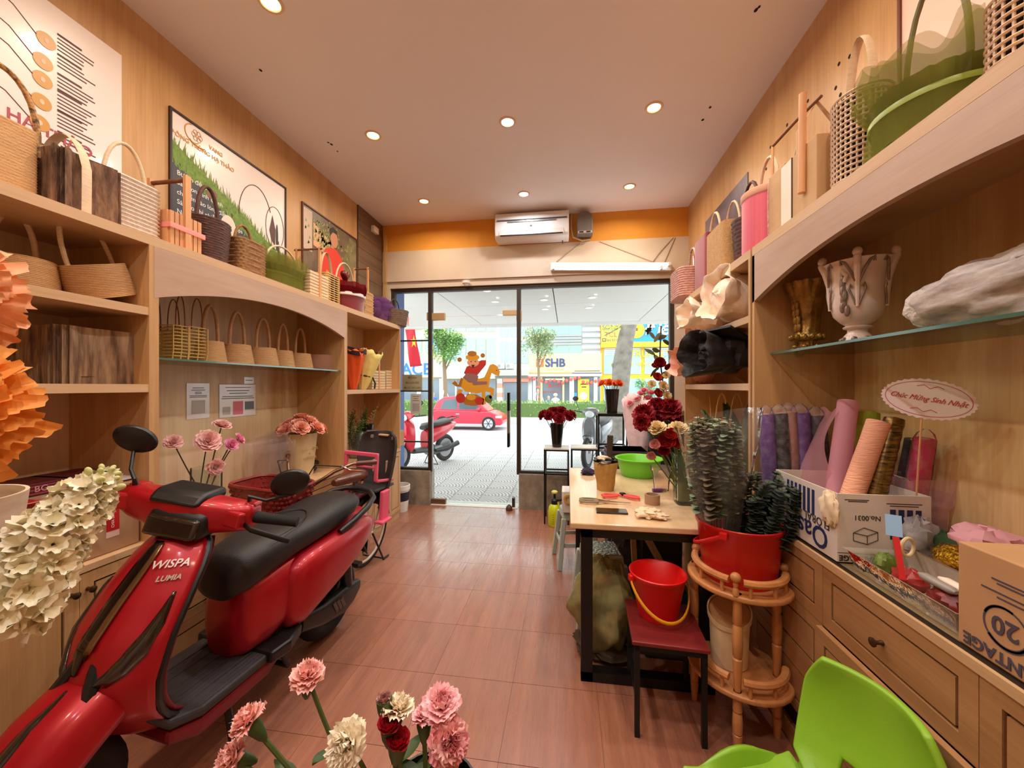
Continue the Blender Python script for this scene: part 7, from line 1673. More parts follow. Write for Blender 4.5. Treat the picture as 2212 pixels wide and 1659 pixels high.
mb=MB(); mb.tube([(.0075,-.31+.05*cos(a),.83+.05*sin(a)) for a in [R(100)+R(210)*k/24 for k in range(25)]],.003,5); mb.tube([(.0075,-.28+.05*cos(a),.79+.02*sin(a)) for a in [R(180)+R(150)*k/10 for k in range(11)]],.004,5); mb.build('gold_logo',m_au,t)
mb=MB()
for k in range(6): mb.tube([(.0075,-.285+.02*cos(k*PI/3)+.013*cos(a),.83+.02*sin(k*PI/3)+.014*sin(a)) for a in [2*PI*j/14 for j in range(14)]],.0014,4,closed=True)
mb.build('gold_logo',m_au,t)
for k,ln in enumerate(('Bướm đẻ trứng','Sâu non hình thành','chuyển vào lòng đất','Sâu non bị nhiễm Cordyceps','Nấm phát triển trong','cơ thể sâu non')):
    text(ln,.038,m_white,t,(.0075,-w/2+.03,.55-.055*k),RL,align='LEFT')
MB().tube([(.0075,.16+.15*cos(a),.50+.26*sin(a)) for a in [R(180)-R(150)*k/24 for k in range(25)]],.0025,5).tube([(.0075,.335+.09*cos(a),.53+.16*sin(a)) for a in [2*PI*k/30 for k in range(30)]],.002,5,closed=True).build('curve_print',mat('maroon_line',(80,30,30),.5),t)
shape(t,[(.28,.50),(.31,.62),(.34,.52),(.335,.40),(.30,.43)],mat('brown_wing',(86,50,44),.5),'moth_print',.0075); shape(t,ell(.355,.47,.012,.10,16),mat('dark_cordyceps',(44,50,46),.5),'cordyceps_print',.0077); shape(t,ell(.37,.33,.008,.12,16),MATS['dark_cordyceps'],'cordyceps_print',.0079); shape(t,ell(.30,.05,.02,.08,16,.5),mat('rust_caterpillar',(170,80,60),.5),'caterpillar_print',.0079); shape(t,ell(-.07,.36,.06,.09,20),mat('pale_moon_print',(226,214,196),.5),'pale_disc',.0081)
for k,(u,v) in enumerate(((.0,.30),(.09,.22),(.22,.14))): shape(t,ell(u,v,.012,.035,12,.5),mat('larva_print',(232,206,178),.5),'larva_print',.0079)
shape(t,ell(-.19,.53,.04,.03,14,.4),mat('brown_insect',(126,84,60),.5),'insect_print',.0081)
# 3: photo print with a person in red
t=lposter('poster','framed photo poster of a person in red holding flowers, left wall',2.945,3.775,2.02,2.94,mat('photo_dark_wood',(92,74,58),.4,vary=((130,110,84),6,.5)),mat('brown_frame',(96,52,38),.5)); w=.83
shape(t,[(-w/2,.55),(-w/2+.12,.55),(-w/2+.12,.9),(-w/2,.9)],mat('pale_column',(206,180,160),.5),'column_print')
shape(t,[(-.28,.62),(.02,.58),(.02,.72),(-.28,.82)],mat('peach_awning',(226,170,130),.5),'awning_print',.0066)
mb=MB(); rng=random.Random(9)
for k in range(160):
    u,v=-.10+rng.gauss(0,.13),.72+rng.gauss(0,.07)
    if abs(u)<.4 and .5<v<.9: mb.add([(.0075,u,v),(.0075,u+.03,v+.012),(.0075,u+.012,v+.035)],[(0,1,2)])
o=mb.build('leaf_print',mat('photo_leaf',(150,156,84),.5),t); o['kind']='stuff'
shape(t,[(.12,.0),(.41,.0),(.41,.88),(.28,.90),(.16,.6)],mat('photo_trees',(150,130,92),.5,vary=((96,100,60),14,.5)),'trees_print',.0068)
m_pr_=mat('photo_red_shirt',(226,58,38),.5); m_sk=mat('photo_skin',(206,140,106),.5)
shape(t,[(-.17,.0),(.16,.0),(.19,.52),(.14,.64),(.06,.69),(-.03,.69),(-.12,.64),(-.18,.47)],m_pr_,'person_print',.0082); shape(t,ell(.02,.78,.058,.08),m_sk,'person_print',.0090); shape(t,[(-.045,.79),(-.04,.86),(.0,.89),(.06,.875),(.082,.82),(.06,.84),(.0,.84)],mat('photo_hair',(40,28,24),.5),'person_print',.0096); shape(t,[(-.12,.32),(.0,.28),(.02,.42),(-.10,.46)],mat('photo_orange_bag',(236,160,60),.5),'bag_print',.0096)
shape(t,ell(.20,.46,.05,.06,9),mat('photo_red_flower',(170,20,40),.5),'flower_print',.0096); shape(t,[(-.40,.02),(-.2,.02),(-.2,.22),(-.40,.26)],mat('photo_pale_box',(214,180,170),.5),'box_print',.0075)
# right wall posters
def rposter(name,label,y0,y1,z0,z1,base,frame=None):
    t=thing(name,label,'poster',(XR,(y0+y1)/2,z0)); MB().box(-.006,-.0005,-(y1-y0)/2,(y1-y0)/2,0,z1-z0).build('board',base,t)
    if frame:
        w=y1-y0; h=z1-z0; e=.012
        for a in ((-w/2-e,-w/2,-e,h+e),(w/2,w/2+e,-e,h+e)): MB().box(-.014,-.0005,a[0],a[1],a[2],a[3]).build('frame_side',frame,t)
        for a in ((-e,0),(h,h+e)): MB().box(-.014,-.0005,-w/2,w/2,a[0],a[1]).build('frame_side',frame,t)
    return t
t=rposter('poster','dark photo poster of bright red cordyceps on the right wall',2.97,3.82,2.08,2.94,mat('grey_black_photo',(62,54,62),.35,vary=((130,120,134),5,.3)))
rng=random.Random(11); mb=MB()
for k in range(90):
    u=rng.uniform(-.40,.36); b=rng.uniform(.0,.16); hh=rng.uniform(.12,.34)*(1-.5*abs(u+.05)); dx=rng.uniform(-.05,.05); x=-.0068-.001*rng.random()
    mb.add([(x,u-.010,b),(x,u+.010,b),(x,u+dx+.008,b+hh),(x,u+dx-.008,b+hh)],[(0,1,2,3)])
o=mb.build('cordyceps_print',mat('red_orange_print',(236,84,60),.5,vary=((206,48,40),20,.4)),t); o['kind']='stuff'
t=rposter('poster','pale framed poster at the top right picture edge',.75,1.685,2.3,3.0,mat('pale_pink_poster',(244,208,190),.35),mat('brown_frame2',(110,60,40),.5))
shape(t,[(-.10,.05),(.0,.04),(.10,.30),(.02,.34)],mat('orange_brush_print',(214,100,60),.5),'brush_print',.0064,-1); shape(t,ell(.16,.2,.07,.10),mat('pale_ring_print',(236,180,150),.5),'disc_print',.0064,-1)
# little nicks on the right wall
for px,py in ((1835,122),(1812,138),(1845,148),(1805,190),(1745,218),(1815,205),(1700,270),(1664,318),(1655,365)):
    q=on_x(px,py,XR-.001); o=sub(bpy.data.objects['wall_right'],hole,'wall_nick',loc=q,rot=(0,-PI/2,0),scale=.8)
# ------------------------------------------------------------------ outside: canopy, pavement, street
ZP=-.15; ZRD=-.45
m_sof=mat('white_soffit',(226,222,216),.7)
ca=struct(MB().box(-7,6,4.56,8.45,2.82,2.9).build('ceiling_outside',m_groove))
cx=-7.0
while cx<6:
    for y0,y1 in ((4.56,6.5),(6.51,8.45)): MB().box(cx+.006,cx+1.69,y0,y1,2.79,2.83).build('soffit_panel',m_sof,ca)
    cx+=1.70
MB().box(-7,6,8.45,8.60,2.74,3.4).build('fascia',mat('white_fascia',(220,218,214),.6),ca)
struct(MB().box(-7,6,4.5,4.56,2.6,2.9).build('wall_outside_head',mat('outside_plaster',(200,196,190),.8)))
struct(MB().box(-2.5,-2.12,4.56,4.80,ZP,2.8).build('wall_outside_left',mat('blue_cladding',(70,96,160),.5)))
struct(MB().box(1.17,1.6,4.56,4.70,ZP,2.8).build('wall_outside_right',MATS['outside_plaster']))
m_ol=mat('outside_lamp_glow',(255,246,220),.5,emit=((255,240,200),4))
for k,(px,py) in enumerate([(1052,628),(1070,652),(1083,680),(1170,618),(1175,648),(1178,668),(1292,615),(1279,643),(1272,665)]):
    q=on_z(px,py,2.785); 
    if q.y>8.3: q.y=8.2
    t=thing('soffit_downlight','round downlight in the white canopy outside the shop','light',(q.x,q.y,2.788),0,'canopy downlights outside'); MB().lathe([(.05,0),(.055,-.008),(.075,-.008),(.08,0)],20).build('ring',m_white,t,smooth=True); MB().lathe([(0,-.003),(.052,-.003)],20).build('lens',m_ol,t)
# pavement tiles with fan relief
def pave_mat():
    m=bpy.data.materials.new('fan_pattern_paver'); m.use_nodes=True; N=m.node_tree.nodes; L=m.node_tree.links; b=N['Principled BSDF']; b.inputs['Roughness'].default_value=.8
    tc=N.new('ShaderNodeTexCoord'); mp=N.new('ShaderNodeMapping'); wv=N.new('ShaderNodeTexWave'); wv.wave_type='RINGS'; wv.rings_direction='Z'; wv.inputs['Scale'].default_value=9; wv.inputs['Distortion'].default_value=1.2; wv.inputs['Detail'].default_value=1
    vm=N.new('ShaderNodeVectorMath'); vm.operation='FRACTION'; sc=N.new('ShaderNodeVectorMath'); sc.operation='SCALE'; sc.inputs[3].default_value=2.5
    L.new(tc.outputs['Object'],sc.inputs[0]); L.new(sc.outputs[0],vm.inputs[0]); L.new(vm.outputs[0],wv.inputs['Vector']); wv.inputs['Scale'].default_value=2.6
    rp=N.new('ShaderNodeValToRGB'); rp.color_ramp.elements[0].color=lin((150,148,146)); rp.color_ramp.elements[1].color=lin((206,204,202)); rp.color_ramp.elements[0].position=.15; rp.color_ramp.elements[1].position=.5
    L.new(wv.outputs['Fac'],rp.inputs[0]); L.new(rp.outputs[0],b.inputs['Base Color'])
    bp=N.new('ShaderNodeBump'); bp.inputs['Strength'].default_value=.5; bp.inputs['Distance'].default_value=.01; L.new(wv.outputs['Fac'],bp.inputs['Height']); L.new(bp.outputs[0],b.inputs['Normal']); return m
m_pv=pave_mat()
pv=struct(MB().box(-14,12,4.5,11.3,ZP-.4,ZP-.008).build('pavement',mat('pavement_joint',(140,138,134),.9)))
pt=MB().box(.004,.396,.004,.396,-.02,0).mesh('paver',m_pv)
for j in range(12):
    yy=4.56+.4*j; xa=-.62*yy-.3; xb=.36*yy+.3
    i=math.floor(xa/.4)
    while i*.4<xb and i<40: 
        if abs(i)<60: sub(pv,pt,'paver',loc=(i*.4,yy,ZP))
        i+=1
o=MB().box(-14,12,9.36,11.1,ZP-.02,ZP).build('far_pavers',m_pv,pv); o['kind']='stuff'
MB().box(-14,12,11.1,11.32,ZRD,ZP+.005).build('kerb',mat('kerb_stone',(190,188,184),.8),pv)
struct(MB().box(-40,40,11.3,60,ZRD-.3,ZRD).build('road',mat('pale_asphalt',(178,180,184),.85,vary=((162,164,168),.6,.3))))
for yy in (13.4,): MB().box(-30,30,yy,yy+.12,ZRD,ZRD+.004).build('lane_line',mat('lane_white',(232,232,230),.7),bpy.data.objects['road'])
# median planter and hedge
t=thing('hedge','clipped green hedge along the median planter beyond the road','hedge',(-2,19.2,ZRD))
MB().box(-26,22,18.8,19.9,ZRD,-.12).build('planter_kerb',mat('planter_stone',(196,192,186),.8),t,world=True)
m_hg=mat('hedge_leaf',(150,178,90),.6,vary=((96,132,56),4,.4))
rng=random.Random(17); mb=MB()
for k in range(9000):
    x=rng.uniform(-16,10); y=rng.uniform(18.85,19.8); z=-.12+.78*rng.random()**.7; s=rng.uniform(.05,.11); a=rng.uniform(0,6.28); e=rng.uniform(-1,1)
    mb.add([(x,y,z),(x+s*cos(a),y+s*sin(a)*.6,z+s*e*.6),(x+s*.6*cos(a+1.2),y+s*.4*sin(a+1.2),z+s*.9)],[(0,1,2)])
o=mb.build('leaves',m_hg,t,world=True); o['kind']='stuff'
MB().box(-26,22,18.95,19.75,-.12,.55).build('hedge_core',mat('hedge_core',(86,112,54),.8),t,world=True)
# ------------------------------------------------------------------ red hatchback
def local_box(mb,*a): mb.box(*a)
cp_=on_y(1015,925,16.6); car=thing('car','red hatchback car driving past on the road','car',(cp_.x,16.6,ZRD)); car.scale=(.98,1,1)
m_car=mat('red_car_paint',(206,26,56),.25,.1,coat=.5); m_cg=mat('car_window_glass',(62,78,88),.08,coat=.5)
L2=1.62
low=[(-L2,.42),(-L2-.02,.30),(-L2+.05,.22),(L2-.1,.22),(L2,.30),(L2,.46),(L2-.12,.62),(L2-.55,.80),(-L2+.35,.86),(-L2+.06,.80)]
MB().prism(low,lambda u,v,w:(u,-.76+w,v),1.52).build('body',m_car,car,bevel=.07,bseg=4,smooth=True)
cab=[(-1.50,.82),(-1.32,1.22),(-1.0,1.40),(-.3,1.46),(.2,1.40),(.62,1.16),(1.02,.80)]
MB().loft([[(u,-.74+.10*(v-.8)/.6,v) for u,v in cab],[(u,.74-.10*(v-.8)/.6,v) for u,v in cab]]).build('cabin',m_car,car,bevel=.05,bseg=3,smooth=True)
for pts in ([(-1.12,.88),(-1.0,1.26),(-.42,1.34),(-.36,.88)],[(-.30,.88),(-.30,1.34),(.12,1.30),(.5,1.06),(.74,.88)]):
    MB().prism(pts,lambda u,v,w:(u,-.755+.10*(v-.8)/.6+w,v),.02).build('side_window',m_cg,car)
for x in (-1.02,1.02):
    o=MB().tube([(x,-.80,.29),(x,-.60,.29)],.29,28).build('wheel',m_rub,car,smooth=True); MB().tube([(x,-.81,.29),(x,-.80,.29)],.20,24).build('alloy_rim',mat('alloy_silver',(190,190,194),.3,.6),o)
    for k in range(6): a=k*PI/3; MB().bar((x,-.815,.29),(x+.19*cos(a),-.815,.29+.19*sin(a)),.03,.012,(0,1,0)).build('rim_spoke',mat('rim_dark',(90,90,94),.4,.5),o)
MB().box(-1.2,1.15,-.775,-.755,.235,.27).build('sill_trim',mat('sill_white',(220,214,214),.4),car); MB().box(-.42,-.27,-.78,-.75,.66,.70).build('door_handle',m_chrome,car); MB().box(.52,.66,-.88,-.74,.84,.96).build('wing_mirror',m_car,car,bevel=.03)
MB().box(L2-.30,L2-.05,-.77,-.55,.52,.62).build('headlight',mat('headlamp',(230,226,224),.15),car,bevel=.02); MB().box(-L2-.01,-L2+.1,-.77,-.55,.60,.78).build('tail_light',mat('tail_red',(150,10,20),.2),car,bevel=.02)
# ------------------------------------------------------------------ motorbikes on the pavement
def motorbike(name,label,loc,rz,paint,trim,sc=1.0):
    t=thing(name,label,'motorbike',loc,rz); t.scale=(sc,)*3
    def wh(y):
        o=MB().tube([(0,y+.235*cos(a),.28+.235*sin(a)) for a in [2*PI*k/36 for k in range(36)]],.045,8,closed=True).build('wheel',m_rub,t,smooth=True)
        MB().tube([(-.03,y,.28),(.03,y,.28)],.19,24).build('rim',mat('bike_rim_grey',(150,150,154),.35,.6),o)
    wh(-.62); wh(.62)
    MB().loft([se(-.30,.60,.10,.28,2.5),se(-.36,.62,.17,.30,2.5),se(-.44,.66,.16,.28,2.5),se(-.52,.70,.10,.2,2.5)]).build('leg_shield',paint,t,smooth=True)
    MB().loft([se(-.62,.60,.05,.03,2.2),se(-.66,.56,.08,.06,2.2),se(-.62,.54,.09,.05,2.2),se(-.50,.56,.08,.05,2.2)]).build('front_fender',paint,t,smooth=True)
    MB().loft([se(-.30,.33,.12,.05,3),se(.0,.31,.13,.05,3),se(.2,.34,.13,.08,3)]).build('floorboard',trim,t,smooth=True)
    MB().loft([se(.02,.50,.10,.18,2.5),se(.12,.56,.15,.18,2.5),se(.45,.64,.17,.13,2.5),se(.78,.72,.12,.08,2.4),se(.92,.76,.06,.04,2.2)]).build('rear_body',paint,t,smooth=True)
    MB().loft([se(-.02,.74,.08,.04,2.4),se(.06,.78,.13,.05,2.6),se(.35,.80,.14,.05,2.6),se(.65,.84,.13,.05,2.6),se(.80,.84,.08,.03,2.4)]).build('seat',m_seat,t,smooth=True)
    MB().loft([se(-.48,.98,.06,.06,2.4),se(-.44,1.0,.15,.08,2.4),se(-.36,1.02,.14,.07,2.4),se(-.30,1.03,.06,.04,2.4)]).build('headset',paint,t,smooth=True)
    MB().sph((0,-.49,.97),.07,14,9,(1.2,.5,.9)).build('headlight',mat('clear_headlamp',(220,224,226),.1),t,smooth=True)
    MB().tube([(-.36,-.28,1.02),(-.2,-.36,1.0),(.2,-.36,1.0),(.36,-.28,1.02)],.014,8).build('handlebar',m_black,t,smooth=True)
    for s in (-1,1):
        MB().tube([(s*.24,-.34,1.02),(s*.30,-.36,1.20)],.006,6).build('mirror_stem',m_black,t,smooth=True); MB().sph((s*.31,-.36,1.25),.06,14,8,(1,.3,.75)).build('mirror',m_black,t,smooth=True)
        MB().tube([(s*.05,-.62,.28),(s*.06,-.50,.60)],.02,8).build('fork_leg',m_chrome,t,smooth=True)
    MB().tube([(.14,.2,.28),(.15,.5,.28),(.16,.85,.36)],[.03,.05,.055],12).build('exhaust',mat('exhaust_black',(40,40,42),.35,.5),t,smooth=True)
    MB().loft([se(.1,.28,.08,.08,2.5),se(.3,.27,.10,.10,2.5),se(.5,.28,.06,.08,2.5)]).build('engine',mat('engine_grey',(110,110,112),.4,.5),t,smooth=True)
    MB().tube([(0,.2,.3),(.18,.22,0.01),(-.18,.22,.01),(0,.2,.3)],.012,6).build('stand',m_black,t,smooth=True)
    MB().tube([(.12,.72,.86),(.10,.95,.90),(-.10,.95,.90),(-.12,.72,.86)],.014,8).build('grab_rail',m_black,t,smooth=True)
    return t
p=on_z(914,1006,ZP); motorbike('motorbike','red motorbike parked on the pavement left of the door',(p.x,p.y,ZP),R(-24),mat('red_moped_paint',(200,16,44),.25,coat=.5),mat('dark_grey_trim',(60,60,64),.5),1.0)
p=on_z(1275,1005,ZP); motorbike('motorbike','grey motorbike parked outside behind the flower stands',(p.x+.15,p.y+.25,ZP),R(-20),mat('grey_moped_paint',(120,122,128),.25,.3,coat=.5),m_black,1.05)
# ------------------------------------------------------------------ trees
def tree(label,x,y,z0,h,crown,seed,n,m,trunk,tr=.09,props=False,bands=False,ls=.22):
    t=thing('street_tree',label,'tree',(x,y,z0)); rng=random.Random(seed)
    MB().tube([(0,0,0),(.05,0,h*.3),(-.03,0,h*.6),(.0,0,h*.8)],[tr*1.3,tr,tr*.85,tr*.5],10).build('trunk',trunk,t,smooth=True)
    for k in range(6):
        a=k*1.05; MB().tube([(0,0,h*(.45+.05*k)),(crown*.4*cos(a),crown*.4*sin(a),h*(.62+.05*k)),(crown*.75*cos(a),crown*.75*sin(a),h*(.72+.05*k))],[tr*.5,tr*.35,tr*.12],6).build('branch',trunk,t,smooth=True)
    mb=MB(); cl=[(rng.uniform(-.6,.6)*crown,rng.uniform(-.6,.6)*crown,h*.72+rng.uniform(-.42,.42)*crown*1.2,rng.uniform(.35,.55)*crown) for _ in range(11)]
    for k in range(n):
        cx_,cy_,cz_,r=cl[k%11]; v=Vector((rng.gauss(0,1),rng.gauss(0,1),rng.gauss(0,.8))); v=v.normalized()*r*rng.random()**.4; p=Vector((cx_,cy_,cz_))+v
        a=rng.uniform(0,6.28); s=ls*rng.uniform(.6,1.2); q=Vector((cos(a),sin(a),rng.uniform(-.8,.3))).normalized(); sd=q.cross(Vector((rng.uniform(-.3,.3),rng.uniform(-.3,.3),1))).normalized()
        mb.add([p,p+q*s*.5+sd*s*.22,p+q*s,p+q*s*.5-sd*s*.22],[(0,1,2,3)])
    o=mb.build('foliage',m,t); o['kind']='stuff'
    if props:
        for k in range(3): a=k*2.1+.4; MB().tube([(.7*cos(a),.7*sin(a),0),(.05*cos(a),.05*sin(a),1.7)],.03,6).build('support_pole',mat('pale_pole',(226,226,222),.6),t)
    if bands:
        for k in range(5): MB().tube([(0,0,.5+.32*k),(0,0,.62+.32*k)],tr*1.32,12).build('red_band',mat('red_white_band',(226,110,90),.6),t)
    return t
m_f1=mat('bright_tree_leaf',(150,196,110),.55,vary=((104,156,74),1.4,.4)); m_f2=mat('pale_tree_leaf',(186,200,146),.55,vary=((140,160,104),1.4,.4)); m_tk=mat('grey_bark',(140,132,122),.9,vary=((96,90,84),6,.4),bump=(12,.8))
q=on_y(960,905,21.5); tree('bright green street tree left of the rider sticker',q.x,21.5,ZRD,6.0,1.35,3,5200,m_f1,mat('brown_trunk',(140,116,92),.9),.12,True,ls=.20)
q=on_y(1163,905,24); tree('pale green young tree between the bank and glass building',q.x,24,ZRD,6.4,1.25,5,3000,m_f2,MATS['brown_trunk'],.09,True,True,.20)
q=on_y(1352,900,11.6); t=thing('street_tree','thick grey leaning tree trunk at the kerb behind orange flowers','tree',(q.x-.1,11.6,ZP))
pts=[on_y(1325,975,11.6),on_y(1334,900,11.6),on_y(1340,840,11.6),on_y(1343,790,11.6),on_y(1352,730,11.6),on_y(1362,690,11.6),on_y(1370,640,11.6)]
MB().tube([p-t.location for p in pts],[.30,.24,.25,.27,.23,.22,.22],16).build('trunk',m_tk,t,smooth=True)
MB().tube([on_y(1334,800,11.6)-t.location,on_y(1322,786,11.5)-t.location],[.14,.03],10).build('burl',m_tk,t,smooth=True)
mb=MB(); rng=random.Random(21)
for k in range(260):
    p=on_y(1318+rng.gauss(0,16),700+rng.gauss(0,9),11.4+rng.uniform(-.4,.4))-t.location; a=rng.uniform(0,6.28); s=rng.uniform(.08,.16); qv=Vector((cos(a),sin(a),rng.uniform(-.8,.2))).normalized(); sd=qv.cross(Vector((0,0,1))).normalized(); mb.add([p,p+qv*s*.5+sd*s*.15,p+qv*s,p+qv*s*.5-sd*s*.15],[(0,1,2,3)])
o=mb.build('leaf_spray',mat('yellow_green_leaf',(196,200,80),.6),t); o['kind']='stuff'
MB().tube([on_y(1306,725,11.4)-t.location,on_y(1330,712,11.5)-t.location,on_y(1350,700,11.6)-t.location],.02,6).build('twig',m_tk,t,smooth=True)
MB().box(-2.4,-1.2,9.8,10.6,ZP,ZP+.0).build('x',m_tk) if False else None
# potted shrub by the yellow shop
q=on_y(1400,880,22.5); tree('pale mint shrub in front of the yellow shop',q.x,22.5,ZRD,2.4,.8,9,1800,mat('mint_leaf',(160,206,160),.6,vary=((110,170,120),3,.4)),MATS['brown_trunk'],.05,ls=.16)
# ------------------------------------------------------------------ buildings across the street
YB2=34.0
def bb(px,py): return on_y(px,py,YB2)
def rect(mb,px0,py0,px1,py1,y0,y1):
    a=bb(px0,py0); b=bb(px1,py1); mb.box(min(a.x,b.x),max(a.x,b.x),y0,y1,min(a.z,b.z),max(a.z,b.z)); return mb
def prt(t,nm,m,px0,py0,px1,py1,d0=0.0,d1=.2,par=None,**k):
    return rect(MB(),px0,py0,px1,py1,YB2-d1,YB2-d0).build(nm,m,par or t,world=True,**k)
def bld(label,px0,px1,pyt,m,cat='building'):
    t=thing('building',label,cat,(bb((px0+px1)/2,880).x,YB2,ZRD)); a=bb(px0,pyt); b=bb(px1,pyt)
    MB().box(a.x,b.x,YB2,YB2+6,ZRD,a.z).build('wall',m,t,world=True); return t
m_bw=mat('white_facade',(226,226,222),.7); m_be=mat('beige_facade',(226,208,170),.7); m_gl=mat('pale_blue_glazing',(150,188,198),.12,coat=.4); m_gg=mat('green_glazing',(130,168,156),.15,coat=.4); m_dk=mat('dark_shopfront_glass',(110,124,134),.15,coat=.4); m_yl=mat('yellow_cladding',(246,180,30),.5); m_bl=mat('sky_blue_sign',(40,146,216),.5)
# A: bank building at the far left
t=bld('pale bank building with blue letters at far left across the street',690,962,560,m_be)
for r in range(4):
    for c in range(6): prt(t,'window',m_gl,700+c*44,580+r*50,736+c*44,612+r*50)
prt(t,'sign_board',mat('white_sign',(236,238,240),.5),760,785,962,815,.0,.5); text('ACB',1.5,mat('bank_blue',(40,110,200),.5),t,bb(905,799)+Vector((0,-.62,0))-t.location,RB,bold=.02,ext=.02)
prt(t,'shopfront',m_dk,760,820,960,900,0,.25)
for c in range(5): prt(t,'pillar',m_bw,760+c*48,818,768+c*48,900,0,.4)
# B: glass building
t=bld('glass office building with beige floor bands across the street',962,1073,540,m_be)
for r,(a,b) in enumerate(((560,600),(615,655),(668,716),(730,782))):
    for c in range(5): prt(t,'pane',m_gl,966+c*21.5,a,985+c*21.5,b,0,.12)
prt(t,'canopy',m_bw,962,786,1073,818,0,1.0); prt(t,'shopfront',m_dk,964,822,1072,900,0,.2)
for c in range(3): prt(t,'mullion',m_bw,985+c*30,822,988+c*30,900,0,.3)
# C: white house with air conditioners
t=bld('narrow white house with air conditioners and striped columns',1073,1146,540,m_bw)
for r,(a,b) in enumerate(((560,610),(640,690),(703,728),(738,785))):
    for c in range(3):
        o=prt(t,'window',m_gl,1080+c*22,a,1098+c*22,b,0,.12); 
        MB_=rect(MB(),1088.5+c*22,a,1089.5+c*22,b,YB2-.16,YB2-.1).build('glazing_bar',m_bw,o,world=True)
for c in range(2):
    o=prt(t,'outdoor_unit',m_white,1076+c*19,786,1092+c*19,797,0,.7); a=bb(1081+c*19,791.5); MB().tube([(a.x,YB2-.72,a.z),(a.x,YB2-.70,a.z)],.16,16).build('fan_grille',mat('grille_grey',(140,144,146),.5),o,world=True)
prt(t,'awning',mat('grey_awning',(170,166,160),.6),1073,800,1146,812,0,1.2); prt(t,'shopfront',m_dk,1090,826,1140,900,0,.15)
for c in range(8): prt(t,'striped_column',mat('salmon_stripe',(236,150,120),.6) if c%2 else m_bw,1076,818+c*10,1087,828+c*10,0,.5)
prt(t,'striped_beam',MATS['salmon_stripe'],1088,818,1144,825,0,.5)
# D: SHB bank
t=bld('bank building with cream sign and white louvres across the street',1146,1297,540,m_bw)
for r,(a,b) in enumerate(((560,640),(660,722),(748,765))):
    for c in range(4): prt(t,'pane',m_gg,1150+c*27,a,1175+c*27,b,0,.1)
for k in range(20): prt(t,'louvre',m_bw if k%2 else mat('louvre_shadow_gap',(150,154,154),.7),1258,640+k*6.3,1296,646.3+k*6.3,0,.25 if k%2 else .15)
for k in range(4): prt(t,'parapet_rail',MATS['louvre_shadow_gap'],1152,724+k*6,1256,727+k*6,0,.2)
m_sh=mat('cream_sign_board',(246,214,150),.5); prt(t,'sign_board',m_sh,1145,767,1297,808,.0,1.0); prt(t,'sign_edge',mat('orange_edge',(240,140,70),.5),1145,806,1235,809,0,1.05); prt(t,'sign_edge',mat('navy_edge',(70,84,120),.5),1235,806,1297,809,0,1.05); prt(t,'sign_sill',m_bw,1143,809,1298,813,0,1.1)
prt(t,'logo_square',mat('orange_logo',(240,104,50),.5),1160,777,1176,794,1.0,1.05); text('S',.5,m_white,t,bb(1168,785.5)+Vector((0,-1.08,0))-t.location,RB)
text('SHB',.98,mat('bank_navy',(44,66,120),.5),t,bb(1200,786)+Vector((0,-1.05,0))-t.location,RB,bold=.03,ext=.02); text('Đối tác tin cậy, giải pháp phù hợp',.16,mat('brown_small_text',(130,100,70),.6),t,bb(1190,798.5)+Vector((0,-1.05,0))-t.location,RB)
prt(t,'small_text',m_lt,1240,801.5,1294,803,1.0,1.03)
prt(t,'shopfront',m_dk,1150,815,1296,900,0,.1)
for a,b,mm in ((1152,1158,m_bw),(1168,1172,m_sh),(1215,1219,m_sh),(1230,1240,m_bw),(1282,1290,m_bw)): prt(t,'pillar',mm,a,814,b,900,0,.3)
prt(t,'lightbox',mat('warm_lightbox',(250,236,190),.5,emit=((255,236,180),.6)),1178,818,1220,821,.2,.35)
prt(t,'logo_square',mat('red_logo',(206,70,60),.5),1185,830,1191,837,.1,.14); text('SHB',.42,MATS['red_logo'],t,bb(1203,833.5)+Vector((0,-.13,0))-t.location,RB)
prt(t,'door_band',MATS['red_logo'],1163,845.5,1214,847,.1,.14)
prt(t,'yellow_banner',mat('yellow_banner',(250,220,60),.5),1248,819,1272,868,.3,.36); prt(t,'banner_line',m_ink,1254,829,1270,831,.36,.38); prt(t,'banner_line',m_ink,1256,835,1266,837,.36,.38)
a=bb(1260,855); MB().tube([(a.x,YB2-.37,a.z),(a.x,YB2-.39,a.z)],.32,20).build('banner_disc',m_white,t,world=True)
prt(t,'blue_sign',m_bl,1240,848,1246,858,.3,.34)
for k in range(18):
    px=1147+k*8.6; py=817+6*sin(k*.55)**2+5*(k%9>3); a=bb(px,py)
    MB().sph((a.x,YB2-1.1,a.z),.14,10,7,(1,1,1.1)).build('red_lantern',mat('lantern_red',(224,90,80),.5),t,smooth=True,world=True)
# E: yellow electronics shop
t=bld('yellow electronics shop with blue sign across the street',1297,1620,560,m_yl)
prt(t,'upper_sign',mat('yellow_sign_panel',(250,206,80),.5),1298,640,1345,742,0,.5); prt(t,'blue_sign',m_bl,1350,640,1620,742,0,.6); prt(t,'sign_ledge',m_yl,1297,742,1620,748,0,.8)
a=bb(1372,716); MB().tube([(a.x,YB2-.62,a.z),(a.x,YB2-.66,a.z)],.66,30).build('yellow_disc',mat('amber_disc',(250,180,30),.5),t,world=True)
for k in range(7): MB().tube([(a.x-.2+.12*(k%3),YB2-.67,a.z+.25-.2*(k//2)*.6),(a.x-.2+.12*(k%3),YB2-.69,a.z+.25-.2*(k//2)*.6)],.06,10).build('disc_dot',m_ink,t,world=True)
text('Điện máy',1.35,mat('pale_yellow_letters',(250,240,190),.5),t,bb(1388,715)+Vector((0,-.68,0))-t.location,RB,align='LEFT',bold=.03,shear=.2,ext=.02)
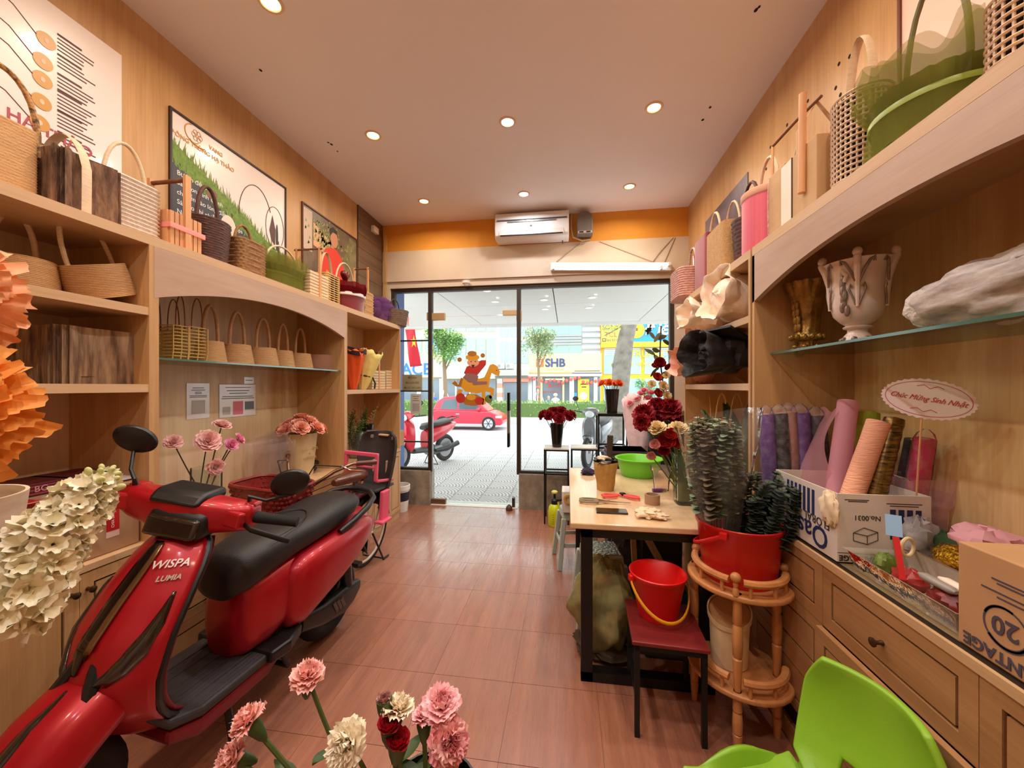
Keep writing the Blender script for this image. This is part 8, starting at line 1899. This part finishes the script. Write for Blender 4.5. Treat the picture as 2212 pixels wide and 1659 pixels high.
for k,(w_,py,sz,c) in enumerate((('SONY',709,.55,(70,80,90)),('OPPO',716,.5,(90,170,110)),('TCL',725,.6,(220,70,40)),('Electrolux',736,.42,(50,46,60)))): text(w_,sz,mat('brand_ink_%d'%k,c,.5),t,bb(1318 if k<3 else 1325,py)+Vector((0,-.53,0))-t.location,RB)
prt(t,'small_logo',m_ink,1300,732.5,1307,739.5,.5,.53); prt(t,'small_logo',mat('yellow_sign_panel',(250,206,80),.5),1301.5,734,1305.5,738,.53,.55)
for a,b in ((1304,1337),(1345,1384),(1392,1452),(1460,1540)):
    o=prt(t,'shop_window',m_gl,a,750,b,808,0,.1)
    for k in range(4): rect(MB(),a+2,753+k*4,b-(3+k*3),754.5+k*4,YB2-.16,YB2-.1).build('strip_lamp',m_white,o,world=True)
    prt(t,'shop_window',m_gl,a,818,b,885,0,.1)
text('KHAI TRƯƠNG',.5,mat('yellow_letters',(250,216,60),.5),t,bb(1362,788)+Vector((0,-.2,0))-t.location,RB); text('TRUNG TÂM',.8,MATS['yellow_letters'],t,bb(1420,765)+Vector((0,-.2,0))-t.location,RB,bold=.02)
# ------------------------------------------------------------------ people and motorbikes far across the road
def person(label,px,py,Y,h,shirt,helmet=None,sit=False):
    """one continuous lofted figure; py is the top of the head"""
    tp=on_y(px,py,Y); t=thing('person',label,'person',(tp.x,Y,tp.z-h))
    secs=[(0,.07,.06),(.06*h,.05,.05),(.27*h,.07,.07),(.46*h,.13,.10),(.52*h,.15,.11),(.60*h,.13,.10),(.74*h,.17,.11),(.81*h,.19,.10),(.845*h,.08,.07),(.87*h,.055,.055),(.90*h,.075,.08),(.95*h,.082,.09),(.985*h,.06,.065),(h,.01,.01)]
    MB().loft([[(a*cos(2*PI*k/14),b*sin(2*PI*k/14),z) for k in range(14)] for z,a,b in secs]).build('body',mat('far_skin',(206,160,130),.6),t,smooth=True)
    MB().loft([[(a*1.12*cos(2*PI*k/14),b*1.12*sin(2*PI*k/14),z) for k in range(14)] for z,a,b in secs[4:9]],True,False,False).build('shirt',shirt,t,smooth=True); MB().loft([[(a*1.1*cos(2*PI*k/14),b*1.1*sin(2*PI*k/14),z) for k in range(14)] for z,a,b in secs[0:5]],True,False,False).build('trousers',mat('far_dark_trousers',(50,56,70),.7),t,smooth=True)
    for s in (-1,1): MB().tube([(s*.18,0,.80*h),(s*.23,-.05,.62*h),(s*.2,-.16,.50*h)],[.05,.045,.035],8).build('sleeve',shirt,t,smooth=True)
    if helmet: MB().lathe([(.13,0),(.12,.07),(.07,.13),(0,.15)],16,(0,0,.93*h)).build('helmet',helmet,t,smooth=True)
    return t
person('person in a blue shirt walking across the street',936,848,23,1.65,mat('blue_shirt',(70,110,180),.6))
person('person in blue beyond the hedge by the bank',1185,855,24,1.6,mat('royal_blue_shirt',(50,100,200),.6))
person('rider in white with a pale hat beyond the hedge',1200,850,23.5,1.7,mat('white_jacket',(230,228,220),.6),mat('pale_helmet',(240,236,226),.4))
# ------------------------------------------------------------------ flag, window stickers
a=on_y(872,690,8.75); t=thing('flag','long red flag with yellow star hanging outside at left','flag',(a.x,8.75,a.z)); 
def fl(u,v):
    p0=on_y(868,683,8.75).lerp(on_y(894,680,8.75),u); p1=on_y(888,793,8.75).lerp(on_y(908,790,8.75),u); p=p0.lerp(p1,v); return p+Vector((0,.06*sin(5*v+3*u),.0))-t.location
MB().grid(fl,8,16).build('cloth',mat('red_flag_cloth',(214,30,50),.7),t,smooth=True,solid=.004)
c=on_y(894,738,8.65)-t.location; st5=[]
for k in range(10): r=(.16 if k%2==0 else .065); st5.append((r*.55*sin(k*PI/5),r*cos(k*PI/5)))
MB().prism(st5,lambda u,v,w:(c.x+u,c.y-w,c.z+v),.004).build('star',mat('yellow_star',(246,206,40),.6),t)
MB().tube([on_y(866,684,8.75)-t.location,on_y(898,679,8.75)-t.location],.015,8).build('pole',m_chrome,t,smooth=True)
for px_ in (868,895): q=on_y(px_,682,8.75)-t.location; MB().tube([q,q+Vector((0,-.16,0))],.012,6).build('bracket',m_chrome,t)
def wsheet(name,label,px0,px1,py0,py1,m,Y=4.425):
    a=on_y(px0,py1,Y); b=on_y(px1,py0,Y); t=thing(name,label,'sign',((a.x+b.x)/2,Y,a.z)); MB().box(-(b.x-a.x)/2,(b.x-a.x)/2,0,.0015,0,b.z-a.z).build('sheet',m,t); return t,b.x-a.x,b.z-a.z
t,w,h=wsheet('window_sign','tan shop sign stuck on the left pane, seen from behind',869,912,809,845,mat('translucent_tan_sign',(206,190,156),.6))
for k,s_ in enumerate(('HOA TƯƠI','ĐIỆN HOA CƯỚI','GIAO HOA TẬN NƠI')):
    o=text(s_,.036,mat('brown_sign_text',(120,96,70),.6),t,(0,-.001,h*(.8-.3*k)),RB); o.scale=(-.62,1,1)
t,w,h=wsheet('window_sign','small white notice on the left pane below the tan sign',887,910,851,893,m_pw)
for z,a in ((.86,.6),(.74,.4),(.64,.6)): MB().box(-w*a/2,w*a/2,-.0008,0,h*z,h*z+.006).build('text_line',m_lt,t)
MB().box(-w*.32,w*.32,-.0008,0,h*.12,h*.52).build('grey_square',MATS['pale_grey_square'],t)
# gold horse and rider sticker on the glass door (plain festive shapes)
YS=4.412
t=thing('door_sticker','gold horse and red robed rider sticker on the glass door','sticker',(on_y(1030,810,YS).x,YS,1.35))
def stk(pts,m,nm,lay=0):
    P=[on_y(a,b,YS)-t.location for a,b in pts]; MB().prism([(p.x,p.z) for p in P],lambda u,v,w:(u,-.0008*lay-w,v),.0007).build(nm,m,t)
E_=lambda cx,cy,a,b,n=20,r=0:[(cx+a*cos(2*PI*k/n)*cos(r)-b*sin(2*PI*k/n)*sin(r),cy+a*cos(2*PI*k/n)*sin(r)+b*sin(2*PI*k/n)*cos(r)) for k in range(n)]
m_h1=mat('gold_horse',(226,164,44),.5); m_h2=mat('dark_gold',(180,116,30),.5); m_h3=mat('robe_red',(196,50,40),.5); m_h4=mat('sticker_face',(236,170,130),.5); m_h5=mat('sticker_green',(110,130,60),.5); m_h6=mat('sticker_mauve',(150,110,110),.5)
stk([(992,832),(1000,815),(1018,812),(1035,818),(1046,815),(1053,800),(1058,788),(1066,786),(1075,792),(1080,803),(1078,812),(1070,810),(1062,806),(1058,820),(1056,835),(1050,846),(1030,850),(1005,846)],m_h1,'horse_body')
stk([(976,828),(984,822),(990,832),(996,815),(1000,818),(996,836),(985,835)],m_h2,'horse_tail',1)
stk([(1046,838),(1060,836),(1068,840),(1066,853),(1060,862),(1056,858),(1060,848),(1050,846)],m_h1,'horse_leg',1); stk([(1040,846),(1048,846),(1050,872),(1042,876)],m_h1,'horse_leg',1); stk([(990,840),(1000,842),(994,858),(985,856)],m_h1,'horse_leg',1)
stk([(1000,868),(1010,850),(1030,852),(1046,862),(1044,874),(1020,877),(1004,874)],m_h2,'base_print',1); stk(E_(995,860,10,11),m_h3,'flower_print',2); stk(E_(1035,866,9,8),m_h3,'flower_print',2); stk(E_(1056,862,8,9),m_h5,'leaf_print',1); stk(E_(1018,858,10,7),m_h1,'ingot_print',3)
stk([(1002,806),(1008,792),(1022,786),(1040,778),(1050,778),(1050,788),(1040,800),(1030,812),(1014,816)],m_h3,'robe',2); stk([(1000,815),(1008,806),(1024,808),(1034,812),(1030,826),(1014,826)],m_h6,'sash',3); stk([(1020,824),(1052,824),(1052,830),(1022,832)],m_h6,'harness',2)
stk(E_(1022,783,13,9),m_h4,'face',4); stk(E_(1021,772,15,7),m_h1,'hat',5); stk(E_(1020,764,10,6),m_h2,'hat_crown',6); stk(E_(993,777,5,5),m_h2,'hat_wing',5); stk(E_(1043,768,5,5),m_h2,'hat_wing',5); stk([(1018,788),(1026,788),(1022,795)],m_ink,'beard',6)
for x in (1018,1027): stk(E_(x,781,1.6,1.0,8),m_ink,'eye',6)
stk(E_(1073,800,1.2,1.2,8),m_ink,'horse_eye',2)
